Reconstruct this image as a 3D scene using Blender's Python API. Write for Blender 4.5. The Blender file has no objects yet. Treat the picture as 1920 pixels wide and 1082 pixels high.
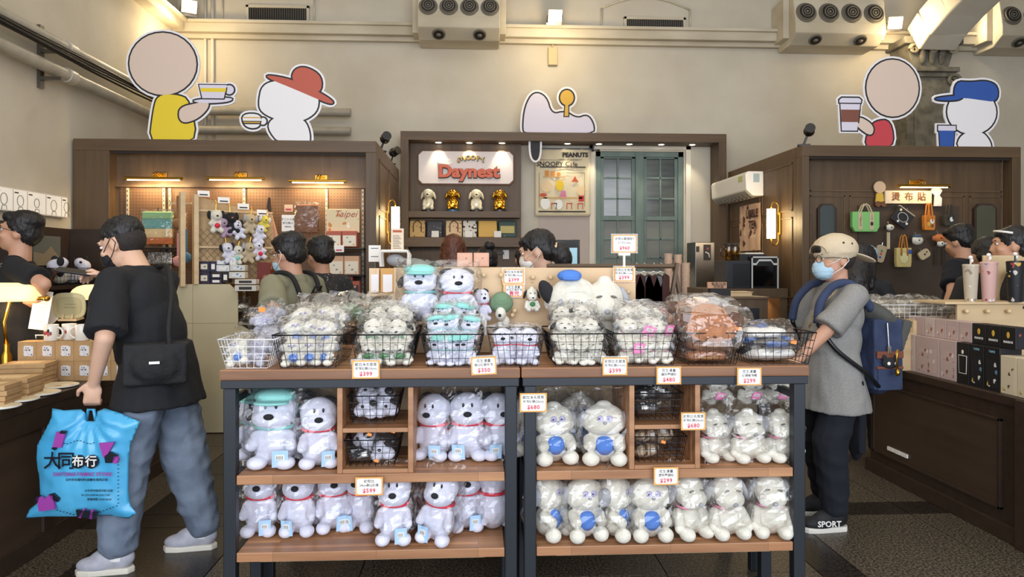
import bpy, bmesh, math, random
from mathutils import Vector, Matrix, noise, Euler
R = random.Random(7)
C = bpy.context.scene.collection
scene = bpy.context.scene
PI = math.pi
# ------------------------------------------------------------------ camera
YAW = math.radians(3.0); EYE = 1.5; F = 1350.0; HZ = 498.0
cd = bpy.data.cameras.new('camera'); cam = bpy.data.objects.new('camera', cd); C.objects.link(cam)
cam.location = (0, 0, EYE); cam.rotation_euler = (PI/2, 0, -YAW)
cd.sensor_width = 36; cd.lens = F/1920*36; cd.shift_y = -(541-HZ)/1920; cd.clip_start = .05
scene.camera = cam
# ------------------------------------------------------------------ world, exposure
w = bpy.data.worlds.new('daylight'); scene.world = w; w.use_nodes = True
bg = w.node_tree.nodes['Background']; bg.inputs[0].default_value = (.80, .87, 1.0, 1); bg.inputs[1].default_value = .45
vs = scene.view_settings; vs.view_transform = 'Standard'; vs.look = 'None'; vs.gamma = 1; vs.use_curve_mapping = False; vs.exposure = 0.12
scene.cycles.transparent_max_bounces = 24; scene.cycles.max_bounces = 6
scene.cycles.use_denoising = True
def light(kind, name, loc, energy, color, rot=(0,0,0), **kw):
    l = bpy.data.lights.new(name, kind); l.energy = energy; l.color = color
    for k, v in kw.items(): setattr(l, k, v)
    o = bpy.data.objects.new(name, l); C.objects.link(o); o.location = loc; o.rotation_euler = rot
    return o
DAY = (.86, .91, 1.0); WARM = (1.0, .72, .42)
# daylight through the open shop front behind the camera
light('AREA', 'daylight_entrance', (0.5, -2.5, 2.35), 560, DAY, (math.radians(88), 0, 0), shape='RECTANGLE', size=9.0, size_y=4.0)
# unseen broad area light below the ceiling, pointing down
light('AREA', 'hall_overhead_fill', (1.0, 3.2, 6.2), 170, (1, .95, .86), (0, 0, 0), shape='RECTANGLE', size=8.0, size_y=6.0)

# ------------------------------------------------------------------ pixel to place helpers
cy_, sy_ = math.cos(YAW), math.sin(YAW)
def ray(px, py):
    u = (px-960)/F
    return u*cy_+sy_, -u*sy_+cy_, -(py-HZ)/F
def at(px, py, s):
    d = ray(px, py); return Vector((s*d[0], s*d[1], EYE+s*d[2]))
def onY(px, py, Y): d = ray(px, py); return at(px, py, Y/d[1])
def onX(px, py, X): d = ray(px, py); return at(px, py, X/d[0])
def onZ(px, py, Z): d = ray(px, py); return at(px, py, (Z-EYE)/d[2])
# ------------------------------------------------------------------ materials
def srgb(h):
    h = h.lstrip('#'); v = [int(h[i:i+2], 16)/255 for i in (0, 2, 4)]
    return tuple(((c/12.92) if c <= .04045 else ((c+.055)/1.055)**2.4) for c in v)
_m = {}
def mat(name, col, rough=.6, metal=0, col2=None, nscale=8, stretch=(1, 1, 1), bump=0, bscale=None, emit=0, spec=.5, sheen=0, coords='Object', detail=4, contrast=(.35, .65)):
    if name in _m: return _m[name]
    m = bpy.data.materials.new(name); m.use_nodes = True; nt = m.node_tree; N = nt.nodes; L = nt.links
    b = N['Principled BSDF']; c = (*srgb(col), 1) if isinstance(col, str) else (*col, 1)
    b.inputs['Base Color'].default_value = c; b.inputs['Roughness'].default_value = rough; b.inputs['Metallic'].default_value = metal
    b.inputs['Specular IOR Level'].default_value = spec
    if sheen: b.inputs['Sheen Weight'].default_value = sheen
    if emit:
        b.inputs['Emission Color'].default_value = c; b.inputs['Emission Strength'].default_value = emit
    if col2 or bump:
        tc = N.new('ShaderNodeTexCoord'); mp = N.new('ShaderNodeMapping'); mp.inputs['Scale'].default_value = stretch
        L.new(tc.outputs[coords], mp.inputs[0])
        if col2:
            nz = N.new('ShaderNodeTexNoise'); nz.inputs['Scale'].default_value = nscale; nz.inputs['Detail'].default_value = detail
            L.new(mp.outputs[0], nz.inputs['Vector'])
            r = N.new('ShaderNodeValToRGB'); r.color_ramp.elements[0].position = contrast[0]; r.color_ramp.elements[1].position = contrast[1]
            r.color_ramp.elements[0].color = c; r.color_ramp.elements[1].color = (*srgb(col2), 1)
            L.new(nz.outputs[0], r.inputs[0]); L.new(r.outputs[0], b.inputs['Base Color'])
        if bump:
            n2 = N.new('ShaderNodeTexNoise'); n2.inputs['Scale'].default_value = bscale or nscale; n2.inputs['Detail'].default_value = 5
            L.new(mp.outputs[0], n2.inputs['Vector'])
            bp = N.new('ShaderNodeBump'); bp.inputs['Strength'].default_value = bump; bp.inputs['Distance'].default_value = .01
            L.new(n2.outputs[0], bp.inputs['Height']); L.new(bp.outputs[0], b.inputs['Normal'])
    _m[name] = m; return m
def wood(name, c1, c2, axis=0, scale=6, rough=.45, bump=.08, planks=0, pal=None):
    """grain stretched along an axis; optional staves of a laminated board"""
    if name in _m: return _m[name]
    st = [14, 14, 14]; st[axis] = 1.0
    m = mat(name, c1, rough, 0, c2, scale/6, tuple(st), bump, 2.2, detail=6, contrast=(.3, .7))
    if planks:
        nt = m.node_tree; N = nt.nodes; L = nt.links; b = N['Principled BSDF']
        src = b.inputs['Base Color'].links[0].from_socket
        tc = N.new('ShaderNodeTexCoord'); mp = N.new('ShaderNodeMapping'); L.new(tc.outputs['Object'], mp.inputs[0])
        br = N.new('ShaderNodeTexBrick'); br.inputs['Scale'].default_value = 1; br.inputs['Brick Width'].default_value = .42; br.inputs['Row Height'].default_value = planks
        br.inputs['Mortar Size'].default_value = .0008; br.inputs['Color1'].default_value = (.62, .60, .58, 1); br.inputs['Color2'].default_value = (1.25, 1.2, 1.15, 1); br.inputs['Mortar'].default_value = (.4, .35, .3, 1)
        if axis == 2: mp.inputs['Rotation'].default_value = (0, PI/2, 0)
        elif planks < 0: pass
        L.new(mp.outputs[0], br.inputs['Vector'])
        mx = N.new('ShaderNodeMix'); mx.data_type = 'RGBA'; mx.blend_type = 'MULTIPLY'; mx.inputs[0].default_value = 1
        L.new(src, mx.inputs[6]); L.new(br.outputs[0], mx.inputs[7]); L.new(mx.outputs[2], b.inputs['Base Color'])
    return m
def pegboard_mat():
    m = mat('pegboard', '#543a24', .6, 0, '#63472d', 3)
    nt = m.node_tree; N = nt.nodes; L = nt.links; b = N['Principled BSDF']
    src = b.inputs['Base Color'].links[0].from_socket
    tc = N.new('ShaderNodeTexCoord'); sp = N.new('ShaderNodeSeparateXYZ'); L.new(tc.outputs['Object'], sp.inputs[0])
    def cell(sock):
        a = N.new('ShaderNodeMath'); a.operation = 'MULTIPLY'; a.inputs[1].default_value = 1/.03; L.new(sock, a.inputs[0])
        f = N.new('ShaderNodeMath'); f.operation = 'FRACT'; L.new(a.outputs[0], f.inputs[0])
        s = N.new('ShaderNodeMath'); s.operation = 'SUBTRACT'; s.inputs[1].default_value = .5; L.new(f.outputs[0], s.inputs[0])
        p = N.new('ShaderNodeMath'); p.operation = 'MULTIPLY'; L.new(s.outputs[0], p.inputs[0]); L.new(s.outputs[0], p.inputs[1]); return p
    a, c = cell(sp.outputs[0]), cell(sp.outputs[2])
    s = N.new('ShaderNodeMath'); s.operation = 'ADD'; L.new(a.outputs[0], s.inputs[0]); L.new(c.outputs[0], s.inputs[1])
    lt = N.new('ShaderNodeMath'); lt.operation = 'LESS_THAN'; lt.inputs[1].default_value = .035; L.new(s.outputs[0], lt.inputs[0])
    mx = N.new('ShaderNodeMix'); mx.data_type = 'RGBA'; mx.inputs[7].default_value = (.03, .02, .012, 1)
    L.new(lt.outputs[0], mx.inputs[0]); L.new(src, mx.inputs[6]); L.new(mx.outputs[2], b.inputs['Base Color'])
    return m
def glassy(name, tint=(1, 1, 1), gloss=.10, rough=.08, edge=.5, bump=.0, bscale=60, haze=.0):
    if name in _m: return _m[name]
    m = bpy.data.materials.new(name); m.use_nodes = True; nt = m.node_tree; N = nt.nodes; L = nt.links
    N.remove(N['Principled BSDF']); out = N['Material Output']
    t = N.new('ShaderNodeBsdfTransparent'); t.inputs[0].default_value = (*tint, 1)
    g = N.new('ShaderNodeBsdfAnisotropic'); g.inputs['Roughness'].default_value = rough
    lw = N.new('ShaderNodeLayerWeight'); lw.inputs[0].default_value = .35
    mr = N.new('ShaderNodeMapRange'); mr.inputs[3].default_value = gloss; mr.inputs[4].default_value = edge; L.new(lw.outputs['Facing'], mr.inputs[0])
    mix = N.new('ShaderNodeMixShader'); L.new(mr.outputs[0], mix.inputs[0]); L.new(t.outputs[0], mix.inputs[1]); L.new(g.outputs[0], mix.inputs[2])
    if bump:
        tc = N.new('ShaderNodeTexCoord'); nz = N.new('ShaderNodeTexNoise'); nz.inputs['Scale'].default_value = bscale; nz.inputs['Detail'].default_value = 2
        L.new(tc.outputs['Object'], nz.inputs['Vector'])
        bp = N.new('ShaderNodeBump'); bp.inputs['Strength'].default_value = bump; bp.inputs['Distance'].default_value = .02
        L.new(nz.outputs[0], bp.inputs['Height']); L.new(bp.outputs[0], g.inputs['Normal']); L.new(bp.outputs[0], lw.inputs['Normal'])
    last = mix
    if haze:
        df = N.new('ShaderNodeBsdfDiffuse'); df.inputs[0].default_value = (.9, .9, .92, 1)
        m2 = N.new('ShaderNodeMixShader'); m2.inputs[0].default_value = haze; L.new(mix.outputs[0], m2.inputs[1]); L.new(df.outputs[0], m2.inputs[2]); last = m2
    L.new(last.outputs[0], out.inputs[0]); _m[name] = m; return m
def art(name, base, cols, scale=20, thr=.5, coords='Object', kind='voronoi', rough=.6):
    """generic printed pattern: scattered patches of a few colours on a ground colour"""
    if name in _m: return _m[name]
    m = mat(name, base, rough); nt = m.node_tree; N = nt.nodes; L = nt.links; b = N['Principled BSDF']
    tc = N.new('ShaderNodeTexCoord'); v = N.new('ShaderNodeTexVoronoi'); v.inputs['Scale'].default_value = scale; L.new(tc.outputs[coords], v.inputs['Vector'])
    r = N.new('ShaderNodeValToRGB'); r.color_ramp.interpolation = 'CONSTANT'; e = r.color_ramp.elements
    sp = N.new('ShaderNodeSeparateColor'); L.new(v.outputs['Color'], sp.inputs[0]); L.new(sp.outputs[0], r.inputs[0])
    e[0].position = 0; e[0].color = (*srgb(cols[0]), 1); e[1].position = 1/len(cols); e[1].color = (*srgb(cols[1 % len(cols)]), 1)
    for i in range(2, len(cols)): q = e.new(i/len(cols)); q.color = (*srgb(cols[i]), 1)
    nz = N.new('ShaderNodeTexNoise'); nz.inputs['Scale'].default_value = scale*1.3; L.new(tc.outputs[coords], nz.inputs['Vector'])
    a = N.new('ShaderNodeMath'); a.operation = 'ADD'; L.new(v.outputs['Distance'], a.inputs[0]); L.new(nz.outputs[0], a.inputs[1])
    lt = N.new('ShaderNodeMath'); lt.operation = 'LESS_THAN'; lt.inputs[1].default_value = thr+.35; L.new(a.outputs[0], lt.inputs[0])
    mx = N.new('ShaderNodeMix'); mx.data_type = 'RGBA'; mx.inputs[6].default_value = (*srgb(base), 1); L.new(lt.outputs[0], mx.inputs[0]); L.new(r.outputs[0], mx.inputs[7])
    L.new(mx.outputs[2], b.inputs['Base Color']); return m
# ------------------------------------------------------------------ mesh builder
class M:
    def __init__(s): s.v = []; s.f = []; s.mi = []; s.cur = 0
    def add(s, vs, fs):
        o = len(s.v); s.v += [tuple(x) for x in vs]
        for f in fs: s.f.append(tuple(o+i for i in f)); s.mi.append(s.cur)
        return s
    def m(s, i): s.cur = i; return s
    def box(s, x0, x1, y0, y1, z0, z1):
        x0, x1 = min(x0, x1), max(x0, x1); y0, y1 = min(y0, y1), max(y0, y1); z0, z1 = min(z0, z1), max(z0, z1)
        return s.add([(x0,y0,z0),(x1,y0,z0),(x1,y1,z0),(x0,y1,z0),(x0,y0,z1),(x1,y0,z1),(x1,y1,z1),(x0,y1,z1)],
                     [(0,3,2,1),(4,5,6,7),(0,1,5,4),(1,2,6,5),(2,3,7,6),(3,0,4,7)])
    def cb(s, c, d, rot=None):   # centred box, optional Matrix rotation
        h = [Vector((sx*d[0]/2, sy*d[1]/2, sz*d[2]/2)) for sz in (-1, 1) for sx, sy in ((-1,-1),(1,-1),(1,1),(-1,1))]
        if rot is not None: h = [rot @ p for p in h]
        return s.add([Vector(c)+p for p in h], [(0,3,2,1),(4,5,6,7),(0,1,5,4),(1,2,6,5),(2,3,7,6),(3,0,4,7)])
    def bar(s, a, b, w, d=None):  # square bar between two points
        a, b = Vector(a), Vector(b); d = d or w; t = (b-a); L_ = t.length; q = t.to_track_quat('Z', 'Y').to_matrix()
        return s.cb((a+b)/2, (w, d, L_), q)
    def cyl(s, a, b, r, r2=None, n=12, caps=True):
        a, b = Vector(a), Vector(b); r2 = r if r2 is None else r2; q = (b-a).to_track_quat('Z', 'Y').to_matrix()
        vs = []; 
        for p, rr in ((a, r), (b, r2)):
            for i in range(n): vs.append(p+q@Vector((rr*math.cos(2*PI*i/n), rr*math.sin(2*PI*i/n), 0)))
        fs = [(i, (i+1) % n, n+(i+1) % n, n+i) for i in range(n)]
        if caps: fs += [tuple(range(n-1, -1, -1)), tuple(range(n, 2*n))]
        return s.add(vs, fs)
    def tube(s, pts, r, n=8, closed=False):
        pts = [Vector(p) for p in pts]; k = len(pts); rs = r if isinstance(r, (list, tuple)) else [r]*k; vs = []; up = None
        for i, p in enumerate(pts):
            t = (pts[(i+1) % k]-pts[i-1]) if closed else (pts[min(i+1, k-1)]-pts[max(i-1, 0)])
            t.normalize()
            if up is None: up = t.orthogonal()
            up = (up-t*up.dot(t)).normalized(); sd = t.cross(up)
            for j in range(n): a = 2*PI*j/n; vs.append(p+up*rs[i]*math.cos(a)+sd*rs[i]*math.sin(a))
        fs = []
        for i in range(k if closed else k-1):
            i2 = (i+1) % k
            for j in range(n): fs.append((i*n+j, i*n+(j+1) % n, i2*n+(j+1) % n, i2*n+j))
        if not closed: fs += [tuple(range(n-1, -1, -1)), tuple((k-1)*n+j for j in range(n))]
        return s.add(vs, fs)
    def lathe(s, prof, n=24, c=(0, 0, 0), sx=1, sy=1):  # prof: (r, z)
        vs = []; fs = []
        for r, z in prof:
            for j in range(n): a = 2*PI*j/n; vs.append((c[0]+sx*r*math.cos(a), c[1]+sy*r*math.sin(a), c[2]+z))
        for i in range(len(prof)-1):
            for j in range(n): fs.append((i*n+j, i*n+(j+1) % n, (i+1)*n+(j+1) % n, (i+1)*n+j))
        fs += [tuple(range(n-1, -1, -1)), tuple((len(prof)-1)*n+j for j in range(n))]
        return s.add(vs, fs)
    def ell(s, c, r, rot=None, n=14, k=10):
        if not isinstance(r, (tuple, list)): r = (r, r, r)
        c = Vector(c); vs = []; fs = []
        q = Euler(rot).to_matrix() if rot is not None and not isinstance(rot, Matrix) else rot
        P = lambda p: (c+(q@Vector(p) if q is not None else Vector(p)))
        vs.append(P((0, 0, -r[2])))
        for i in range(1, k):
            t = PI*i/k-PI/2
            for j in range(n): a = 2*PI*j/n; vs.append(P((r[0]*math.cos(t)*math.cos(a), r[1]*math.cos(t)*math.sin(a), r[2]*math.sin(t))))
        vs.append(P((0, 0, r[2]))); top = len(vs)-1
        for j in range(n): fs.append((0, 1+(j+1) % n, 1+j)); fs.append((top, top-n+j, top-n+(j+1) % n))
        for i in range(k-2):
            for j in range(n): a = 1+i*n; fs.append((a+j, a+(j+1) % n, a+n+(j+1) % n, a+n+j))
        return s.add(vs, fs)
    def cap(s, a, ra, b, rb, n=12):  # tapered capsule (closed pieces, for the remesher)
        s.ell(a, ra, n=n, k=8); s.ell(b, rb, n=n, k=8)
        return s.cyl(a, b, ra, rb, n=n)
    def prism(s, poly, y0, y1, plane='XZ', org=(0, 0, 0)):
        n = len(poly); vs = []
        for y in (y0, y1):
            for p in poly:
                if plane == 'XZ': vs.append((org[0]+p[0], org[1]+y, org[2]+p[1]))
                elif plane == 'XY': vs.append((org[0]+p[0], org[1]+p[1], org[2]+y))
                else: vs.append((org[0]+y, org[1]+p[0], org[2]+p[1]))
        fs = [(i, (i+1) % n, n+(i+1) % n, n+i) for i in range(n)]+[tuple(range(n-1, -1, -1)), tuple(range(n, 2*n))]
        return s.add(vs, fs)
    def mesh(s, name):
        me = bpy.data.meshes.new(name); me.from_pydata(s.v, [], s.f); me.update(); return me
    def build(s, name, mats, parent=None, loc=(0, 0, 0), rot=(0, 0, 0), smooth=False, bevel=0, sub=0, fixn=True, kind=None, label=None, angle=None):
        me = s.mesh(name)
        if not isinstance(mats, (list, tuple)): mats = [mats]
        for x in mats: me.materials.append(x)
        if len(mats) > 1: me.polygons.foreach_set('material_index', s.mi)
        if fixn:
            bm = bmesh.new(); bm.from_mesh(me); bmesh.ops.recalc_face_normals(bm, faces=bm.faces); bm.to_mesh(me); bm.free()
        if smooth:
            me.polygons.foreach_set('use_smooth', [True]*len(me.polygons))
            if angle:
                try: me.set_sharp_from_angle(angle=math.radians(angle))
                except Exception: pass
        o = bpy.data.objects.new(name, me); C.objects.link(o); o.location = loc; o.rotation_euler = rot
        if parent: o.parent = parent
        if bevel:
            b = o.modifiers.new('bevel', 'BEVEL'); b.width = bevel; b.segments = 2; b.limit_method = 'ANGLE'
        if sub:
            b = o.modifiers.new('sub', 'SUBSURF'); b.levels = sub; b.render_levels = sub
        if kind: o['kind'] = kind
        if label: o['label'] = label
        return o
def curvy(pts, n=5):   # smooth curve through points
    P = [Vector(p) for p in pts]; o = []
    for i in range(len(P)-1):
        a, b, c, d = P[max(i-1, 0)], P[i], P[i+1], P[min(i+2, len(P)-1)]
        for k in range(n):
            t = k/n; o.append(.5*((2*b)+(c-a)*t+(2*a-5*b+4*c-d)*t*t+(3*b-a-3*c+d)*t**3))
    return o+[P[-1]]
def rr(x, z, r, n=4):   # rounded rectangle outline centred on 0
    pts = []
    for cx, cz, a0 in ((x/2-r, z/2-r, 0), (-x/2+r, z/2-r, 90), (-x/2+r, -z/2+r, 180), (x/2-r, -z/2+r, 270)):
        for i in range(n+1): a = math.radians(a0+90*i/n); pts.append((cx+r*math.cos(a), cz+r*math.sin(a)))
    return pts
def thing(name, label, cat, loc=(0, 0, 0), rot=0, group=None):
    o = bpy.data.objects.new(name, None); C.objects.link(o); o.empty_display_size = .05
    o.location = loc; o.rotation_euler = rot if isinstance(rot, (tuple, list)) else (0, 0, rot)
    o['label'] = label; o['category'] = cat
    if group: o['group'] = group
    return o
def tag(o, label, cat, group=None):
    o['label'] = label; o['category'] = cat
    if group: o['group'] = group
    return o
def struct(o): o['kind'] = 'structure'; return o
def dup(root, loc, rot=0, label=None, group=None, scale=None):
    def cp(o, par):
        c = o.copy(); C.objects.link(c)
        if par: c.parent = par
        for ch in o.children: cp(ch, c)
        return c
    r = cp(root, None); r.location = loc; r.rotation_euler = rot if isinstance(rot, (tuple, list)) else (0, 0, rot)
    if scale: r.scale = (scale,)*3 if not isinstance(scale, (tuple, list)) else scale
    if label: r['label'] = label
    if group: r['group'] = group
    return r
def drop(root):   # remove a prototype that is not itself placed
    for ch in list(root.children): drop(ch)
    bpy.data.objects.remove(root)
def blobmesh(b, vox, smooth=4, wr=None, name='b'):
    """one continuous surface out of overlapping closed shapes"""
    me = b.mesh(name); bm = bmesh.new(); bm.from_mesh(me); bmesh.ops.recalc_face_normals(bm, faces=bm.faces); bm.to_mesh(me); bm.free()
    o = bpy.data.objects.new(name, me); C.objects.link(o)
    r = o.modifiers.new('r', 'REMESH'); r.mode = 'VOXEL'; r.voxel_size = vox; r.use_smooth_shade = True
    if smooth: sm = o.modifiers.new('s', 'SMOOTH'); sm.factor = .5; sm.iterations = smooth
    dg = bpy.context.evaluated_depsgraph_get(); out = bpy.data.meshes.new_from_object(o.evaluated_get(dg))
    bpy.data.objects.remove(o); bpy.data.meshes.remove(me); out.name = name
    if wr:
        amp, sc = wr; nr = [v.normal.copy() for v in out.vertices]
        for v, n in zip(out.vertices, nr):
            p = Vector((v.co.x*sc[0], v.co.y*sc[1], v.co.z*sc[2]))
            t = noise.noise(p); t2 = noise.noise(p*2.3+Vector((5, 3, 1)))
            v.co += n*amp*((1-abs(t)*2.2)*.7+t2*.5)
        out.update()
    return out
def blob(b, vox, name, m, parent=None, smooth=4, wr=None, loc=(0, 0, 0), rot=(0, 0, 0), label=None):
    me = blobmesh(b, vox, smooth, wr, name); me.materials.append(m)
    me.polygons.foreach_set('use_smooth', [True]*len(me.polygons))
    o = bpy.data.objects.new(name, me); C.objects.link(o); o.location = loc; o.rotation_euler = rot
    if parent: o.parent = parent
    if label: o['label'] = label
    return o
_tx = {}
def text(s, size, m, parent, loc, rot=(PI/2, 0, 0), align='CENTER', ext=.0006, bold=0, name='lettering', sx=1, space=1, res=2, shear=0):
    key = (s, size, align, ext, bold, m.name, space, res, shear)
    if key not in _tx:
        cu = bpy.data.curves.new('t', 'FONT'); cu.body = s; cu.size = size; cu.align_x = align; cu.align_y = 'CENTER'; cu.extrude = ext; cu.offset = bold
        cu.resolution_u = res; cu.space_character = space; cu.space_line = .85; cu.shear = shear
        o = bpy.data.objects.new('t', cu); C.objects.link(o); dg = bpy.context.evaluated_depsgraph_get()
        me = bpy.data.meshes.new_from_object(o.evaluated_get(dg)); bpy.data.objects.remove(o); me.name = name
        me.materials.clear(); me.materials.append(m); _tx[key] = me
    o = bpy.data.objects.new(name, _tx[key]); C.objects.link(o); o.location = loc; o.rotation_euler = rot; o.scale = (sx, 1, 1)
    if parent: o.parent = parent
    return o
# ================================================================== materials in use
plaster = mat('plaster', '#c9c2b2', .85, 0, '#bfb7a6', 1.6, bump=.15, bscale=30)
plaster2 = mat('painted_wall', '#d9d3c6', .8, 0, '#cfc8b8', 2, bump=.1, bscale=30)
beamm = mat('beam_paint', '#cfc6b1', .8, 0, '#b7ad97', 3, (.4, 1, 1), .1, 20)
cabw = wood('cabinet_wood', '#4c3a27', '#5f4a32', 2, 7, .5, .06)
cabh = wood('cabinet_wood_rail', '#513e2a', '#644e36', 0, 7, .5, .06)
cabd = wood('counter_wood', '#2f221a', '#3a2b21', 0, 7, .45, .05)
cabp = wood('counter_panel', '#3a2c21', '#463629', 1, 5, .5, .05)
peg = pegboard_mat()
brass = mat('brass', '#b98f3a', .28, 1); gold = mat('gold', '#e0ad3e', .12, 1); chrome = mat('chrome', '#c8c8c8', .2, 1)
steel = mat('steel', '#8d8a86', .32, 1, '#7a7672', 4)
black = mat('black_metal', '#17181b', .5); blackp = mat('black_plastic', '#101114', .35)
white = mat('white_paint', '#e6e3dc', .5); whitep = mat('white_plastic', '#e9e6df', .35)
tealw = mat('teal_wood', '#6b7d77', .6, 0, '#5d6f6b', 9, (1, 1, .3), .1, 20)
lampw = mat('lamp_glow', '#ffdda0', .5, emit=9); flood = mat('flood_glow', '#fff0cf', .5, emit=16)
# ================================================================== floor
granl = mat('granite_light', '#2f2a23', .42, 0, '#6d6252', 85, detail=3, contrast=(.44, .60))
grand = mat('granite_dark', '#151210', .35, 0, '#3b332b', 70, detail=4, contrast=(.46, .62))
for m_ in (granl, grand):   # speckle follows the place, not the scaled tile
    nt = m_.node_tree; geo = nt.nodes.new('ShaderNodeNewGeometry'); mp = [n for n in nt.nodes if n.type == 'MAPPING'][0]; nt.links.new(geo.outputs['Position'], mp.inputs[0])
fl = struct(M().box(-4.1, 8.8, -2.6, 9.6, -.12, -.012).build('floor', mat('floor_grout', '#2b2622', .8)))
tl_ = M().box(0, 1, 0, 1, -.012, 0).build('tile', granl); td_ = M().box(0, 1, 0, 1, -.012, 0).build('tile', grand)
def cuts(a, b, bands, step):
    out = []; x = a
    for (p, q) in bands+[(b, b)]:
        n = max(1, round((p-x)/step))
        if p-x > .02:
            for i in range(n): out.append((x+(p-x)*i/n, x+(p-x)*(i+1)/n, 0))
        if q > p: out.append((p, q, 1))
        x = q
    return out
g = .003
for x0, x1, dx_ in cuts(-3.8, 5.6, [(-2.0, -1.30), (1.68, 1.89)], .78):
    for y0, y1, dy_ in cuts(1.9, 9.4, [(4.22, 4.44)], .78):
        src = td_ if (dx_ or dy_) else tl_
        if x0 < -1.3 and y0 < 4.3 and x0 > -2.4: src = td_
        o = src.copy(); C.objects.link(o); o.parent = fl; o.location = (x0+g, y0+g, 0); o.scale = (x1-x0-2*g, y1-y0-2*g, 1)
bpy.data.objects.remove(tl_); bpy.data.objects.remove(td_)
# ================================================================== walls
WL = -3.8; WB = 9.45
struct(M().box(WL-.2, WL, -2.6, WB+.2, 0, 6.6).build('wall_left', plaster))
# back wall with the window opening
wx0, wx1 = onY(1117, 300, WB)[0], onY(1282, 300, WB)[0]; wz1 = onY(1200, 284, WB)[2]; wz0 = .9
bw = M().box(WL, wx0, WB, WB+.25, 0, 6.6).box(wx1, 8.7, WB, WB+.25, 0, 6.6).box(wx0, wx1, WB, WB+.25, wz1, 6.6).box(wx0, wx1, WB, WB+.25, 0, wz0)
struct(bw.build('wall_back', plaster))
struct(M().box(8.6, 8.8, -2.6, WB+.2, 0, 6.6).build('wall_right', plaster))
struct(M().box(-4, 8.8, -2.6, WB+.25, 6.6, 6.75).build('ceiling', plaster2))
# lintel above the open shop front, behind the camera
struct(M().box(-4, 8.8, -2.75, -2.6, 5.0, 6.6).build('wall_front', plaster))
# picture-rail beam
zt = 4.60; zb = 4.46
struct(M().box(WL, 8.6, WB-.16, WB, zb, zt).box(WL, 8.6, WB-.2, WB, zt-.03, zt+.01).box(WL, 8.6, WB-.08, WB, zb-.06, zb).build('trim_1', beamm, bevel=.006))
struct(M().box(WL, WL+.16, -2, WB-.2, zb, zt).box(WL, WL+.2, -2, WB-.2, zt-.03, zt+.01).build('trim_2', beamm, bevel=.006))
# ------------------------------------------------------------------ window_1 (teal casements)
win = thing('window_1', 'tall teal framed window with small panes beside the hanging banner', 'window', (0, 0, 0)); del win['category']; win['kind'] = 'structure'
wf = M(); Yw = WB+.02
fr = .07; W_ = wx1-wx0
wf.box(wx0, wx0+fr, Yw, Yw+.1, wz0, wz1).box(wx1-fr, wx1, Yw, Yw+.1, wz0, wz1).box(wx0, wx1, Yw, Yw+.1, wz1-fr, wz1).box((wx0+wx1)/2-.055, (wx0+wx1)/2+.055, Yw-.01, Yw+.1, wz0, wz1)
wf.build('window_frame', tealw, win, bevel=.004)
pane = mat('window_glass', '#3e433f', .12, 0, '#565b55', 2, (1, 1, 6), spec=.8)
pane2 = mat('window_glass_frosted', '#6b6f6a', .5, 0, '#747872', 2)
rows = [297, 333, 372, 405, 413, 448, 483, 520, 560]
zr = [onY(1200, r, WB)[2] for r in rows]
for sgn, a0, a1 in ((0, wx0+fr, (wx0+wx1)/2-.055), (1, (wx0+wx1)/2+.055, wx1-fr)):
    sh = M(); st = .045
    sh.box(a0, a0+st, Yw+.02, Yw+.07, wz0, wz1-fr).box(a1-st, a1, Yw+.02, Yw+.07, wz0, wz1-fr).box((a0+a1)/2-.011, (a0+a1)/2+.011, Yw+.025, Yw+.06, wz0, wz1-fr)
    sh.box(a0, a1, Yw+.02, Yw+.07, zr[0], wz1-fr)
    for i, z in enumerate(zr[1:]):
        if i+1 in (3, 4): continue
        sh.box(a0, a1, Yw+.025, Yw+.06, z-.011, z+.011)
    sh.box(a0, a1, Yw+.015, Yw+.07, zr[4], zr[3])
    so = sh.build('sash', tealw, win, bevel=.002)
    segs = [(0, 1), (1, 2), (2, 3), (4, 5), (5, 6), (6, 7), (7, 8)]
    for i, j in segs:
        for b0, b1 in ((a0+st, (a0+a1)/2-.011), ((a0+a1)/2+.011, a1-st)):
            M().box(b0, b1, Yw+.04, Yw+.046, zr[j]+.005, zr[i]-.005).build('pane', pane if j < 4 else pane2, so)
struct(M().box(wx0-.5, wx1+.5, WB+.35, WB+.4, 0, 6).build('window_backing', mat('dim_room', '#2c2f2c', .9)))  # dark sheet behind the panes; its colour stands in for the room's dimness
struct(M().box(wx0-.09, wx0-.02, WB-.03, WB, .9, wz1+.08).box(wx1+.02, wx1+.09, WB-.03, WB, .9, wz1+.08).box(wx0-.09, wx1+.09, WB-.03, WB, wz1+.02, wz1+.1).box(WL, 3.2, WB-.05, WB, .95, 1.42).build('trim_4', plaster2, bevel=.005))
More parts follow.
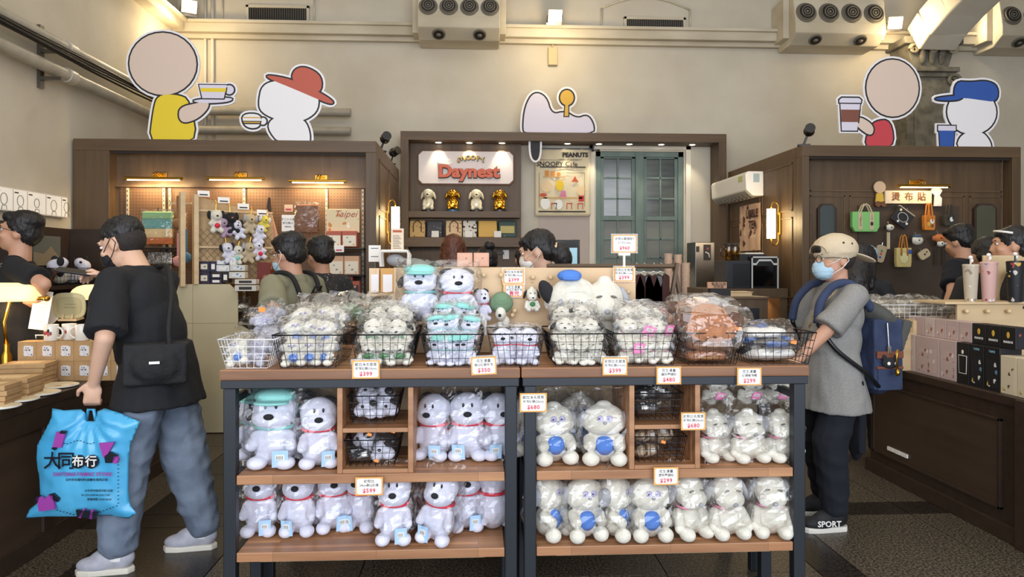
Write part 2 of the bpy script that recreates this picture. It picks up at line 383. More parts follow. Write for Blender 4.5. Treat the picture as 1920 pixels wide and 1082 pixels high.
# ------------------------------------------------------------------ vents high in the wall
def vent(px0, px1, py0, py1, lab):
    a = onY(px0, py1, WB-.03); b = onY(px1, py0, WB-.03); w_, h_ = b[0]-a[0], b[2]-a[2]
    t = thing('wall_vent', lab, 'vent', (a[0], WB, a[2]))
    M().box(.03, w_-.03, -.015, -.001, .03, h_-.03).build('backing', blackp, t)
    M().box(0, w_, -.04, 0, 0, .035).box(0, w_, -.04, 0, h_-.035, h_).box(0, .035, -.04, 0, 0, h_).box(w_-.035, w_, -.04, 0, 0, h_).build('frame', beamm, t, bevel=.003)
    n = int(w_/.028)
    s = M()
    for i in range(1, n): s.box(i*w_/n-.006, i*w_/n+.006, -.03, -.012, .03, h_-.03)
    s.build('bars', mat('vent_bar', '#4a443b', .6), t, kind='stuff')
    # blind arch above
    pts = []; 
    for i in range(13):
        q = i/12; pts.append((-.30+(w_+.36)*q, -.02, h_+.02+.24*math.sin(PI*(.12+.76*q))))
    arch = M().tube([(x, y, z) for x, y, z in pts], .012, 6); arch.tube([(-.30, -.02, pts[0][2]), (-.30, -.02, 0)], .012, 6); arch.tube([(pts[-1][0], -.02, pts[-1][2]), (pts[-1][0], -.02, 0)], .012, 6)
    arch.build('arch_moulding', beamm, t, smooth=True)
vent(461, 580, 11, 50, 'dark barred vent in the wall above the felt hat cutout')
vent(1170, 1286, 33, 70, 'dark barred vent in the wall right of the middle flood lamp')
# ------------------------------------------------------------------ air handling units with round nozzles
noz = mat('nozzle_grey', '#6d675c', .5); nozd = mat('nozzle_dark', '#1d1b18', .6)
def nozzle_unit(px0, px1, zc, lab, nn=4, dep=.55, yaw=0):
    a = onY(px0, 30, WB-dep); b = onY(px1, 30, WB-dep); w_ = b[0]-a[0]
    t = thing('air_nozzle_unit', lab, 'air unit', ((a[0]+b[0])/2, WB-dep, zc), yaw)
    x = w_/2
    # profile in Y-Z : slanted nozzle face above, lip, slanted underside
    prof = [(0, -.14), (.08, .30), (.54, .30), (.54, -.37), (.18, -.37), (0, -.26)]
    M().prism(prof, -x, x, 'YZ').build('casing', beamm, t, bevel=.012)
    for a_ in (-x-.04, x+.04): M().cb((a_, .36, -.03), (.08, .36, .5)).build('side_duct', beamm, t, bevel=.008)
    for i in range(nn):
        cx = -x+w_*(i+.5)/nn; r = w_/nn*.46
        q = Matrix.Rotation(math.atan2(.08, .44), 3, 'X')
        c = Vector((cx, .025, 0)); 
        n_ = Vector((0, -.984, .179)).normalized()
        o = M(); 
        for rr_, d0, d1 in ((r, .0, .012), (r*.82, .012, .03)): o.cyl(c+n_*d0, c+n_*d1, rr_, rr_*.94, n=24)
        no = o.build('nozzle_ring', noz, t, smooth=True, angle=40)
        i_ = M().cyl(c+n_*.028, c+n_*.034, r*.72, n=24); i_.build('nozzle_opening', nozd, no)
        k = M()
        for r3 in (r*.5, r*.28):
            ring = [c+n_*.04+Vector((r3*math.cos(j*PI/8), 0, r3*math.sin(j*PI/8))) for j in range(16)]
            k.tube(ring, r*.06, 6, closed=True)
        k.ell(c+n_*.036, (r*.14, .012, r*.14)); k.build('nozzle_vane', noz, no, smooth=True)
    for cx in (-x*.5, x*.5):
        c = Vector((cx, .09, -.315)); n_ = Vector((0, -.52, -.85)).normalized()
        no = M().cyl(c, c+n_*.02, .085, .08, n=24).build('nozzle_ring', noz, t, smooth=True, angle=40)
        M().cyl(c+n_*.018, c+n_*.024, .065, n=24).build('nozzle_opening', nozd, no)
        M().ell(c+n_*.02, (.03, .03, .02)).build('nozzle_vane', noz, no, smooth=True)
nozzle_unit(783, 938, 4.70, 'cream air unit with round nozzles high in the middle of the wall')
nozzle_unit(1492, 1662, 4.71, 'cream air unit with round nozzles above the right cabinet corner')
nozzle_unit(1880, 2040, 4.72, 'cream air unit cut by the right edge of the photo')
# ------------------------------------------------------------------ flood lamps
def floodlamp(px, py, lab, aim, e=55):
    p = onY(px, py, WB-.35)
    t = thing('flood_lamp', lab, 'lamp', p, aim)
    M().box(-.09, .09, 0, .07, -.08, .08).build('housing', mat('lamp_housing', '#cfc8b8', .5), t, bevel=.008)
    M().box(-.083, .083, -.006, 0, -.07, .07).build('lens', flood, t)
    M().box(-.1, .1, .07, .12, -.12, -.09).bar((0, .07, 0), (0, .32, -.05), .03).bar((-.095, .03, 0), (-.095, .10, -.11), .012).bar((.095, .03, 0), (.095, .10, -.11), .012).build('bracket', steel, t)
    q = Euler((0, 0, aim) if not isinstance(aim, tuple) else aim).to_matrix()
    d = q@Vector((0, -1, 0)); l = light('SPOT', 'flood_light', Vector(p)+d*.06, e, (1, .80, .52), spot_size=math.radians(150), spot_blend=.8, shadow_soft_size=.08)
    l.rotation_euler = d.to_track_quat('-Z', 'Y').to_euler()
floodlamp(355, 12, 'flood lamp glowing at the left corner of the hall', (.35, 0, .5))
floodlamp(1041, 30, 'flood lamp glowing in the middle of the back wall', (.45, 0, 0))
floodlamp(1679, 43, 'flood lamp glowing beside the right air unit', (.4, 0, -.2))
floodlamp(1800, 43, 'flood lamp turned sideways beside the ribbed arch', (.2, 0, 1.1), 14)
for l_, e_ in ((355, 20), (1041, 20), (1679, 18)):   # wash the wall the lamps hang on
    p = onY(l_, 60, WB-.55); light('POINT', 'flood_spill', (p[0], p[1]-.15, p[2]-.1), e_, (1, .76, .42), shadow_soft_size=.1)
# small socket under the middle lamp
tag(M().box(-.07, .07, -.05, 0, .15, .28).box(-.06, .06, -.05, 0, -.13, .1).cyl((0, -.03, .1), (0, -.03, .16), .012).build('wall_socket', mat('old_beige', '#b9a883', .6), loc=tuple(onY(1036, 105, WB-.01)), bevel=.005), 'old beige double socket under the middle flood lamp', 'socket')
# ------------------------------------------------------------------ pipes
pvc = mat('pvc_grey', '#a9a395', .45, 0, '#9a9485', 6); cablem = mat('cable_black', '#1d1c1b', .6)
for z, lab in ((3.46, 'upper grey plastic pipe along the left wall'), (3.22, 'lower grey plastic pipe along the left wall')):
    t = thing('wall_pipe', lab, 'pipe', (WL+.12, 0, z))
    zc = 0
    M().tube([(0, 1.5, 0), (0, WB-.35, 0), (.04, WB-.2, 0), (.18, WB-.13, 0), (2.1, WB-.13, 0)], .055, 14).build('pipe', pvc, t, smooth=True, angle=50)
    for y in (5.15, 6.75): M().cyl((0, y-.06, 0), (0, y+.06, 0), .067, n=16).build('coupling', mat('pvc_light', '#b9b3a5', .45), t, smooth=True, angle=50)
for y in (4.95, 6.5):
    tag(M().box(0, .03, y-.03, y+.03, 3.05, 3.6).box(0, .2, y-.02, y+.02, 3.12, 3.15).box(0, .2, y-.02, y+.02, 3.36, 3.39).build('pipe_bracket', steel, loc=(WL, 0, 0)), 'steel bracket holding the wall pipes, ' + ('nearer the camera' if y < 5 else 'nearer the cabinet'), 'bracket')
cb = M()
for i in range(5): cb.tube([(WL+.215+.02*(i % 2), 1.5+.9*k, 3.33+.018*i+.012*math.sin(k*1.7+i)) for k in range(9)], .011, 6)
tag(cb.build('cable_bundle', cablem, smooth=True), 'bundle of black cables between the two wall pipes', 'cable')
tag(M().cyl((0, 0, 0), (0, 0, 1.75), .016).cyl((.09, 0, 0), (.09, 0, 1.75), .022).build('conduit', plaster2, loc=tuple(onY(385, 250, WB-.04)), smooth=True), 'thin vertical conduit behind the round cream cutout', 'pipe')
# ------------------------------------------------------------------ stone pilaster with capital and vault rib
st = mat('old_stone', '#7d786a', .8, 0, '#5d594e', 9, bump=.3, bscale=26); stl = mat('old_stone_light', '#b3aa94', .8, 0, '#94896f', 9, bump=.25, bscale=26)
p0 = onY(1702, 270, 9.1); p1 = onY(1782, 270, 9.1); pw = p1[0]-p0[0]; pcx = (p0[0]+p1[0])/2
zcap0, zcap1 = onY(1740, 122, 9.1)[2], onY(1740, 78, 9.1)[2]
t = thing('stone_pilaster', 'grey carved stone pilaster behind the right cutouts', 'pilaster', (pcx, 9.1, 0)); del t['category']; t['kind'] = 'structure'
M().box(-pw/2, pw/2, 0, .35, 0, zcap0-.1).box(-pw/2+.08, pw/2-.08, -.03, 0, .3, zcap0-.3).build('shaft', st, t, bevel=.01)
M().box(-pw/2-.08, pw/2+.08, -.08, .35, zcap0-.10, zcap0-.04).box(-pw/2-.04, pw/2+.04, -.04, .35, zcap0-.16, zcap0-.10).build('necking', st, t, bevel=.01)
M().prism([(-pw/2+.05, zcap0-.04), (pw/2-.05, zcap0-.04), (pw/2+.04, zcap1-.06), (-pw/2-.04, zcap1-.06)], -.04, .35).box(-pw/2-.1, pw/2+.1, -.12, .35, zcap1-.06, zcap1+.03).build('capital', st, t, bevel=.01)
for cx, rr_ in ((-pw/2+.03, .07), (pw/2-.03, .07), (0, .055)):
    for sg in (-1, 1):
        v = [(cx+sg*(rr_*(1-i/20))*math.cos(i*.5), -.1, zcap1-.13+(rr_*(1-i/20))*math.sin(i*.5)) for i in range(16)]
        M().tube(v, [.022-.0008*i for i in range(16)], 8).build('scroll', stl, t, smooth=True)
for i in range(3):
    lf = M().ell((-.13+.13*i, -.07, zcap0+.1), (.045, .03, .11), (.15, 0, 0)).ell((-.13+.13*i, -.1, zcap0+.2), (.05, .035, .03)); lf.build('carved_leaf', st, t, smooth=True)
sc = onY(1785, 153, 9.1)
M().tube([(sc[0]-pcx+(.09*(1-i/22))*math.cos(i*.5), -.04, sc[2]+(.09*(1-i/22))*math.sin(i*.5)) for i in range(18)], .024, 8).build('scroll', st, t, smooth=True)
rib = M(); pts = [onY(1745, 75, 9.0), onY(1765, 45, 8.8), onY(1800, 5, 8.5), onY(1850, -45, 8.1), onY(1920, -90, 7.6)]
for i in range(len(pts)-1): rib.bar(pts[i], pts[i+1]+(pts[i+1]-pts[i])*.06, .5, .42)
struct(rib.build('trim_5', plaster, bevel=.02))
# ================================================================== wooden shop units
YC = 7.0; ZC = 2.70; XL0, XL1, XR0, XR1 = -3.78, -.945, 3.26, 5.52
def cabinet(name, lab, x0, x1, y0, y1, side, backm, jl, jr):
    t = thing(name, lab, 'cabinet', (x0, y0, 0)); W = x1-x0; D = y1-y0
    M().box(0, jl, 0, .14, 0, ZC-.11).build('left_post', cabw, t, bevel=.004)
    M().box(W-jr, W, 0, .14, 0, ZC-.11).build('right_post', cabw, t, bevel=.004)
    M().box(0, W, 0, .14, ZC-.11, ZC).build('top_rail', cabh, t, bevel=.004)
    M().box(jl, W-jr, .02, .03, ZC-.135, ZC-.11).build('shadow_gap', mat('dark_gap', '#241a13', .7), t)
    M().box(jl, W-jr, .14, .18, 0, ZC-.11).build('back_panel', backm, t)
    M().box(0, W, .14, D, ZC-.06, ZC-.001).build('top_board', cabh, t)
    sx = W if side > 0 else 0
    M().box(sx-.04 if side > 0 else 0, sx if side > 0 else .04, .14, D, 0, ZC-.06).build('side_panel', cabw, t)
    return t, W, D
cl, Wl, Dl = cabinet('display_cabinet', 'large dark wood display cabinet with pegboard under the left cutouts', XL0, XL1, YC, 9.1, 1, cabw, .33, .10)
cr, Wr, Dr = cabinet('display_cabinet', 'large dark wood display wall under the right cutouts', XR0, XR1, YC, 9.1, -1, cabw, .07, .09)
# left: pegboards
zp = onY(400, 352, 7.13)[2]
def lx(px, Y=7.13, py=400): return onY(px, py, Y)[0]-XL0
for a, b in ((225, 311), (316, 461), (464, 612), (616, 690)):
    M().box(lx(a), lx(b), .125, .139, .5, zp).build('pegboard', peg, cl, bevel=.002)
M().box(.33, Wl-.10, .10, .139, zp, zp+.02).build('ledge', cabh, cl)
for px in (241, 309, 320, 459, 613, 681):
    s = M().box(lx(px)-.010, lx(px)+.010, .105, .124, .5, zp-.01)
    k = s.build('slotted_strip', mat('strip_light', '#a89f8c', .4), cl)
    n = M()
    for i in range(46): n.box(lx(px)-.004, lx(px)+.004, .1035, .105, zp-.05-i*.045, zp-.03-i*.045)
    n.build('slots', blackp, k, kind='stuff')
# side panel mouldings (facing +x) of the left unit and (facing -x) of the right unit
def mould_x(t, X, y0, y1, z0, z1, sg, w=.018):
    m_ = M()
    for a in ((y0, y1, z0, z0+w), (y0, y1, z1-w, z1), (y0, y0+w, z0, z1), (y1-w, y1, z0, z1)): m_.box(X, X+sg*.008, *a)
    m_.build('moulding', cabh, t, bevel=.002)
for y0, y1 in ((.22, 1.0), (1.06, 2.0)):
    for z0, z1 in ((.3, 1.1), (1.16, 2.0), (2.06, 2.56)):
        mould_x(cl, Wl, y0, y1, z0, z1, 1); mould_x(cr, 0, y0, y1, z0, z1, -1)
# right: front panelling
def rx(px, Y=7.14, py=400): return onY(px, py, Y)[0]-XR0
def rz(py, px=1700, Y=7.14): return onY(px, py, Y)[2]
def mould_y(t, x0, x1, z0, z1, y=.14, w=.016):
    m_ = M()
    for a in ((x0, x1, z0, z0+w), (x0, x1, z1-w, z1)): m_.box(a[0], a[1], y-.008, y, a[2], a[3])
    for a in ((x0, x0+w), (x1-w, x1)): m_.box(a[0], a[1], y-.008, y, z0, z1)
    m_.build('moulding', cabh, t, bevel=.002)
mould_y(cr, rx(1518), rx(1584), .4, rz(367)); mould_y(cr, rx(1592), rx(1808), .4, rz(367)); mould_y(cr, rx(1817), rx(1878), .4, rz(367)); mould_y(cr, rx(1518), rx(1878), rz(360), rz(300))
M().box(rx(1608), rx(1797), .128, .139, .5, rz(386)).build('pegboard', mat('peg_dark', '#3e3126', .6, 0, '#483a2d', 3), cr)
# mirrors with clipped corners
def mirror(px0, px1, py0, py1, lab):
    a = onY(px0, py1, 7.11); b = onY(px1, py0, 7.11); w, h = b[0]-a[0], b[2]-a[2]; c = .05
    t = thing('wall_mirror', lab, 'mirror', ((a[0]+b[0])/2, 7.13, a[2]))
    oc = lambda k: [(-w/2+c, k), (w/2-c, k), (w/2-k, c), (w/2-k, h-c), (w/2-c, h-k), (-w/2+c, h-k), (-w/2+k, h-c), (-w/2+k, c)]
    M().prism(oc(0), -.03, 0).build('frame', cabd, t); M().prism(oc(.02), -.034, -.0301).build('mirror_glass', mat('mirror', '#70756e', .04, 1), t)
mirror(1533, 1568, 382, 520, 'narrow mirror with clipped corners left of the green tote bag')
mirror(1826, 1868, 382, 520, 'narrow mirror with clipped corners right of the hanging bags')
# ------------------------------------------------------------------ centre alcove frame
Yf = 9.1; XA, XB = -.925, 3.24; ZF = 3.19
t = thing('alcove_frame', 'wide dark wood frame around the sign wall and window', 'frame', (XA, Yf, 0)); W = XB-XA; fw = .10
M().box(0, fw, 0, .34, 0, ZF).build('left_post', cabw, t, bevel=.004)
M().box(W-fw, W, 0, .34, 0, ZF).build('right_post', cabw, t, bevel=.004)
M().box(0, W, -.001, .34, ZF-.11, ZF+.001).build('top_rail', cabh, t, bevel=.004)
xs = onY(977, 300, Yf+.25)[0]-XA
M().box(fw, xs, .26, .34, 0, ZF-.11).build('sign_panel', cabw, t)
alc = t
def az(py, px=900, Y=Yf+.2): return onY(px, py, Y)[2]
def ax(px, py=400, Y=Yf+.2): return onY(px, py, Y)[0]-XA
for i, px in enumerate((822, 880, 941, 1064, 1123, 1180, 1240, 1298)):
    p = onY(px, 260, Yf+.17); x = p[0]
    d = thing('downlight', 'round recessed downlight, number %s along the alcove soffit' % ['one', 'two', 'three', 'four', 'five', 'six', 'seven', 'eight'][i], 'light', (x, Yf+.17, ZF-.112))
    d['label'] = ['leftmost small downlight above the shop sign', 'middle small downlight above the shop sign', 'rightmost small downlight above the shop sign', 'small downlight above the hanging banner', 'small downlight between the banner and window', 'small downlight above the left casement', 'small downlight above the right casement', 'small downlight nearest the right post of the alcove'][i]
    M().lathe([(.036, 0), (.05, -.004), (.05, .0)], 20).build('trim_ring', whitep, d, smooth=True); M().cyl((0, 0, -.003), (0, 0, -.001), .034, n=20).build('lens', flood, d)
    light('SPOT', 'downlight_beam', (x, Yf+.17, ZF-.13), 13, (1, .86, .62), spot_size=math.radians(75), spot_blend=.6, shadow_soft_size=.02)
# shop sign board
a = onY(783, 346, Yf+.23); b = onY(964, 283, Yf+.23)
sw, sh = b[0]-a[0], b[2]-a[2]
sg = thing('shop_sign', 'white sign board with orange shop name above the gold figurines', 'sign', ((a[0]+b[0])/2, Yf+.25, (a[2]+b[2])/2))
c = .05; oc = lambda w, h: [(-w/2+c, -h/2), (w/2-c, -h/2), (w/2, -h/2+c), (w/2, h/2-c), (w/2-c, h/2), (-w/2+c, h/2), (-w/2, h/2-c), (-w/2, -h/2+c)]
M().prism(oc(sw, sh), -.03, .008).build('frame', mat('sign_edge', '#6e4a32', .5), sg, bevel=.004)
M().prism(oc(sw-.03, sh-.03), -.036, -.0301).build('board', mat('sign_white', '#e4dad6', .55), sg)
ora = mat('sign_orange', '#d4613a', .45); drk = mat('sign_dark', '#3a241c', .6); yel = mat('sign_yellow', '#e0bd55', .45)
text('Daynest', .215, drk, sg, (.035, -.055, -.065), ext=.018, bold=.014, sx=1.1, res=4, name='lettering_edge')
text('Daynest', .215, ora, sg, (.035, -.077, -.060), ext=.006, bold=.009, sx=1.1, res=4)
for i, ch in enumerate('SNOOPY'):
    k = i-2.5; aa = -k*.085
    x = .06+k*.062; z = .125-.005*k*k
    text(ch, .085, drk, sg, (x+.003, -.05, z-.003), rot=(PI/2, aa, 0), ext=.012, bold=.004, res=3, name='lettering_edge')
    text(ch, .085, yel, sg, (x, -.066, z), rot=(PI/2, aa, 0), ext=.004, bold=.001, res=3)
# generic cloud shape at the place of the mascot drawing
M().prism([(-.09, -.03), (.05, -.05), (.11, -.03), (.09, .02), (.03, .02), (-.01, .05), (-.07, .06), (-.1, .02)], -.05, -.037, org=(-.27, 0, .08)).build('ornament', white, sg, bevel=.004)
# display shelves under the sign
z1a, z1b = az(410), az(398); z2a, z2b = az(464), az(446)
x0_, x1_ = ax(762), ax(974)
tag(M().box(XA+x0_, XA+x1_, Yf+.02, Yf+.255, z1a, z1b).build('figurine_shelf', cabh, bevel=.004), 'dark wood shelf carrying the gold and pearl figurines', 'shelf')
tag(M().box(XA+x0_-.02, XA+x1_, Yf-.02, Yf+.255, z2a, z2b).build('pouch_shelf', cabh, bevel=.004), 'dark wood shelf carrying the row of leather pouches', 'shelf')
tag(M().box(XA+ax(862), XA+ax(945), Yf+.22, Yf+.255, az(477), az(472)).build('wall_rail', cabd), 'thin dark rail on the wood panel behind the cash desk', 'rail')
tag(M().box(-.04, .04, -.012, 0, -.06, .06).box(-.02, .02, -.018, -.012, -.03, .03).build('light_switch', whitep, loc=(XA+ax(949), Yf+.255, az(477)), bevel=.003), 'white light switch plate on the wood panel', 'switch')
# ------------------------------------------------------------------ figurines (plain generic dogs)
pearl = mat('pearl', '#e7dfc4', .22, .15)
def figurine(m, base, lab, px):
    t = thing('dog_figurine', lab, 'figurine', (onY(px, 398, Yf+.12)[0], Yf+.12, z1b), R.uniform(-.1, .1), 'figurines under the sign')
    M().lathe([(.085, 0), (.085, .02), (.07, .028)], 20).build('base', base, t, smooth=True, angle=40)
    b = M().ell((0, 0, .10), (.055, .05, .075)).ell((0, -.005, .225), (.075, .075, .065)).ell((0, -.065, .20), (.035, .035, .03))
    b.cap((-.03, -.03, .06), .024, (-.045, -.06, .04), .028).cap((.03, -.03, .06), .024, (.05, -.06, .045), .03)
    b.cap((-.05, -.01, .14), .018, (-.055, -.04, .08), .02).cap((.05, -.01, .14), .018, (.055, -.04, .09), .02)
    blob(b, .009, 'body', m, t, 3)
    for s in (-1, 1): M().ell((s*.078, .005, .205), (.017, .034, .052), (0, -s*.30, 0)).build('ear', m, t, smooth=True)
    M().ell((0, -.10, .21), (.014, .01, .011)).build('nose', m if m is gold else blackp, t, smooth=True)
for px, m_, bm_, lab in ((803, pearl, blackp, 'leftmost pearl white dog figurine on the shelf under the sign'), (849, gold, mat('blue_base', '#2c5e86', .3), 'gold dog figurine on a blue base under the sign'), (893, pearl, blackp, 'pearl white dog figurine between the two gold ones'), (937, gold, mat('grey_base', '#30343a', .3), 'rightmost gold dog figurine on a dark base under the sign')):
    figurine(m_, bm_, lab, px)
# pouches on the lower shelf
pz = z2b
pdat = [(768, 797, '#c9a566', '#6c4a28', 'tan pouch with brown straps', .16), (800, 829, '#2c2a35', '#c2bfc9', 'dark navy pouch with a pale print', .06), (836, 866, '#d9b98c', '#a3603a', 'beige printed pouch with brown lettering', .03), (868, 894, '#d8d2c6', '#33292a', 'white pouch with busy dark pattern', .05), (897, 932, '#d1a548', '#c39538', 'shiny mustard yellow pouch', .02), (935, 968, '#22403b', '#a89d5b', 'dark green pouch with a yellow panel', .02)]
for i, (a_, b_, c1, c2, lab, th) in enumerate(pdat):
    xa, xb = onY(a_, 430, Yf+.08)[0], onY(b_, 430, Yf+.08)[0]; w_ = xb-xa; h_ = az(413)-pz-.01
    t = thing('display_pouch', lab + ' on the lower shelf under the figurines', 'pouch', ((xa+xb)/2, Yf+.10, pz), 0, 'pouches under the figurines')
    mm = art('pouch_%d' % i, c1, [c2, c1, c2], 26, [.35, .25, .4, .5, .08, .25][i], rough=.4)
    pts = M(); n = 8
    vs = []
    M().prism([(-w_/2, 0), (w_/2, 0), (w_/2*1.02, h_*.5), (w_/2*.97, h_), (-w_/2*.99, h_), (-w_/2*1.02, h_*.5)], -.025, .02).build('pouch', mm, t, rot=(-.18, 0, 0), bevel=.01)
    if i in (0, 2): M().tube([(-.05, -.034, h_*.3), (-.05, -.04, h_*.8), (0, -.045, h_*.98), (.05, -.04, h_*.8), (.05, -.034, h_*.3)], .006, 6).build('strap', mat('strap_brown', '#5f3a24', .5), t, rot=(-.18, 0, 0), smooth=True)
    if i == 5: M().box(-.09, .09, -.034, -.026, .05, h_-.07).build('patch', mat('patch_y', '#b5a765', .5), t, rot=(-.18, 0, 0), bevel=.004)
for px, lab in ((816, 'tiny price tag on the navy pouch'), (879, 'tiny price tag on the patterned pouch'), (933, 'tiny price tag beside the green pouch')):
    tag(M().box(-.045, .045, -.004, 0, 0, .08).box(-.03, .03, -.0045, -.004, .05, .056).box(-.03, .03, -.0045, -.004, .03, .036).build('price_tag', white, loc=(onY(px, 440, Yf+.03)[0], Yf+.03, pz)), lab, 'tag')
# ------------------------------------------------------------------ hanging banner with generic café print
a = onY(1004, 405, WB-.06); b = onY(1107, 280, WB-.06); bw_, bh = b[0]-a[0], b[2]-a[2]; bz = (a[2]+b[2])/2
t = thing('fabric_banner', 'cream fabric café banner hanging left of the teal window', 'banner', ((a[0]+b[0])/2, WB-.06, bz))
def wavy(w, h, n, k, amp, f=3, ph=0):
    m_ = M(); vs = []; 
    for j in range(k+1):
        for i in range(n+1):
            u, v = i/n, j/k; vs.append(((u-.5)*w, amp*math.sin(u*f*PI*2+ph+v*1.3)*(1-.5*v)+amp*.5*math.sin(v*9+u*3), (v-.5)*h))
    fs = [(j*(n+1)+i, j*(n+1)+i+1, (j+1)*(n+1)+i+1, (j+1)*(n+1)+i) for j in range(k) for i in range(n)]
    return m_.add(vs, fs)
creamc = mat('banner_cream', '#d9cbaa', .8)
o = wavy(bw_, bh, 18, 22, .006).build('cloth', creamc, t, smooth=True, fixn=False); so = o.modifiers.new('s', 'SOLIDIFY'); so.thickness = .003
def flat(name, polys, m_, y=-.011, par=t):
    for p in polys: M().prism(p, y-.001, y).build(name, m_, par)
R4 = lambda x0, x1, z0, z1: [(x0, z0), (x1, z0), (x1, z1), (x0, z1)]
def disc(cx, cz, r, n=14, sx=1, sz=1): return [(cx+r*sx*math.cos(2*PI*i/n), cz+r*sz*math.sin(2*PI*i/n)) for i in range(n)]
inkb = mat('ink_black', '#2a2523', .7)
bcx = 1055.5
def BQ(*q): return [((x-bcx)*.00696, .435-(y_-280)*.00696) for x, y_ in q]
def BR(x0, y0, x1, y1): return BQ((x0, y1), (x1, y1), (x1, y0), (x0, y0))
def BD(x, y_, r, sz=1): c = BQ((x, y_))[0]; return disc(c[0], c[1], r*.00696, sz=sz)
text('PEANUTS', .080, inkb, t, (.16, -.013, .360), bold=.004); text('THIS HAS BEEN A GOOD DAY!', .022, inkb, t, (.10, -.013, .30)); text('SNOOPY Cafe', .088, inkb, t, (-.08, -.013, .238), bold=.001)
prd, prk, prt = mat('pr_red', '#c1563a', .8), mat('pr_skin', '#e0c49b', .8), mat('pr_tan', '#c9a46c', .8); prp = mat('pr_orange', '#cf8e4b', .8)
flat('stripe', [BR(1012, 312.5, 1098, 314.5), BR(1009, 396, 1098, 398.5), BR(1012, 300, 1085, 300.6)], inkb); flat('shelf_print', [BR(1018, 331, 1060, 333)], prt)
flat('jar_print', [BR(1021, 320, 1029, 331), BR(1032, 321, 1040, 331), BD(1047, 327, 4)], prp); flat('lamp_print', [BQ((1071, 341), (1085, 341), (1081, 336), (1078, 330), (1075, 336))], prd)
flat('room_line', [BR(1010, 324, 1010.6, 390), BR(1096, 324, 1096.6, 388), BR(1062, 324, 1096, 324.6)], inkb); flat('counter_print', [BR(1012, 370, 1092, 373)], prt)
flat('guest_print', [BD(1024, 350, 11), BD(1090, 358, 9)], prk); flat('guest_print', [BD(1049, 348, 8, 1.3)], mat('pr_yellow', '#e3bf3c', .8)); flat('guest_print', [BQ((1048, 370), (1062, 370), (1060, 358), (1053, 358))], mat('pr_pink', '#cf7e9b', .8)); flat('guest_print', [BR(1085, 367, 1095, 378)], mat('pr_redd', '#c23a34', .8))
flat('guest_print', [BD(1022, 382, 9, 1.3), BD(1047, 384, 8, 1.2)], white); flat('hat_print', [BD(1018, 366, 7, .5)], prd); flat('stool_print', [BR(x, 381, x+11, 383) for x in (1033, 1062, 1083)]+[BR(x+d, 383, x+d+1.4, 393) for x in (1033, 1062, 1083) for d in (0, 9)], prd)
M().box(-bw_/2-.03, bw_/2+.03, -.005, .01, bh/2-.005, bh/2+.012).build('rod', blackp, t)
tag(M().box(-.008, .008, -.1, 0, 0, .12).box(-.01, .07, -.1, -.085, .0, .015).ell((.07, -.09, .01), .018).build('banner_hook', blackp, loc=(b[0]+.03, WB-.02, b[2]-.03)), 'small black hook holding the right end of the fabric banner', 'hook')
tag(M().box(a[0]+.05, a[0]+.75, 0, .01, 1.46, a[2]+.02).build('grey_wall_panel', mat('panel_lilac', '#b8aaa2', .7), loc=(0, WB-.012, 0)), 'grey lilac wall panel below the fabric banner', 'panel')
# ------------------------------------------------------------------ picture lights
def picture_light(px, Y, z, on, lab, yy, e=1):
    t = thing('picture_light', lab, 'light', (onY(px, 330, Y)[0], yy, z))
    M().box(-.06, .06, -.012, 0, -.02, .055).tube([(-.01, -.01, .02), (-.01, -.09, .045), (-.01, -.15, .02), (-.01, -.16, -.02)], .007, 8).tube([(.015, -.01, .02), (.015, -.09, .045), (.015, -.15, .02), (.015, -.16, -.02)], .007, 8).build('bracket', brass, t, bevel=.003)
    M().cyl((-.27, -.16, -.02), (.27, -.16, -.02), .014, n=14).build('tube', brass, t, smooth=True, angle=40)
    M().box(-.24, .24, -.168, -.146, -.04, -.030).build('lens', mat('pl_glow', '#ffd890', .5, emit=on), t)
    light('AREA', 'picture_light_glow', (t.location[0], yy-.15, z-.055), 4.6*e, (1, .72, .38), (math.radians(28), 0, 0), shape='RECTANGLE', size=.5, size_y=.04)
    light('POINT', 'picture_light_spill', (t.location[0], yy-.11, z-.06), 2.4*e, (1, .70, .34), shadow_soft_size=.05)
picture_light(298, 7.1, onY(298, 331, 7.0)[2], 12, 'brass picture light above the sunset print bag', YC+.14)
picture_light(449, 7.1, onY(449, 331, 7.0)[2], 12, 'brass picture light above the middle pegboard', YC+.14)
picture_light(601, 7.1, onY(601, 336, 7.0)[2], 12, 'brass picture light above the boxed gift sets', YC+.14)
picture_light(1719, 7.1, onY(1719, 345, 7.0)[2], 12, 'brass picture light above the patch wall sign', YC+.14, .12)
# ------------------------------------------------------------------ tube wall lamps on the unit sides
def sconce(X, px, pyt, pyb, sgn, lab):
    p = onX(px, (pyt+pyb)/2, X); q0 = onX(px, pyt, X)[2]; q1 = onX(px, pyb, X)[2]; h = q0-q1
    t = thing('wall_lamp', lab, 'lamp', (X, p[1], p[2]), 0 if sgn > 0 else PI)
    M().box(0, .02, -.03, .03, -h*.38, h*.38).build('back_plate', brass, t, bevel=.004)
    M().cyl((.10, 0, -h/2), (.10, 0, h/2), .045, n=20).build('glass_tube', lampw, t, smooth=True, angle=40)
    r = .05; pts = [(.02, 0, -h*.3), (.02, 0, -h*.55)]+[(.02+.04*(1-math.cos(a*PI/8)), 0, -h*.55-.06*math.sin(a*PI/8)) for a in range(1, 8)]+[(.10, 0, -h*.5)]
    M().tube(pts, .007, 8).tube([(x, y, -z) for x, y, z in pts], .007, 8).build('brass_loop', brass, t, smooth=True)
    light('POINT', 'wall_lamp_glow', (X+sgn*.2, p[1], p[2]), 7, (1, .74, .40), shadow_soft_size=.06)
sconce(XL1, 724, 388, 445, 1, 'glowing tube wall lamp left of the shop sign')
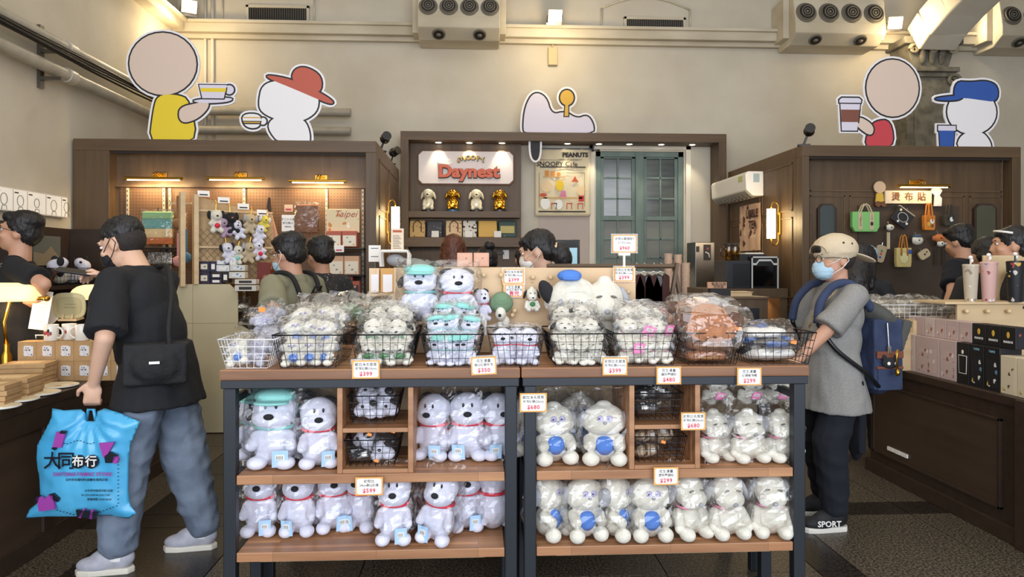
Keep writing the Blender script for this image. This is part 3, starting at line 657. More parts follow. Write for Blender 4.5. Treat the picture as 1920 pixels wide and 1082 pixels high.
sconce(XR0, 1463, 392, 447, -1, 'glowing tube wall lamp beside the coffee machine')
# ------------------------------------------------------------------ security cameras / spotlights on the unit tops
def clip_spot(p, rot, lab):
    t = thing('black_spotlight', lab, 'spotlight', p, rot)
    M().box(-.06, .06, -.03, .03, 0, .02).bar((0, 0, .02), (.03, 0, .10), .022).build('clamp', blackp, t, bevel=.004)
    M().ell((.05, 0, .15), (.055, .055, .055)).cyl((.05, 0, .15), (.05, -.08, .17), .045, .05, 16).build('head', blackp, t, smooth=True, angle=50)
clip_spot((onX(722, 280, XL1)[0]-.05, onX(722, 280, XL1)[1], ZC), .4, 'black spotlight on the top edge right of the felt hat cutout')
clip_spot((XL1-.05, onX(740, 300, XL1)[1], ZC), .9, 'second black spotlight further back on the left unit')
clip_spot((XR0+.05, YC+.08, ZC), -.3, 'black spotlight on the front corner of the right unit')
# ------------------------------------------------------------------ air conditioner on the side of the right unit
p0, p1 = onX(1432, 345, XR0), onX(1363, 350, XR0)
t = thing('air_conditioner', 'white wall air conditioner on the side of the right unit', 'air conditioner', (XR0, (p0[1]+p1[1])/2, onX(1432, 367, XR0)[2]))
L2 = abs(p1[1]-p0[1])/2; hh = onX(1432, 321, XR0)[2]-t.location[2]
M().prism([(0, 0), (-.13, .0), (-.21, .08), (-.21, hh-.03), (-.17, hh), (0, hh)], -L2, L2, 'XY').build('casing', whitep, t, bevel=.01) if 0 else None
cs = M(); pr = [(0, 0), (-.12, .0), (-.20, .07), (-.21, hh-.03), (-.18, hh), (0, hh)]
n = len(pr); vs = [(x, y, z) for y in (-L2, L2) for x, z in pr]; fs = [(i, (i+1) % n, n+(i+1) % n, n+i) for i in range(n)]+[tuple(range(n)), tuple(range(2*n-1, n-1, -1))]
cs.add(vs, fs).build('casing', whitep, t, bevel=.01)
M().bar((-.125, -L2+.04, .005), (-.185, -L2+.04, .06), .003, .003).cb((-.155, 0, .028), (.09, L2*2-.1, .012), Matrix.Rotation(math.radians(42), 3, 'Y')).build('air_flap', mat('flap_grey', '#8f8d88', .5), t)
for i in range(9): M().cb((-.13, -L2+.1+i*(2*L2-.2)/8, .015), (.07, .008, .03), Matrix.Rotation(.7, 3, 'Y')).build('louver', blackp, t)
M().box(-.12, -.05, -L2-.002, -L2+.001, hh*.55, hh*.9).build('energy_label', mat('lbl', '#9fb2b8', .6), t); M().box(-.2125, -.2105, -L2+.10, -L2+.22, hh-.10, hh-.04).build('sticker', mat('lbl_green', '#b8bf7a', .6), t)
# ------------------------------------------------------------------ poster on the side of the right unit
py0, py1 = onX(1428, 388, XR0), onX(1388, 385, XR0)
zz0 = onX(1410, 470, XR0)[2]; zz1 = onX(1410, 383, XR0)[2]
t = thing('tea_poster', 'pink and brown cloth poster beneath the air conditioner', 'poster', (XR0-.012, (py0[1]+py1[1])/2, (zz0+zz1)/2), PI/2)
ln = abs(py1[1]-py0[1])
# faces -x : local +x runs to -y
t.rotation_euler = (0, 0, -PI/2)
wavy(ln, zz1-zz0, 14, 14, .006).build('cloth', art('tea_print', '#d8b59a', ['#b98467', '#5c2f22', '#e3c6ad', '#8e4a34'], 9, .5), t, fixn=False, smooth=True)
text('UBBLE', .13, mat('tea_dark', '#3c2018', .7), t, (.12, -.02, (zz1-zz0)/2-.12), bold=.004); text('TEA', .13, mat('tea_dark', '#3c2018', .7), t, (.14, -.02, (zz1-zz0)/2-.25), bold=.004)
# ------------------------------------------------------------------ sign of the patch wall
a = onY(1658, 382, 7.1); b = onY(1745, 358, 7.1)
t = thing('patch_wall_sign', 'pale sign board with brown Chinese characters on the right unit', 'sign', ((a[0]+b[0])/2, 7.11, (a[2]+b[2])/2))
w_, h_ = b[0]-a[0], b[2]-a[2]
M().box(-w_/2, w_/2, -.03, 0, -h_/2, h_/2).build('board', mat('sign_cream', '#dcc9ac', .6), t, bevel=.004)
brn = mat('sign_brown', '#6b4123', .6)
for i, ch in enumerate('燙布貼'): text(ch, .092, brn, t, ((i-1)*.135, -.032, 0), bold=.002)
# plain stand-ins at both ends of the sign
M().prism(disc(0, .10, .062, 20), -.02, .0, org=(-w_/2-.05, 0, 0)).build('round_ornament', mat('orn_skin', '#cdb18f', .7), t, bevel=.003)
M().prism([(-.045, -.05), (.045, -.05), (.035, .04), (-.035, .04)], -.02, .0, org=(-w_/2-.05, 0, 0)).build('ornament_body', mat('orn_yellow', '#c9a63c', .7), t, bevel=.003)
M().prism(disc(-.02, -.07, .03, 12)+[], -.022, .0, org=(-w_/2-.05, 0, 0)).prism(disc(.04, -.07, .03, 12), -.022, 0, org=(-w_/2-.05, 0, 0)).build('ornament_foot', mat('orn_brown', '#6a4228', .7), t)
M().prism([(-.03, -.09), (.05, -.09), (.055, -.01), (.03, .02), (.06, .07), (.02, .11), (-.05, .09), (-.06, .05), (-.02, .02)], -.02, 0, org=(w_/2+.06, 0, 0)).build('white_ornament', white, t, bevel=.003)
# ================================================================== island tables
twood = wood('table_wood', '#a37250', '#cf9c70', 0, 9, .42, .05, planks=.03)
pine = wood('pale_ply', '#c2a57c', '#d8bf96', 0, 5, .5, .04); tsteel = mat('table_steel', '#25292f', .45, .3)
YT = 2.98; ZT = 1.075; XT = (-1.034, .196, 1.424)
ZS1, ZS2 = .641, .325
def table(x0, x1, y0, lab, cub=None):
    t = thing('display_table', lab, 'table', (x0, y0, 0)); W = x1-x0-.006; D = .46; LG = .05
    M().box(0, W, 0, D, ZT-.042, ZT).build('table_top', twood, t, bevel=.005)
    M().box(.004, W-.004, .004, D-.004, ZT-.077, ZT-.0425).build('apron', tsteel, t, bevel=.003)
    for lxx in (.012, W-LG-.012):
        for ly in (.01, .36): M().box(lxx, lxx+LG, ly, ly+LG, 0, ZT-.0775).build('leg', tsteel, t, bevel=.004)
        for z in (.60, .28, .93): M().box(lxx+.01, lxx+LG-.01, .06, .36, z, z+.03).build('side_rail', tsteel, t, bevel=.002)
    for z in (ZS1, ZS2): M().box(LG+.014, W-LG-.014, .015, .40, z-.038, z).build('shelf_board', twood, t, bevel=.003)
    M().box(LG+.014, W-LG-.014, .401, .412, ZS1+.001, ZT-.0775).build('back_board', pine, t)
    M().box(LG+.1, W-LG-.1, .05, .38, ZS2-.052, ZS2-.039).build('card_strip', pine, t)
    if cub:
        a, b = cub; a -= x0; b -= x0
        for x in (a, b-.022): M().box(x, x+.022, .02, .40, ZS1+.0005, ZT-.078).build('cubby_side', twood, t, bevel=.002)
        M().box(a+.0225, b-.0225, .02, .40, (ZS1+ZT-.078)/2-.009, (ZS1+ZT-.078)/2+.009).build('cubby_shelf', twood, t, bevel=.002)
        M().box(a+.0225, b-.0225, .02, .40, ZS1+.0005, ZS1+.018).build('cubby_floor', twood, t, bevel=.002)
    return t
fx = lambda px, Y=YT+.02: onY(px, 800, Y)[0]
table(XT[0], XT[1], YT, 'left front display table with wooden top and dark steel legs', (fx(632), fx(775)))
table(XT[1], XT[2], YT, 'right front display table with wooden top and dark steel legs', (fx(1180), fx(1313)))
table(XT[0]+.02, XT[1], YT+.475, 'left rear display table hidden behind the front one'); table(XT[1], XT[2], YT+.475, 'right rear display table hidden behind the front one')
# ------------------------------------------------------------------ wire baskets
wireb = mat('wire_black', '#15161a', .4, .4); wirew = mat('wire_white', '#e8e8e8', .4)
def basket(w, d, h, m_, lab, loc, rot=0, group='black wire baskets', n=7, rows=4, sq=.03):
    """tapered wire basket; front centre bottom at loc"""
    t = thing('wire_basket', lab, 'basket', loc, rot, group)
    tp = sq; top = [(-w/2, 0), (w/2, 0), (w/2, d), (-w/2, d)]; bot = [(-w/2+tp, tp*.5), (w/2-tp, tp*.5), (w/2-tp, d-tp), (-w/2+tp, d-tp)]
    P = lambda k, f: Vector((bot[k][0]+(top[k][0]-bot[k][0])*f, bot[k][1]+(top[k][1]-bot[k][1])*f, .003+h*f))
    r = M(); r.tube([P(k, 1) for k in range(4)], .0028, 6, closed=True); r.build('rim', m_, t, smooth=True)
    g = M()
    for i in range(0, rows):
        f = i/rows; g.tube([P(k, f) for k in range(4)], .0013, 4, closed=True)
    for k in range(4):
        k2 = (k+1) % 4; m = n if k % 2 == 0 else n+3
        for i in range(m+1):
            a = P(k, 0).lerp(P(k2, 0), i/m); b = P(k, 1).lerp(P(k2, 1), i/m); g.cyl(a, b, .0013, n=4, caps=False)
    for i in range(1, n): g.cyl(P(0, 0).lerp(P(1, 0), i/n), P(3, 0).lerp(P(2, 0), i/n), .0013, n=4, caps=False)
    g.build('wire_grid', m_, t, kind='stuff'); return t
# ------------------------------------------------------------------ cellophane
cello = glassy('cellophane', (1, 1, 1), .055, .045, .6, bump=.7, bscale=16, haze=.008)
def bagmesh(w, d, h, seed, flat=.8, zb=-.004, top=1.0, n=24, k=13, amp=.015):
    rr_ = random.Random(seed); off = Vector((rr_.uniform(0, 50), rr_.uniform(0, 50), rr_.uniform(0, 50))); vs = []; fs = []
    for j in range(k+1):
        v = j/k; q = math.sin(PI*min(v*1.9, .5)) if v < .27 else 1
        dy = d/2*(q*.9+.1)*(1 if v < .55 else max(.06, 1-((v-.55)/.45)**1.5)); dx = w/2*(q*.75+.25)*(1 if v < .8 else 1-.15*(v-.8)*top)
        for i in range(n):
            a = 2*PI*i/n; c, s_ = math.cos(a), math.sin(a); e = .75 if v < .6 else .75+.25*(v-.6)/.4
            x = dx*math.copysign(abs(c)**e, c); y = dy*math.copysign(abs(s_)**e, s_); z = zb+h*v
            p = Vector((x, y, z)); nz_ = noise.noise(p*28+off)+.6*noise.noise(p*60+off)
            o = Vector((c, s_, 0))*amp*nz_; z2 = z+(amp*2.2*noise.noise(Vector((x*20, 0, 3))+off) if v > .8 else 0)
            vs.append((x+o.x, y+o.y, max(z2, zb)))
    for j in range(k):
        for i in range(n): fs.append((j*n+i, j*n+(i+1) % n, (j+1)*n+(i+1) % n, (j+1)*n+i))
    fs.append(tuple(range(n-1, -1, -1))); fs.append(tuple(k*n+i for i in range(n)))
    return M().add(vs, fs)
# ------------------------------------------------------------------ soft toys (plain generic puppies)
fur = mat('plush_white', '#dcdcea', .95, 0, '#cfd0e0', 40, bump=.25, bscale=160, sheen=.3); furc = mat('plush_cream', '#dfdbcd', .95, 0, '#d0cbbc', 30, bump=.35, bscale=140, sheen=.3)
furg = mat('plush_grey', '#a5a6ab', .95, bump=.3, bscale=140); furk = mat('plush_black', '#1f1e22', .9, bump=.3, bscale=140); furb = mat('plush_blue', '#4f7fcf', .9, bump=.3, bscale=140)
mint = mat('plush_mint', '#8fcfc9', .9, bump=.2, bscale=140); red = mat('ribbon_red', '#d62440', .6); pink = mat('ribbon_pink', '#e58aa5', .6); mintr = mat('ribbon_mint', '#86c8c4', .6)
tagb = mat('tag_blue', '#a9cbe8', .5); tagp = mat('tag_pink', '#e487b4', .5); lilac = mat('eye_lilac', '#aba6cc', .5); green = mat('plush_green', '#6f8a6c', .95, bump=.6, bscale=90); leafg = mat('leaf_green', '#3f7a4b', .8)
bar_m = mat('barcode', '#2d2d2d', .6); orange = mat('sticker_orange', '#f0893a', .5)
def ring(r, z, th, sy=1, cy=0, tilt=0, n=20, flatr=1): return [(r*math.cos(2*PI*i/n), cy+r*sy*math.sin(2*PI*i/n), z+tilt*math.cos(2*PI*i/n)) for i in range(n)]
def hangtag(t, m_, x, y, z, rz=0, s=1, ry=0):
    o = M().cb((0, 0, 0), (.05*s, .003, .07*s)).build('paper_tag', m_, t, loc=(x, y, z), rot=(.15, ry, rz))
    q = M().box(-.014*s, .014*s, -.003, -.0016, -.004*s, .018*s); q.build('barcode_label', white, o)
    b = M()
    for i in range(5): b.box((-.011+.0045*i)*s, (-.0095+.0045*i)*s, -.0036, -.0031, -.001*s, .014*s)
    b.build('barcode', bar_m, o, kind='stuff') if s > .9 else None
def toyA(bag=True, collar=red, cap=None, ears='top', vox=.006, seed=1, tagm=tagb, tsign=1):
    t = thing('plush_dog', 'x', 'plush toy')
    b = M().ell((0, 0, .085), (.072, .062, .085)).ell((0, 0, .14), (.058, .052, .06))
    for s in (-1, 1): b.ell((s*.045, -.058, .026), (.033, .042, .027)); b.cap((s*.055, -.03, .135), .018, (s*.062, -.062, .095), .021)
    b.ell((0, .0, .235), (.074, .066, .072)); b.ell((0, -.032, .208), (.070, .058, .050)); b.ell((0, .06, .05), (.02, .025, .02))
    blob(b, vox, 'body', fur, t, 3)
    M().ell((0, -.093, .222), (.0165, .010, .0125)).build('nose', furk, t, smooth=True)
    for s in (-1, 1):
        M().ell((s*.017, -.063, .258), (.0045, .004, .010)).build('eye', blackp, t, smooth=True)
        if ears == 'top': M().ell((s*.048, .012, .292), (.030, .018, .014), (0, s*.5, 0)).build('ear', furk, t, smooth=True)
        else: M().ell((s*.078, .005, .222), (.016, .026, .036), (0, -s*.3, 0)).build('ear', furk, t, smooth=True)
    M().tube(ring(.060, .167, 0, .92, -.003), .0075, 8, closed=True).build('collar', collar, t, smooth=True)
    if cap:
        blob(M().ell((0, .005, .290), (.070, .064, .035)).ell((0, -.055, .272), (.062, .045, .010)), .006, 'cap', cap, t, 2)
    if tagm: hangtag(t, tagm, tsign*.035, -.088, .05, tsign*.2)
    if bag: bagmesh(.20, .19, .35, seed).build('plastic_bag', cello, t)
    return t
def toyC(bag=True, seed=2, vox=.006):
    t = thing('plush_dog', 'x', 'plush toy')
    b = M().ell((0, .0, .075), (.060, .052, .075)).ell((0, -.002, .205), (.082, .070, .072)).ell((0, -.01, .185), (.084, .066, .055))
    for s in (-1, 1): b.ell((s*.052, -.065, .032), (.034, .036, .034)); b.cap((s*.058, -.02, .115), .022, (s*.056, -.062, .090), .024)
    b.ell((0, .0, .272), (.03, .026, .02))
    blob(b, vox, 'body', furc, t, 3)
    M().ell((0, -.026, .085), (.041, .040, .048)).build('blue_belly', furb, t, smooth=True)
    M().ell((0, -.073, .203), (.008, .008, .010)).build('nose', furg, t, smooth=True)
    for s in (-1, 1):
        e = M().ell((s*.017, -.070, .220), (.012, .005, .015)).build('eye', lilac, t, smooth=True)
        M().ell((s*.017-.004, -.075, .220), (.004, .002, .004)).build('pupil', blackp, e, smooth=True)
        M().ell((s*.084, .005, .20), (.018, .030, .042), (0, -s*.2, 0)).build('ear', furg, t, smooth=True)
    if bag: bagmesh(.21, .20, .35, seed).build('plastic_bag', cello, t)
    return t
def toyD(bag=True, seed=3, vox=.006, tagm=None, collar=pink, earm=furg):
    t = thing('plush_dog', 'x', 'plush toy')
    b = M().ell((0, .0, .07), (.058, .055, .07)).ell((0, 0, .21), (.070, .062, .075)).ell((0, -.035, .178), (.062, .055, .048)).ell((0, .0, .285), (.026, .024, .016))
    for s in (-1, 1):
        b.ell((s*.048, -.062, .030), (.032, .042, .032)); b.cap((s*.06, -.01, .115), .022, (s*.074, -.05, .055), .025)
    blob(b, vox, 'body', furc, t, 3)
    M().ell((0, -.090, .168), (.011, .008, .010)).build('nose', furg if earm is furg else blackp, t, smooth=True)
    for s in (-1, 1):
        M().ell((s*.026, -.061, .222), (.012, .005, .0045), (0, s*.25, 0)).build('eye', mat('sleepy', '#6b665e', .8) if earm is furg else blackp, t, smooth=True)
        M().ell((s*.080, .012, .205), (.016, .036, .056), (0, -s*.35, 0)).build('ear', earm, t, smooth=True)
    if collar: M().tube(ring(.053, .140, 0, .95, -.004), .005, 8, closed=True).build('collar', collar, t, smooth=True)
    if tagm: hangtag(t, tagm, .0, -.098, .09, .15, 1.05, .2)
    if bag: bagmesh(.21, .20, .36, seed).build('plastic_bag', cello, t)
    return t
PA = [toyA(seed=11), toyA(seed=12, tsign=-1)]; PAb = toyA(seed=13, cap=mint, collar=mintr, ears='side'); PC = [toyC(seed=14), toyC(seed=15)]; PD = [toyD(seed=16), toyD(seed=17)]
PDt = toyD(seed=18, tagm=tagp, collar=None)
used = set()
def put(proto, p, rz, label, group=None, scale=None, tilt=(0, 0)):
    o = dup(proto, p, (tilt[0], tilt[1], rz), label, group, scale); return o
GB = 'bagged soft toys on the bottom shelf'; GM = 'bagged soft toys on the middle shelf'
ja = [(490, 1008, 'leftmost bagged white plush dog with red collar on the bottom shelf', .05), (562, 1008, 'bagged white plush dog with red collar, second from left on the bottom shelf', 0), (624, 1001, 'bagged white plush dog looking right, third on the left bottom shelf', .25), (680, 999, 'bagged white plush dog under the $599 price card', -.25), (738, 1030, 'bagged white plush dog standing forward in the middle of the left bottom shelf', 0), (818, 1022, 'bagged white plush dog leaning with a skewed red collar, left bottom shelf', -.3), (873, 999, 'bagged white plush dog behind the leaning one on the left bottom shelf', .1), (922, 1000, 'bagged white plush dog turned backwards by the middle legs, left bottom shelf', 2.6)]
for i, (px, py, lab, rz_) in enumerate(ja):
    p = onZ(px, py-10, ZS2+.004); p[1] = max(p[1], YT+.11)
    put(PA[i % 2], p, rz_, lab, GB, .98, (0, .12 if i == 5 else 0))
jc = [(1026, 1012, PC[0], 'bagged cream plush dog with blue belly, leftmost on the right bottom shelf', .9), (1095, 1014, PC[1], 'bagged cream plush dog with lilac eyes, second on the right bottom shelf', .2), (1153, 1012, PC[0], 'bagged cream plush dog turned right, third on the right bottom shelf', .9), (1218, 1014, PC[1], 'bagged cream plush dog facing forward with blue belly, middle of the right bottom shelf', 0), (1290, 1010, PD[0], 'bagged cream plush dog with pink collar beside the blue-bellied ones', .35), (1362, 1010, PD[1], 'bagged cream plush dog with pink collar, second from the right leg', .1), (1444, 1008, PD[0], 'bagged cream plush dog with pink collar next to the right table leg', -.15)]
for px, py, pr, lab, rz_ in jc:
    p = onZ(px, py-8, ZS2+.004); put(pr, p, rz_, lab, GB, (1.02, 1, .93))
for px, lab in ((1060, 'bagged cream plush dog in the second row behind the lilac-eyed one'), (1325, 'bagged cream plush dog in the second row behind the pink collars'), (1403, 'bagged cream plush dog in the second row near the right leg')):
    put(PD[0], (onY(px, 950, YT+.32)[0], YT+.30, ZS2+.004), .1, lab, GB, (1, 1, .93))
jm = [(516, 880, PAb, 'large bagged white plush dog wearing a mint cap on the middle shelf', 0, (1.3, 1.1, 1.02)), (598, 880, PA[0], 'large bagged white plush dog with red collar beside the mint cap one', .2, (1.08, 1, .95)), (815, 866, PA[0], 'bagged white plush dog looking left right of the cubby baskets', -.35, (1.05, 1, .93)), (877, 866, PA[1], 'bagged white plush dog with red collar in the middle right of the cubby', .0, (1.12, 1, .95)), (932, 864, PA[1], 'bagged white plush dog half hidden by the table leg, middle shelf', .3, (1.05, 1, .93)), (1037, 873, PC[0], 'bagged cream plush dog with blue belly under the $680 card', .2, (1.12, 1, .90)), (1132, 874, PC[1], 'bagged cream plush dog with blue belly left of the dark cubby baskets', -.1, (1.14, 1, .92)), (1337, 868, PD[0], 'bagged cream plush dog with pink collar, left of three on the middle shelf', .3, (.98, .9, .74)), (1401, 870, PD[1], 'bagged cream plush dog with pink collar, middle of three on the middle shelf', .1, (1.0, .9, .76)), (1462, 868, PD[0], 'bagged cream plush dog with pink collar, right of three by the leg', .25, (.98, .9, .74))]
for px, py, pr, lab, rz_, sc_ in jm:
    p = onZ(px, py-8, ZS1+.004); p[1] = max(p[1], YT+.13); put(pr, p, rz_, lab, GM, sc_)
for px, pr, lab in ((488, PAb, 'mint capped bagged plush behind the large one at the left'), (1083, PC[0], 'bagged cream plush between and behind the two blue bellies'), (992, PC[1], 'bagged cream plush peeking between the two middle table legs'), (560, PA[1], 'bagged white plush in the second row between the two large ones')):
    put(pr, (onY(px, 820, YT+.33)[0], YT+.30, ZS1+.004), .0, lab, GM, (1.1, 1, .95))
for px, lab in ((1347, 'upside toy with pink tag, left of three stacked under the table top'), (1414, 'bagged toy with pink tag, middle of three stacked under the table top'), (1464, 'bagged toy with pink tag, right of three stacked under the table top')):
    put(PDt, (onY(px, 760, YT+.22)[0], YT+.26, ZS1+.232), 0, lab.replace('upside toy', 'bagged toy'), GM, (.78, .7, .46), (0, 0))
# ------------------------------------------------------------------ toys in the top baskets
miniA = toyA(vox=.008, seed=21, tagm=None); miniM = toyA(vox=.008, seed=22, cap=mint, collar=mintr, ears='side', tagm=None)
miniC = toyC(vox=.008, seed=23); miniD = toyD(vox=.008, seed=24, earm=furk, collar=None); miniG = toyD(vox=.008, seed=25, tagm=None)
miniL = toyD(vox=.008, seed=27, earm=furk, collar=None); M().ell((0, -.055, .10), (.045, .022, .035)).build('green_bib', leafg, miniL, smooth=True)
miniT = toyD(vox=.008, seed=26, tagm=None); hangtag(miniT, tagp, .05, -.10, .16, .3, 1.6, .2)
furs = mat('plush_smoke', '#a9a8b4', .95, bump=.3, bscale=140)
bas = [(408, 515, .30, wirew, 'white wire basket at the left end of the table', None), (510, 642, .40, wireb, 'black wire basket of cream toys with blue bellies', miniC), (656, 779, .40, wireb, 'black wire basket of puppies with green bibs', miniL), (788, 908, .36, wireb, 'black wire basket of mint capped puppies', miniM), (914, 1022, .34, wireb, 'black wire basket of three puppies with red collars', miniA), (1029, 1150, .38, wireb, 'black wire basket of cream puppies with black noses', miniD), (1153, 1277, .38, wireb, 'black wire basket of toys with pink tags', miniG), (1280, 1395, .38, wireb, 'black wire basket of brown plush pouches', 'brown'), (1399, 1531, .38, wireb, 'black wire basket of plush hats at the right end', 'hat')]
names = {miniC: 'cream toy with blue belly', miniL: 'cream puppy with green bib', miniM: 'white puppy with mint cap', miniA: 'white puppy with red collar', miniD: 'cream puppy with black ears', miniG: 'cream puppy with grey ears'}
spots_all = [(-.3, .06, 0, 'lower left front'), (.0, .06, 0, 'lower middle front'), (.3, .06, 0, 'lower right front'), (-.3, .10, .078, 'upper left front'), (.02, .12, .080, 'upper middle front'), (.32, .10, .075, 'upper right front'), (-.26, .20, .122, 'top left of the heap'), (.10, .22, .126, 'top middle of the heap'), (.33, .24, .112, 'top right of the heap'), (-.15, .31, .12, 'back left of the heap'), (.2, .32, .12, 'back right of the heap')]
bpos = []
for bi, (a, b, dd, m_, lab, kind) in enumerate(bas):
    xa, xb = onY(a, 640, YT+.02)[0], onY(b, 640, YT+.02)[0]; w_ = xb-xa-.004; cx = (xa+xb)/2
    hgt = .135 if bi else .118
    basket(w_, dd, hgt, m_, lab, (cx, YT+.015, ZT+.001), 0, 'wire baskets along the table top', 8 if bi else 6, 4); bpos.append((cx, w_))
    if kind is None or isinstance(kind, str): continue
    sp = spots_all
    if kind is miniA: sp = [(-.30, .07, 0, 'left'), (.03, .08, .0, 'middle'), (.31, .07, 0, 'right')]
    for (fx_, dy, dz, nm) in sp:
        sc_ = (.62, .54, .39) if kind is not miniA else (.60, .52, .50)
        if kind is miniM: sc_ = (.60, .5, .40)
        r_ = R.uniform(-.5, .5); ti = (R.uniform(-.25, .1), R.uniform(-.2, .2)) if dz > 0 else (R.uniform(-.1, .05), R.uniform(-.08, .08))
        pr = miniT if (kind is miniG and nm in ('upper middle front', 'upper right front', 'lower left front')) else kind
        put(pr, (cx+fx_*(w_-.07), YT+.02+dy, ZT+.006+dz), r_, 'small bagged %s, %s in its basket' % (names[kind], nm), 'toys in the basket of ' + names[kind].replace('toy', 'toys').replace('puppy', 'puppies'), sc_, ti)
# white basket: smoke grey toys
smoke = toyC(vox=.009, seed=31)
for ch in list(smoke.children):
    if ch.name.startswith(('body', 'ear', 'blue_belly')):
        ch.data = ch.data.copy(); ch.data.materials.clear(); ch.data.materials.append(furs)
cx, w_ = bpos[0]
for fx_, dy, dz, nm in ((-.25, .06, 0, 'lower left'), (.15, .07, 0, 'lower middle'), (.3, .16, .03, 'lower right'), (.1, .2, .1, 'top'), (.34, .25, .12, 'top right')):
    put(smoke if dz or fx_ > 0 else miniC, (cx+fx_*(w_-.08), YT+.02+dy, ZT+.006+dz), R.uniform(-.5, .5), 'bagged smoke grey plush, %s in the white basket' % nm, 'toys in the white basket', (.58, .5, .42), (R.uniform(-.2, .2), R.uniform(-.3, .3)))
tag(M().cb((0, 0, 0), (.028, .002, .022)).build('orange_sticker', orange, loc=(cx+.02, YT+.17, ZT+.235), rot=(-.5, .2, .2)), 'orange price sticker on the toys in the white basket', 'sticker')
# brown plush pouches
brp = mat('plush_tan', '#a56a45', .95, 0, '#b57a53', 20, bump=.4, bscale=120); brd = mat('plush_brown', '#5d3d2c', .95, bump=.4, bscale=120); brl = mat('plush_honey', '#c08a4e', .95, bump=.3, bscale=120)
def pouch(bagged=True, seed=40):
    t = thing('plush_pouch', 'x', 'pouch')
    b = M().ell((0, 0, .032), (.105, .10, .03)).ell((-.06, -.02, .028), (.055, .07, .026)).ell((.06, -.02, .028), (.055, .07, .026)).ell((0, -.05, .04), (.07, .05, .026))
    blob(b, .007, 'body', brp, t, 3, wr=(.004, (30, 18, 60)))
    for s in (-1, 1): M().ell((s*.105, .03, .03), (.045, .06, .022), (0, 0, s*.4)).build('ear', brd, t, smooth=True)
    M().ell((0, -.085, .052), (.014, .008, .009)).build('nose', brd, t, smooth=True)
    M().ell((0, -.082, .026), (.062, .018, .012)).build('muzzle', brl, t, smooth=True)
    bg_ = bagmesh(.30, .28, .11, seed, amp=.012, n=26, k=7); bg_.build('plastic_bag', cello, t); return t
pp = pouch(seed=41); cx, w_ = bpos[7]
for i, (dy, dz, sc_, tl, nm) in enumerate(((.14, .002, .85, 0, 'bottom of the stack'), (.14, .052, .88, -.0, 'second from the bottom'), (.15, .105, .92, -.12, 'third, at the basket rim'), (.10, .155, .98, .95, 'tilted forward on top'), (.28, .19, .92, .4, 'behind the tilted one'))):
    put(pp, (cx+R.uniform(-.01, .01), YT+dy, ZT+.006+dz), R.uniform(-.08, .08), 'bagged tan plush pouch, %s in its basket' % nm, 'tan plush pouches', sc_, (tl, 0))
tag(M().cb((0, 0, 0), (.032, .002, .014)).build('orange_sticker', orange, loc=(cx+.115, YT+.04, ZT+.155)), 'orange price sticker at the rim of the pouch basket', 'sticker')
# plush hats
hw = mat('plush_offwhite', '#e4e1da', .95, bump=.3, bscale=120)
def hat(m1, m2, seed):
    t = thing('plush_hat', 'x', 'hat')
    blob(M().ell((0, 0, .022), (.12, .09, .022)).ell((-.05, .0, .03), (.06, .08, .024)).ell((.05, 0, .03), (.07, .08, .022)), .007, 'crown', m1, t, 3, wr=(.004, (25, 15, 60)))
    for s in (-1, 1): M().ell((s*.085, .02, .05), (.05, .05, .02), (0, s*.3, 0)).build('ear', m2, t, smooth=True)
    bagmesh(.29, .24, .09, seed, amp=.012, n=24, k=6).build('plastic_bag', cello, t); return t
ha, hb, hc = hat(hw, furk, 51), hat(furk, furb, 52), hat(furb, furb, 53); cx, w_ = bpos[8]
for pr, dx_, dy, dz, sc_, tl, nm in ((ha, -.01, .14, .004, .98, -.1, 'off-white plush hat at the bottom of the right end basket'), (hb, 0, .16, .05, .9, 0, 'black and blue plush hat in the middle of the right end basket'), (hc, .01, .08, .068, .38, -.4, 'blue plush hat at the front of the right end basket'), (ha, -.03, .18, .098, .95, 0, 'off-white plush hat on top of the right end basket'), (hc, -.04, .20, .128, .5, .1, 'small blue plush hat at the very top of the right end basket')):
    put(pr, (cx+dx_, YT+dy, ZT+.004+dz), R.uniform(-.1, .1), nm, 'plush hats in the right end basket', sc_, (tl, 0))
tag(M().cb((0, 0, 0), (.024, .002, .018)).build('orange_sticker', orange, loc=(cx+.055, YT+.022, ZT+.10), rot=(0, .2, 0)), 'orange price sticker in the hat basket', 'sticker')
# ------------------------------------------------------------------ cubby baskets
def mixtoy(seed):
    t = thing('plush_keyring', 'x', 'plush toy')
    blob(M().ell((0, 0, .05), (.05, .05, .05)).ell((.03, -.03, .03), (.035, .03, .03)).ell((-.03, -.025, .03), (.03, .03, .03)), .006, 'body', fur, t, 3)
    M().ell((.035, -.02, .075), (.024, .03, .016), (0, .5, 0)).build('ear', furk, t, smooth=True); M().ell((-.01, -.052, .055), (.009, .006, .008)).build('nose', blackp, t, smooth=True)
    bagmesh(.14, .13, .14, seed, n=18, k=8).build('plastic_bag', cello, t); return t
mt = mixtoy(61)
canv = mat('canvas_print', '#b8a384', .9); canvas = art('canvas_art', '#b9a182', ['#6e4b38', '#d8c9ae', '#8a6a50', '#40332c'], 22, .45); dark_foil = mat('dark_foil', '#2c2b2b', .25, .3, '#5a5856', 14, bump=.6, bscale=30)
strapb = mat('strap_dark', '#4b2f22', .6)
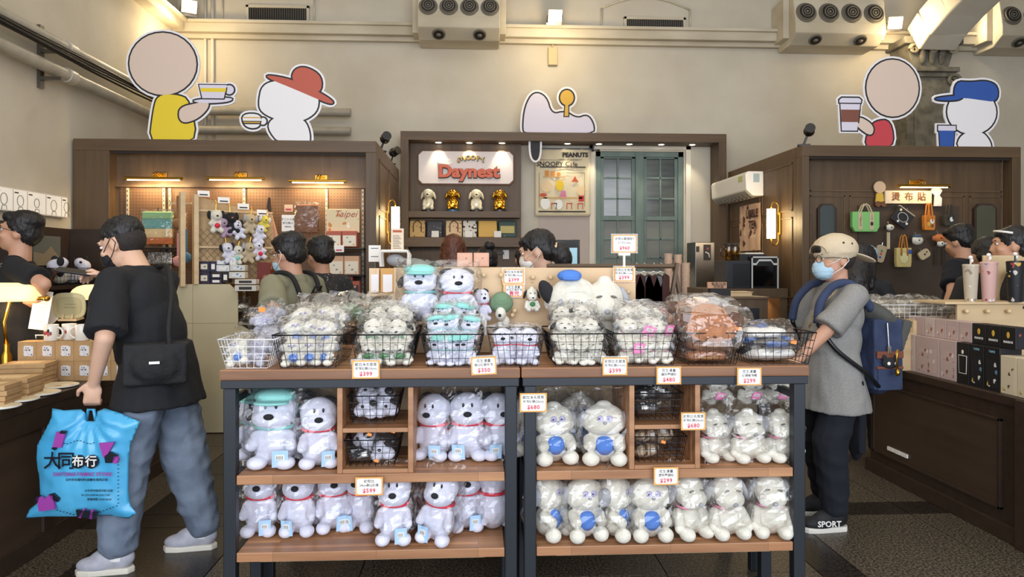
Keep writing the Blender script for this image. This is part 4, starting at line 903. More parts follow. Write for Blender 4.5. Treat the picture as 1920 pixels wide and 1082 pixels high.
def softpack(m_, seed, straps=True, foil=cello):
    t = thing('fabric_pouch', 'x', 'pouch')
    blob(M().ell((0, 0, .035), (.075, .05, .034)).cb((0, 0, .035), (.12, .075, .045)), .006, 'pouch', m_, t, 4, wr=(.003, (30, 30, 30)))
    if straps: M().tube([(-.04, -.05, .02), (-.035, -.048, .06), (-.02, -.02, .078), (.0, .03, .07)], .006, 6).tube([(.04, -.05, .02), (.035, -.048, .06), (.03, -.02, .078), (.02, .03, .07)], .006, 6).build('strap', strapb, t, smooth=True)
    M().cb((.0, -.056, .04), (.03, .002, .02)).build('barcode_label', white, t)
    bagmesh(.19, .15, .12, seed, n=20, k=8, amp=.014).build('plastic_bag', foil, t); return t
sp1 = softpack(canvas, 71); sp2 = softpack(dark_foil, 72, False); sp3 = softpack(furk, 73, False)
CUB = [(655, 745, 787, ZS1+.205, 'upper wire basket in the left cubby', [(mt, 'white and black plush keyring')]), (650, 745, 875, ZS1+.022, 'lower wire basket in the left cubby', [(mt, ''), (sp3, '')]), (1192, 1277, 783, ZS1+.205, 'upper wire basket in the right cubby', [(sp2, '')]), (1192, 1284, 868, ZS1+.022, 'lower wire basket in the right cubby', [(sp1, '')])]
for ci, (a, b, pyb, zb, lab, _) in enumerate(CUB):
    xa, xb = onY(a, 800, YT+.04)[0], onY(b, 800, YT+.04)[0]; w_ = xb-xa+.015; cx = (xa+xb)/2; hb_ = .11
    basket(w_, .26, hb_, wireb, lab, (cx, YT+.03, zb), 0, 'wire baskets in the table cubbies', 7, 4, .022)
    L_ = [(-.26, .07, .004), (.24, .08, .004), (-.02, .14, .01), (-.22, .12, .07), (.22, .14, .065), (.0, .19, .075)]
    for k, (fx_, dy, dz) in enumerate(L_):
        pr = [mt, (mt if k % 2 else sp3), sp2, sp1][ci]
        if pr is not mt and k in (1, 2): continue
        sc_ = .85 if pr is mt else .8
        nm = ['white and black plush keyring', 'white and black plush keyring' if k % 2 else 'dark fabric pouch', 'dark pouch in shiny foil', 'beige canvas pouch with brown straps'][ci]
        put(pr, (cx+fx_*(w_-.06), YT+.045+dy*.8, zb+.006+dz*.85), R.uniform(-.6, .6), 'bagged %s, %s of the %s' % (nm, ['front left', 'front right', 'centre', 'top left', 'top right', 'top back'][k], lab.replace('wire basket in the ', '').replace('cubby', 'cubby basket')), 'goods in the ' + lab, sc_, (R.uniform(-.5, .2) if dz > .05 else -.15, R.uniform(-.2, .2)))
for (px, py, nm) in ((693, 815, 'upper orange sticker in the lower left cubby basket'), (737, 809, 'orange sticker at the right of the lower left cubby'), (1244, 829, 'orange sticker on the canvas pouch'), (706, 864, 'orange sticker at the front of the lower left cubby basket')):
    tag(M().cb((0, 0, 0), (.018, .002, .012)).build('orange_sticker', orange, loc=tuple(onY(px, py, YT+.024)), rot=(0, .25, 0)), nm, 'sticker')
# ------------------------------------------------------------------ display board with hooks
YB = 3.50; bx0, bx1 = onY(738, 550, YB)[0], onY(1192, 550, YB)[0]; bz1 = onY(960, 502, YB)[2]
t = thing('peg_display', 'pale wooden peg board standing behind the baskets', 'display', (bx0, YB, ZT)); bw_ = bx1-bx0
M().box(0, bw_, 0, .018, .002, bz1-ZT).build('board', wood('display_ply', '#c3a37c', '#d2b48c', 0, 3, .5, .02), t, bevel=.002)
M().box(0, bw_, .018, .16, .002, .02).build('foot', pine, t)
lg1 = onY(912, 600, YB)[0]-bx0
M().box(0, lg1, -.12, -.001, .15, .165).build('ledge', pine, t, bevel=.002); M().box(lg1-.02, lg1-.001, -.13, -.121, .10, .19).build('price_rail', whitep, t)
for px, py in ((907, 516), (939, 516), (998, 520), (1031, 520), (1157, 540), (960, 590), (1175, 547), (964, 582)):
    p = onY(px, py, YB); M().cyl((p[0]-bx0, 0, p[2]-ZT), (p[0]-bx0, -.035, p[2]-ZT), .008, n=10).ell((p[0]-bx0, -.038, p[2]-ZT), .012).build('peg', pine, t, smooth=True)
zl = ZT+.166
put(toyA(seed=80, cap=mint, collar=mintr, ears='side', tagm=None), (onY(788, 590, YB-.09)[0], YB-.095, zl), 0, 'big bagged white plush with mint cap on the board ledge', None, (1.12, 1.0, .82))
put(PA[0], (onY(857, 590, YB-.09)[0], YB-.095, zl), .1, 'big bagged white plush with red collar on the board ledge', None, (1.12, 1.0, .80))
nb = toyA(bag=False, tagm=None, vox=.007)
put(nb, (onY(903, 590, YB-.05)[0], YB-.05, ZT+.16), .3, 'small white plush dog with red collar hanging from the board', None, .50)
M().tube([(0, 0, .30), (0, .01, .36), (0, .03, .4)], .004, 6).build('keyring', brass, C.objects[-1] if False else None) if False else None
gw = thing('plush_keyring', 'green hooded plush puppy hanging on the peg board', 'plush toy', (onY(940, 570, YB-.04)[0], YB-.05, onY(940, 575, YB)[2]))
blob(M().ell((0, 0, .02), (.058, .04, .05)).ell((.0, .0, .03), (.05, .045, .045)), .006, 'hood', green, gw, 3); blob(M().ell((-.005, -.035, -.03), (.026, .03, .034)).ell((.02, -.02, -.07), (.02, .02, .03)).ell((-.01, -.02, -.085), (.012, .014, .02)), .005, 'body', furc, gw, 2)
M().ell((-.01, -.062, -.035), (.008, .006, .008)).build('nose', blackp, gw, smooth=True); M().tube([(0, 0, .06), (.005, .01, .10), (0, .02, .13)], .003, 6).build('keyring', brass, gw)
nd = toyD(bag=False, vox=.006, earm=furk, collar=None); M().ell((0, -.05, .09), (.035, .025, .03)).build('green_bib', leafg, nd, smooth=True); M().tube(ring(.02, .345, 0, .2), .003, 6, closed=True).build('keyring', brass, nd)
put(nd, (onY(997, 585, YB-.05)[0], YB-.055, onY(997, 584, YB-.05)[2]), .1, 'puppy keyring with black ears and green bib on the board', None, .40)
ng = toyC(bag=False, vox=.007); put(ng, (onY(1028, 580, YB-.05)[0], YB-.055, onY(1028, 580, YB-.05)[2]), .5, 'small cream plush keyring beside the green bib one', None, .36)
# big plush in a panda like hood with a blue cap, and a big cream plush with grey ears
hd = thing('plush_dog', 'big cream plush in a hood with black ears and blue cap', 'plush toy', (onY(1075, 600, YB-.1)[0], YB-.11, ZT+.002), .05)
b = M().ell((0, 0, .08), (.075, .06, .08)).ell((0, 0, .255), (.125, .085, .115))
for s in (-1, 1): b.ell((s*.06, -.06, .05), (.045, .045, .05)).cap((s*.07, -.02, .15), .03, (s*.075, -.06, .11), .03)
blob(b, .007, 'body', furc, hd, 4); M().ell((0, -.045, .11), (.055, .04, .055)).build('blue_belly', furb, hd, smooth=True)
M().tube([(.085*math.cos(2*PI*i/24), -.052-.02*(1-math.cos(2*PI*i/24)**2), .235+.072*math.sin(2*PI*i/24)) for i in range(24)], .008, 8, closed=True).build('hood_seam', furc, hd, smooth=True)
for s in (-1, 1):
    M().ell((s*.125, .0, .295), (.035, .03, .065), (0, s*.5, 0)).build('ear', furk, hd, smooth=True)
    e = M().ell((s*.024, -.090, .255), (.014, .006, .012)).build('eye', mat('eye_white', '#e8e8ea', .4), hd, smooth=True); M().ell((s*.020, -.097, .253), (.005, .003, .005)).build('pupil', blackp, e, smooth=True)
M().ell((-.07, -.062, .235), (.022, .012, .04), (0, .2, 0)).build('face_patch', furg, hd, smooth=True); M().ell((0, -.098, .235), (.009, .007, .011)).build('nose', furg, hd, smooth=True)
blob(M().ell((-.02, .0, .375), (.06, .055, .03)).ell((-.02, -.045, .36), (.045, .035, .009)), .006, 'cap', furb, hd, 2)
bd = toyD(bag=False, vox=.006); put(bd, (onY(1133, 600, YB-.1)[0], YB-.11, ZT+.002), -.05, 'big cream plush dog with grey ears beside the hooded one', None, (1.3, 1.1, 1.25))
# ------------------------------------------------------------------ heaps on the rear tables
def wrap_toy(m_, seed, head=True):
    t = thing('plush_wrap', 'x', 'plush toy')
    blob(M().ell((0, 0, .05), (.085, .07, .05)), .008, 'body', m_, t, 2, wr=(.003, (30, 30, 30)))
    if head:
        M().ell((-.07, -.04, .05), (.05, .045, .042)).build('head', fur, t, smooth=True); M().ell((-.085, -.08, .055), (.009, .006, .008)).build('nose', blackp, t, smooth=True)
        M().ell((-.1, -.03, .075), (.016, .025, .014)).build('ear', furk, t, smooth=True)
    bagmesh(.25, .22, .16, seed, n=22, k=9, amp=.016).build('plastic_bag', cello, t); return t
g1 = wrap_toy(green, 91); g2 = wrap_toy(green, 92, False)
k = 0
for px, py, pr, nm in ((655, 596, g1, 'bagged green plush with a white head left of the peg board'), (720, 592, g2, 'round bagged green plush in the middle of the left heap'), (600, 600, g1, 'bagged green plush at the left end of the heap'), (765, 602, g2, 'bagged green plush touching the peg board'), (690, 607, g2, 'bagged green plush lying lowest in the left heap')):
    p = onY(px, py, 3.60); put(pr, (p[0], 3.60, max(ZT+.002, p[2]-.02)), R.uniform(-.3, .3), nm, None, .9)
put(mt, (onY(738, 570, 3.5)[0]-.0, 3.42, ZT+.12), .4, 'small white puppy with red bow on the green heap', None, .8)
redp = mat('plush_crimson', '#a32a2f', .9, bump=.4, bscale=80); silver = mat('silver_foil', '#bdb7ae', .22, .8, '#8d857b', 20, bump=.8, bscale=26)
def foilbag(m_, seed, w=.24, h=.13):
    t = thing('foil_pouch', 'x', 'pouch'); blob(M().ell((0, 0, .045), (w*.4, .08, .04)), .008, 'body', m_, t, 2, wr=(.006, (30, 30, 30))); bagmesh(w, .20, h, seed, n=22, k=8, amp=.018).build('plastic_bag', cello, t); return t
f1, f2, f3, f4 = foilbag(redp, 101), foilbag(brp, 102), foilbag(brd, 103), foilbag(silver, 104)
for px, dz, Y, pr, nm in ((1215, 0.02, 3.55, f1, 'bagged crimson plush right of the peg board'), (1262, .03, 3.6, f4, 'silver foil bag beside the crimson plush'), (1300, .05, 3.62, f2, 'tan bagged plush in the back heap'), (1345, .07, 3.66, f3, 'dark brown bagged plush in the back heap'), (1385, .02, 3.62, f4, 'silver foil bag at the right of the back heap'), (1310, .0, 3.52, f3, 'dark brown bagged plush low in the back heap'), (1255, .09, 3.72, f2, 'tan bagged plush high in the back heap'), (1325, .12, 3.72, f4, 'silver foil bag on top of the back heap'), (1370, .1, 3.7, f2, 'tan bagged plush on top near the right'), (1235, .12, 3.74, f1, 'crimson bagged plush under the clothes rail')):
    p = onY(px, 600, Y); put(pr, (p[0], Y, ZT+.004+dz), R.uniform(-.4, .4), nm, None, .85, (R.uniform(-.1, .1), R.uniform(-.15, .15)))
for o_ in PA+[PAb]+PC+PD+[PDt, miniA, miniM, miniC, miniD, miniG, miniT, miniL, smoke, pp, ha, hb, hc, mt, sp1, sp2, sp3, nb, nd, ng, bd, g1, g2, f1, f2, f3, f4]: drop(o_)
for o_ in [o for o in C.objects if o.get('label') == 'x']: drop(o_)
# ------------------------------------------------------------------ price cards
cardo = mat('card_orange', '#e0a253', .6); cardw = mat('card_white', '#f0ece6', .55); cink = mat('card_ink', '#33302e', .6); cred = mat('card_red', '#c8384f', .6)
def card(px, py, Y, l1, l2, pr, lab, w=.104, h=.074, ry=0, par=None, ox=0):
    p = onY(px, py, Y); t = thing('price_card', lab, 'price card', p, (0, ry, 0), 'price cards')
    M().box(-w/2, w/2, 0, .0015, -h/2, h/2).build('card', cardo, t)
    M().prism(rr(w-.012, h-.011, .008), -.0006, 0).build('white_field', cardw, t)
    M().box(-w/2-.006, w/2+.006, .002, .0035, -h/2-.004, h/2+.006).build('acrylic_sleeve', glassy('acrylic', (1, 1, 1), .06, .05, .3), t)
    text(l1, .0145, cink, t, (0, -.0009, h*.27), ext=.0001, bold=.0002, space=1.05); text(l2, .0128, cink, t, (0, -.0009, h*.05), ext=.0001, bold=.0002)
    text(pr, .0235, cred, t, (0, -.0009, -h*.25), ext=.0001, bold=.0007, space=1.12)
    return t
Yc = YT-.012
card(686, 693, Yc, '歐拉夫毛茸茸', '吊飾玩偶(10cm)', '$399', 'orange edged $399 card on the left table edge', .112)
card(907, 686, Yc, '花生漫畫', '軟Q玩偶吊飾', '$350', 'tilted $350 price card left of the middle table seam', ry=-.04)
card(1153, 687, Yc, '史努比毛茸茸', '吊飾玩偶(11cm)', '$399', 'orange edged $399 card on the right table edge')
card(1254, 704, Yc, '花生漫畫', '圓形零錢包', '$480', '$480 price card on the steel table edge')
card(1405, 706, Yc, '花生漫畫', '玩偶裝飾帽', '$299', '$299 price card under the hat basket')
card(1000, 755, Yc, '歐拉夫毛茸茸', '吊飾玩偶(25cm)', '$680', '$680 price card on the middle table leg', .112, .078)
card(1300, 790, Yc, '史努比毛茸茸', '吊飾玩偶(26cm)', '$680', '$680 price card right of the dark cubby baskets')
card(692, 912, Yc, '史努比', '24cm軟Q玩偶', '$599', '$599 price card on the left middle shelf edge', .112)
card(1249, 893, Yc, '花生漫畫', '網布零錢包', '$299', '$299 price card on the right middle shelf edge')
card(963, 518, YB-.03, '歐拉夫毛茸茸', '吊飾玩偶(10cm)', '$399', '$399 card on the peg board beside the green keyring', .10, .072)
card(1170, 514, YB-.03, '史努比毛茸茸', '吊飾玩偶(11cm)', '$399', '$399 card at the right end of the peg board', .095, .07)
card(964, 545, YB-.03, '花生漫畫', '絨毛玩偶吊飾', '$___'.replace('$___', '售完'), 'white notice card below the $399 card on the peg board', .09, .06)
c_ = card(1171, 457, 3.62, '史努比圓領短T', '(尺寸S~2XL)', '$960', '$960 price card raised on a white pole', .125, .09)
M().cyl((0, .01, -.045), (0, .01, -.16), .007, n=10).box(-.03, .03, .004, .016, -.06, -.043).box(-.03, .03, -.01, .03, -.165, -.155).build('pole', whitep, c_, smooth=False)
# ================================================================== people
skin = mat('skin', '#b98a6a', .55, 0, '#c2937a', 6, bump=.05, bscale=60); skin2 = mat('skin_light', '#cfa283', .55, 0, '#d9b097', 6); lip = mat('lip', '#9a5a4c', .5)
hairm = mat('hair_black', '#0f0d0e', .5, 0, '#1c191a', 60, (1, 1, .15), .5, 90); hairb = mat('hair_brown', '#4a2416', .45, 0, '#63331f', 60, (1, 1, .1), .4, 80); hairs = mat('hair_shaved', '#2e2622', .8, 0, '#1d1815', 90)
teeb = mat('tee_black', '#131419', .85, bump=.3, bscale=120); teeg = mat('tee_grey', '#7f7d79', .9, 0, '#8f8d89', 160, bump=.2, bscale=200); teeo = mat('tee_olive', '#85826a', .9, bump=.2, bscale=120); teed = mat('tee_charcoal', '#2a2828', .9); teen = mat('tee_navy', '#13151f', .9)
denim = mat('denim_light', '#5f6b7c', .9, 0, '#7c8899', 7, bump=.35, bscale=160); navyp = mat('trouser_navy', '#0f131d', .9, bump=.2, bscale=90); maskb = mat('mask_black', '#111113', .8); maskl = mat('mask_blue', '#a9c6d6', .8, bump=.15, bscale=60)
def ik(a, b, l1, l2, hint):
    a, b = Vector(a), Vector(b); d = b-a; L_ = min(d.length, (l1+l2)*.999); u = d.normalized(); b2 = a+u*L_
    x = (l1*l1-l2*l2+L_*L_)/(2*L_); h = math.sqrt(max(0, l1*l1-x*x)); hv = Vector(hint); hv = (hv-u*hv.dot(u)).normalized()
    return a+u*x+hv*h, b2
def hand(b, w, d, nrm, curl=.5, s=1, side=1, spread=.018):
    """palm and five bent fingers; d = pointing direction, nrm = palm side"""
    w = Vector(w); d = Vector(d).normalized(); nrm = Vector(nrm); nrm = (nrm-d*nrm.dot(d)).normalized(); x = d.cross(nrm)*side
    q = Matrix((x, d, nrm)).transposed()
    b.ell(w+d*.045*s, (.040*s, .052*s, .017*s), q)
    for i, L_ in enumerate((.072, .080, .075, .058)):
        k = (i-1.5)*spread*s; p0 = w+d*.06*s+x*k; p1 = w+d*.088*s+x*k*1.1
        a1 = curl*1.1; d1 = d*math.cos(a1)+nrm*math.sin(a1); p2 = p1+d1*L_*.5*s; a2 = curl*2.3; d2 = d*math.cos(a2)+nrm*math.sin(a2); p3 = p2+d2*L_*.5*s
        b.cap(p0, .0105*s, p1, .010*s, 8); b.cap(p1, .010*s, p2, .009*s, 8); b.cap(p2, .009*s, p3, .0078*s, 8)
    t0 = w+d*.015*s-x*.030*s; t1 = t0+(d*.6-x*.7+nrm*.25).normalized()*.042*s; t2 = t1+(d*.85-x*.1+nrm*(.2+curl*.5)).normalized()*.034*s
    b.cap(t0, .014*s, t1, .011*s, 8); b.cap(t1, .011*s, t2, .009*s, 8)
def person(label, loc, rot, h=1.72, girth=1.0, head=(0, 0, 0), lh=None, rh=None, lf=None, rf=None, tee=teeb, pants=navyp, hair='short', hm=hairm, sk=skin, mask=None, glasses=False, vox=.012, hem=.78, shoes=None, lhint=(.6, .6, -.3), rhint=(-.6, .6, -.3), sleeve=.62, wr=(.006, (9, 9, 5)), lcurl=.35, rcurl=.35, ldir=None, rdir=None, lnrm=None, rnrm=None, lean=(0, 0), legs=True, pw=1.0, belly=0, shyaw=0, hs=1.07):
    t = thing('person', label, 'person', loc, rot); k = h/1.72; g = girth
    inv = Matrix.Rotation(-rot, 3, 'Z'); W = lambda p: inv@(Vector(p)-Vector(loc))     # world target -> local
    sh = Vector((lean[0], lean[1], 1.39*k)); hip = Vector((0, 0, .92*k))
    hc = Vector((lean[0]*1.15, lean[1]*1.25-.01, 1.60*k)); piv = sh+Vector((0, 0, .08*k)); Hm = Euler(head).to_matrix(); HS = hs; H = lambda p: piv+Hm@(hc+(Vector(p)-hc)*HS-piv)
    S = {1: sh+Vector((.175*g, .01, 0)), -1: sh+Vector((-.175*g, .01, 0))}
    hd = {}; el = {}
    for s, tg, hint in ((1, lh, lhint), (-1, rh, rhint)):
        tgt = W(tg) if tg is not None else S[s]+Vector((s*.07, -.08, -.52*k)); el[s], hd[s] = ik(S[s], tgt, .29*k, .255*k, hint)
    HP = {1: hip+Vector((.09*g, 0, 0)), -1: hip+Vector((-.09*g, 0, 0))}; FT = {}; KN = {}
    for s, tg in ((1, lf), (-1, rf)):
        f = W(tg) if tg is not None else Vector((s*.11, 0, 0)); f = Vector((f[0], f[1], .085*k)); KN[s], FT[s] = ik(HP[s], f, .420*k, .428*k, (0, -1, 0))
    b = M()
    c0 = hc
    def E(p, r, q=None): b.ell(H(c0+Vector(p)), tuple(x*HS for x in r), Hm if q is None else Hm@q, n=20, k=14)
    E((0, .012, .02), (.080, .098, .098)); E((0, -.02, -.035), (.066, .078, .085)); E((0, -.052, -.085), (.036, .038, .032))
    E((0, -.098, -.018), (.011, .016, .028), Matrix.Rotation(-.25, 3, 'X')); E((0, -.106, -.036), (.016, .014, .012)); E((0, -.09, .03), (.045, .014, .012))
    E((0, -.092, -.064), (.022, .010, .008)); 
    for s in (-1, 1): E((s*.081, .008, -.012), (.010, .022, .034)); E((s*.045, -.068, -.03), (.022, .02, .02))
    b.cap(H(c0+Vector((0, .02, -.06))), .056*k*(.8+.2*g), sh+Vector((0, .01, .02)), .064*k*g)
    T = lambda f: hip.lerp(sh, f)
    b.ell(T(.72), (.165*g, .105*g, .17*k)); b.ell(T(.35), (.150*g, .115*g, .17*k)); b.ell(T(0), (.160*g, .115*g, .12*k)); b.cap(S[1], .055*g, S[-1], .055*g)
    for s in (-1, 1):
        b.cap(S[s], .052*g, el[s], .040*g); b.cap(el[s], .040*g, hd[s], .027*g**.5)
        dr = (hd[s]-el[s]).normalized(); dd = (inv@Vector(ldir if s > 0 else rdir)) if (ldir if s > 0 else rdir) is not None else dr+Vector((0, 0, 0)); nn = (inv@Vector(lnrm if s > 0 else rnrm)) if (lnrm if s > 0 else rnrm) is not None else Vector((-s, -.3, 0))
        hand(b, hd[s], dd, nn, lcurl if s > 0 else rcurl, 1.0*k*(.9+.1*g), s)
        if legs: b.cap(HP[s], .078*g, KN[s], .055*g); b.cap(KN[s], .055*g, FT[s], .038); b.cap(FT[s], .04, FT[s]+Vector((0, -.10, -.045)), .035)
    blob(b, vox, 'body', sk, t, 3)
    # eyes, mouth
    for s in (-1, 1):
        e = M().ell(H(c0+Vector((s*.031, -.0815, .006))), (.0135, .008, .0075), Hm).build('eye', mat('eye_white', '#e8e8ea', .4), t, smooth=True)
        M().ell(H(c0+Vector((s*.031, -.0885, .006))), (.0055, .003, .0062), Hm).build('iris', blackp, e, smooth=True)
        M().ell(H(c0+Vector((s*.031, -.091, .028))), (.019, .006, .0035), Hm).build('eyebrow', hm, t, smooth=True)
    M().ell(H(c0+Vector((0, -.099, -.064))), (.021, .006, .005), Hm).build('mouth', lip, t, smooth=True)
    # hair
    hb = M(); 
    def HE(p, r): hb.ell(H(c0+Vector(p)), tuple(x*HS for x in r), Hm, n=20, k=14)
    if hair in ('short', 'crop'):
        z_ = .05 if hair == 'crop' else .042
        HE((0, .022, z_), (.086, .098, .086)) if hair == 'short' else HE((0, .020, .048), (.0855, .098, .077))
        if hair == 'short': HE((0, .055, .0), (.080, .066, .075))
        if hair == 'short': HE((0, -.045, .085), (.068, .05, .032)); HE((.0, .03, .075), (.092, .095, .062)); HE((.06, .02, .03), (.034, .05, .05)); HE((-.06, .02, .03), (.034, .05, .05))
    elif hair == 'bun':
        HE((0, .022, .035), (.088, .102, .092)); HE((0, .06, -.01), (.08, .06, .07)); HE((.01, .135, -.07), (.055, .055, .085)); HE((0, -.04, .07), (.07, .05, .03))
    elif hair == 'topbun':
        HE((0, .022, .035), (.088, .102, .092)); HE((0, .06, -.01), (.08, .06, .07)); HE((0, .08, .125), (.045, .045, .04))
    elif hair == 'long':
        HE((0, .022, .035), (.092, .104, .095)); hb.cap(H(c0+Vector((0, .05, .0))), .088, H(c0+Vector((0, .075, -.17))), .10); HE((0, .08, -.26), (.10, .05, .10)); 
        for s in (-1, 1): hb.cap(H(c0+Vector((s*.07, .01, .02))), .035, H(c0+Vector((s*.085, .03, -.2))), .03)
    if hair: blob(hb, .008 if vox < .01 else .011, 'hair', hm, t, 2, wr=(.008, (50, 50, 28)))
    if hair == 'crop': blob(M().ell(H(c0+Vector((0, .036, .004))), (.0885, .086, .082), Hm, n=20, k=14), .009, 'shaved_hair', hairs, t, 2)
    if mask is not None:
        mb = M().ell(H(c0+Vector((0, -.058, -.055))), (.066, .067, .062), Hm, n=20, k=14).ell(H(c0+Vector((0, -.095, -.038))), (.033, .026, .033), Hm)
        o = blob(mb, .007, 'face_mask', mask, t, 2, wr=(.003, (10, 10, 70)))
        for s in (-1, 1):
            M().tube([H(c0+Vector(p)) for p in ((s*.058, -.07, -.03), (s*.080, -.03, -.01), (s*.094, .015, .02), (s*.094, .03, -.01), (s*.085, .0, -.045), (s*.062, -.06, -.085))], .0022, 6).build('ear_loop', mask if mask is maskb else whitep, t, smooth=True)
    if glasses:
        gl = M()
        for s in (-1, 1):
            gl.tube([H(c0+Vector((s*.034+.026*math.cos(a), -.106, .004+.019*math.sin(a)))) for a in [i*PI/8 for i in range(16)]], .0018, 6, closed=True)
            gl.tube([H(c0+Vector(p)) for p in ((s*.06, -.105, .008), (s*.084, -.05, .01), (s*.092, .02, .0))], .0018, 6)
        gl.tube([H(c0+Vector(p)) for p in ((-.008, -.108, .006), (.008, -.108, .006))], .0018, 6); gl.build('glasses', mat('glasses_frame', '#3a2a26', .3, .5), t, smooth=True)
    # shirt
    s_ = M(); hz = Vector((0, 0, hem*k)); gb = g*1.0
    s_.ell(T(.74), (.185*g, .128*g, .175*k), n=20, k=12).ell(T(.42)+Vector((0, -belly, 0)), (.178*g, .140*g+belly*.5, .22*k), n=20, k=12)
    s_.cap(S[1]+Vector((-.01, 0, -.005)), .068*g, S[-1]+Vector((.01, 0, -.005)), .068*g)
    mid = T(.35); n_ = 20; vs = []
    for zf, rx_, ry_ in ((1, .165, .12), (.0, .232, .182)):
        p = Vector((lean[0]*.3, -belly*.6 if zf == 0 else -belly, 0)); z_ = (hem*k) if zf == 0 else mid.z
        for i in range(n_): a = 2*PI*i/n_; vs.append((p.x+rx_*g*math.cos(a), p.y+(ry_*g+belly*.3)*math.sin(a), z_))
    s_.add(vs, [(i, (i+1) % n_, n_+(i+1) % n_, n_+i) for i in range(n_)]+[tuple(range(n_-1, -1, -1)), tuple(range(n_, 2*n_))])
    for s in (-1, 1):
        e_ = S[s].lerp(el[s], sleeve/.8 if sleeve < .8 else 1.0); s_.cyl(S[s]+(S[s]-el[s])*.08, e_, .066*g, .082*g, 16); 
    s_.cyl(sh+Vector((0, .0, .02)), sh+Vector((0, -.004, .072*k)), .085*g, .068*g, 16)
    blob(s_, max(vox, .009), 'shirt', tee, t, 5, wr=wr)
    if legs:
        p_ = M(); p_.ell(hip+Vector((0, 0, -.01)), (.165*g, .120*g, .12*k), n=20, k=12)
        for s in (-1, 1): p_.cap(HP[s]+Vector((0, 0, -.05)), .092*g*min(pw, 1.1), KN[s], .076*g*pw); p_.cap(KN[s], .076*g*pw, FT[s]+Vector((0, 0, .06)), .058*g*pw)
        blob(p_, max(vox, .010), 'trousers', pants, t, 4, wr=(wr[0]*1.2, (7, 7, 9)))
        for s, tg in ((1, lf), (-1, rf)):
            if shoes:
                shoe(t, FT[s], shoes, k*1.04, shyaw)
    return t, dict(H=H, c=c0, Hm=Hm, el=el, hd=hd, S=S, sh=sh, hip=hip, T=T, KN=KN, FT=FT, inv=inv, W=W)
def shoe(t, f, ms, k=1, yaw=0):
    um, sm_ = ms; f = Vector(f)
    so = M(); pr = [(-.055, 0), (.05, 0)]
    out = [(-.038, .055), (-.042, -.02), (-.047, -.12), (-.038, -.175), (0, -.198), (.038, -.175), (.046, -.12), (.040, -.02), (.036, .055), (0, .078)]
    q = Matrix.Rotation(yaw, 3, 'Z')
    o = M().prism(out, 0, .032, 'XY').build('shoe_sole', sm_, t, loc=(f.x, f.y, f.z-.085*k), rot=(0, 0, yaw), bevel=.008)
    u = M().ell((0, .01, .065), (.044, .068, .055)).ell((0, -.095, .038), (.048, .100, .042)).ell((0, -.05, .06), (.043, .085, .052)).cyl((0, .01, .06), (0, .012, .125), .042, .040, 14)
    blob(u, .008, 'shoe_upper', um, t, 3, loc=(f.x, f.y, f.z-.085*k+.01), rot=(0, 0, yaw))
    l_ = M()
    for i in range(4): l_.tube([(f.x-.022, f.y-.045-.02*i, f.z-.085*k+.113-.010*i), (f.x, f.y-.05-.02*i, f.z-.085*k+.119-.011*i), (f.x+.022, f.y-.045-.02*i, f.z-.085*k+.113-.010*i)], .003, 5)
    l_.build('laces', um, t, kind='stuff')
# ---------------------------------------------------------------- man with the blue bag
shw = (mat('shoe_grey', '#bdbcc4', .6, 0, '#a3a3ad', 12), mat('sole_cream', '#d5cfc0', .6)); shb = (mat('shoe_black', '#131316', .7), mat('sole_white', '#d8d4ca', .6))
LM = Vector((-1.59, 3.73, 0)); th = math.radians(-104)
lh_ = at(176, 718, 3.42); rh_ = at(206, 526, 3.56)
man, J = person('man in a loose black tee and grey jeans carrying a blue plastic bag', LM, th, 1.76, 1.09, (.36, 0, .10), lh=lh_, rh=rh_, lf=(-1.74, 3.62, 0), rf=(-1.44, 3.90, 0), tee=teeb, pants=denim, hair='crop', mask=maskb, vox=.0075, hem=.79, shoes=shw, sk=skin2, sleeve=.75, lhint=(.5, .5, 0), rhint=(-.2, .5, -1), lcurl=.95, rcurl=.8, ldir=(-.1, 0, -1), lnrm=(-.3, .95, 0), rdir=(-.75, .1, .35), rnrm=(-.2, -.3, -.6), pw=1.35, wr=(.011, (7, 7, 4)), lean=(0, -.125), shyaw=.35)
# elastic cuffs and socks
for s in (-1, 1):
    f = J['FT'][s]; M().cyl(f+Vector((0, 0, .02)), f+Vector((0, .002, .06)), .070, .072, 18).build('elastic_cuff', mat('cuff_band', '#3f4a60', .8, 0, '#8d97a8', 90, (1, 1, .05)), man, smooth=True, angle=40)
    M().cyl(f+Vector((0, 0, -.02)), f+Vector((0, 0, .03)), .047, .05, 16).build('sock', white, man, smooth=True, angle=40)
# belt bag worn across the back
T = J['T']; inv = J['inv']
bb = thing('sling_bag', 'black sling bag strapped across the back of the man in black', 'bag', LM, th)
bagb = mat('bag_black', '#0d0d10', .75, bump=.3, bscale=90)
blob(M().cb((.175, .115, 1.03), (.28, .08, .20), Matrix.Rotation(-1.0, 3, 'Z')).ell((.19, .125, 1.03), (.13, .05, .10), Matrix.Rotation(-1.0, 3, 'Z')), .009, 'pouch', bagb, bb, 5, wr=(.004, (12, 12, 12)))
M().tube(curvy([(.16, .18, 1.08), (.16, .17, 1.2), (.10, .14, 1.36), (-.0, .05, 1.475), (-.09, -.05, 1.50), (-.13, -.16, 1.46)]), .014, 8).build('strap', bagb, bb, smooth=True)
M().cb((.248, .160, 1.045), (.045, .004, .012), Matrix.Rotation(-1.0, 3, 'Z')).build('white_label', white, bb)
# phone
hp = at(172, 505, 3.42)
ph = tag(M().prism(rr(.155, .075, .012), -.004, .004, 'XY').build('smartphone', mat('phone_dark', '#17161a', .25), loc=tuple(at(140, 509, 3.50)), rot=(.25, .15, .25), bevel=.001), 'dark smartphone held by the man in the black tee', 'phone')
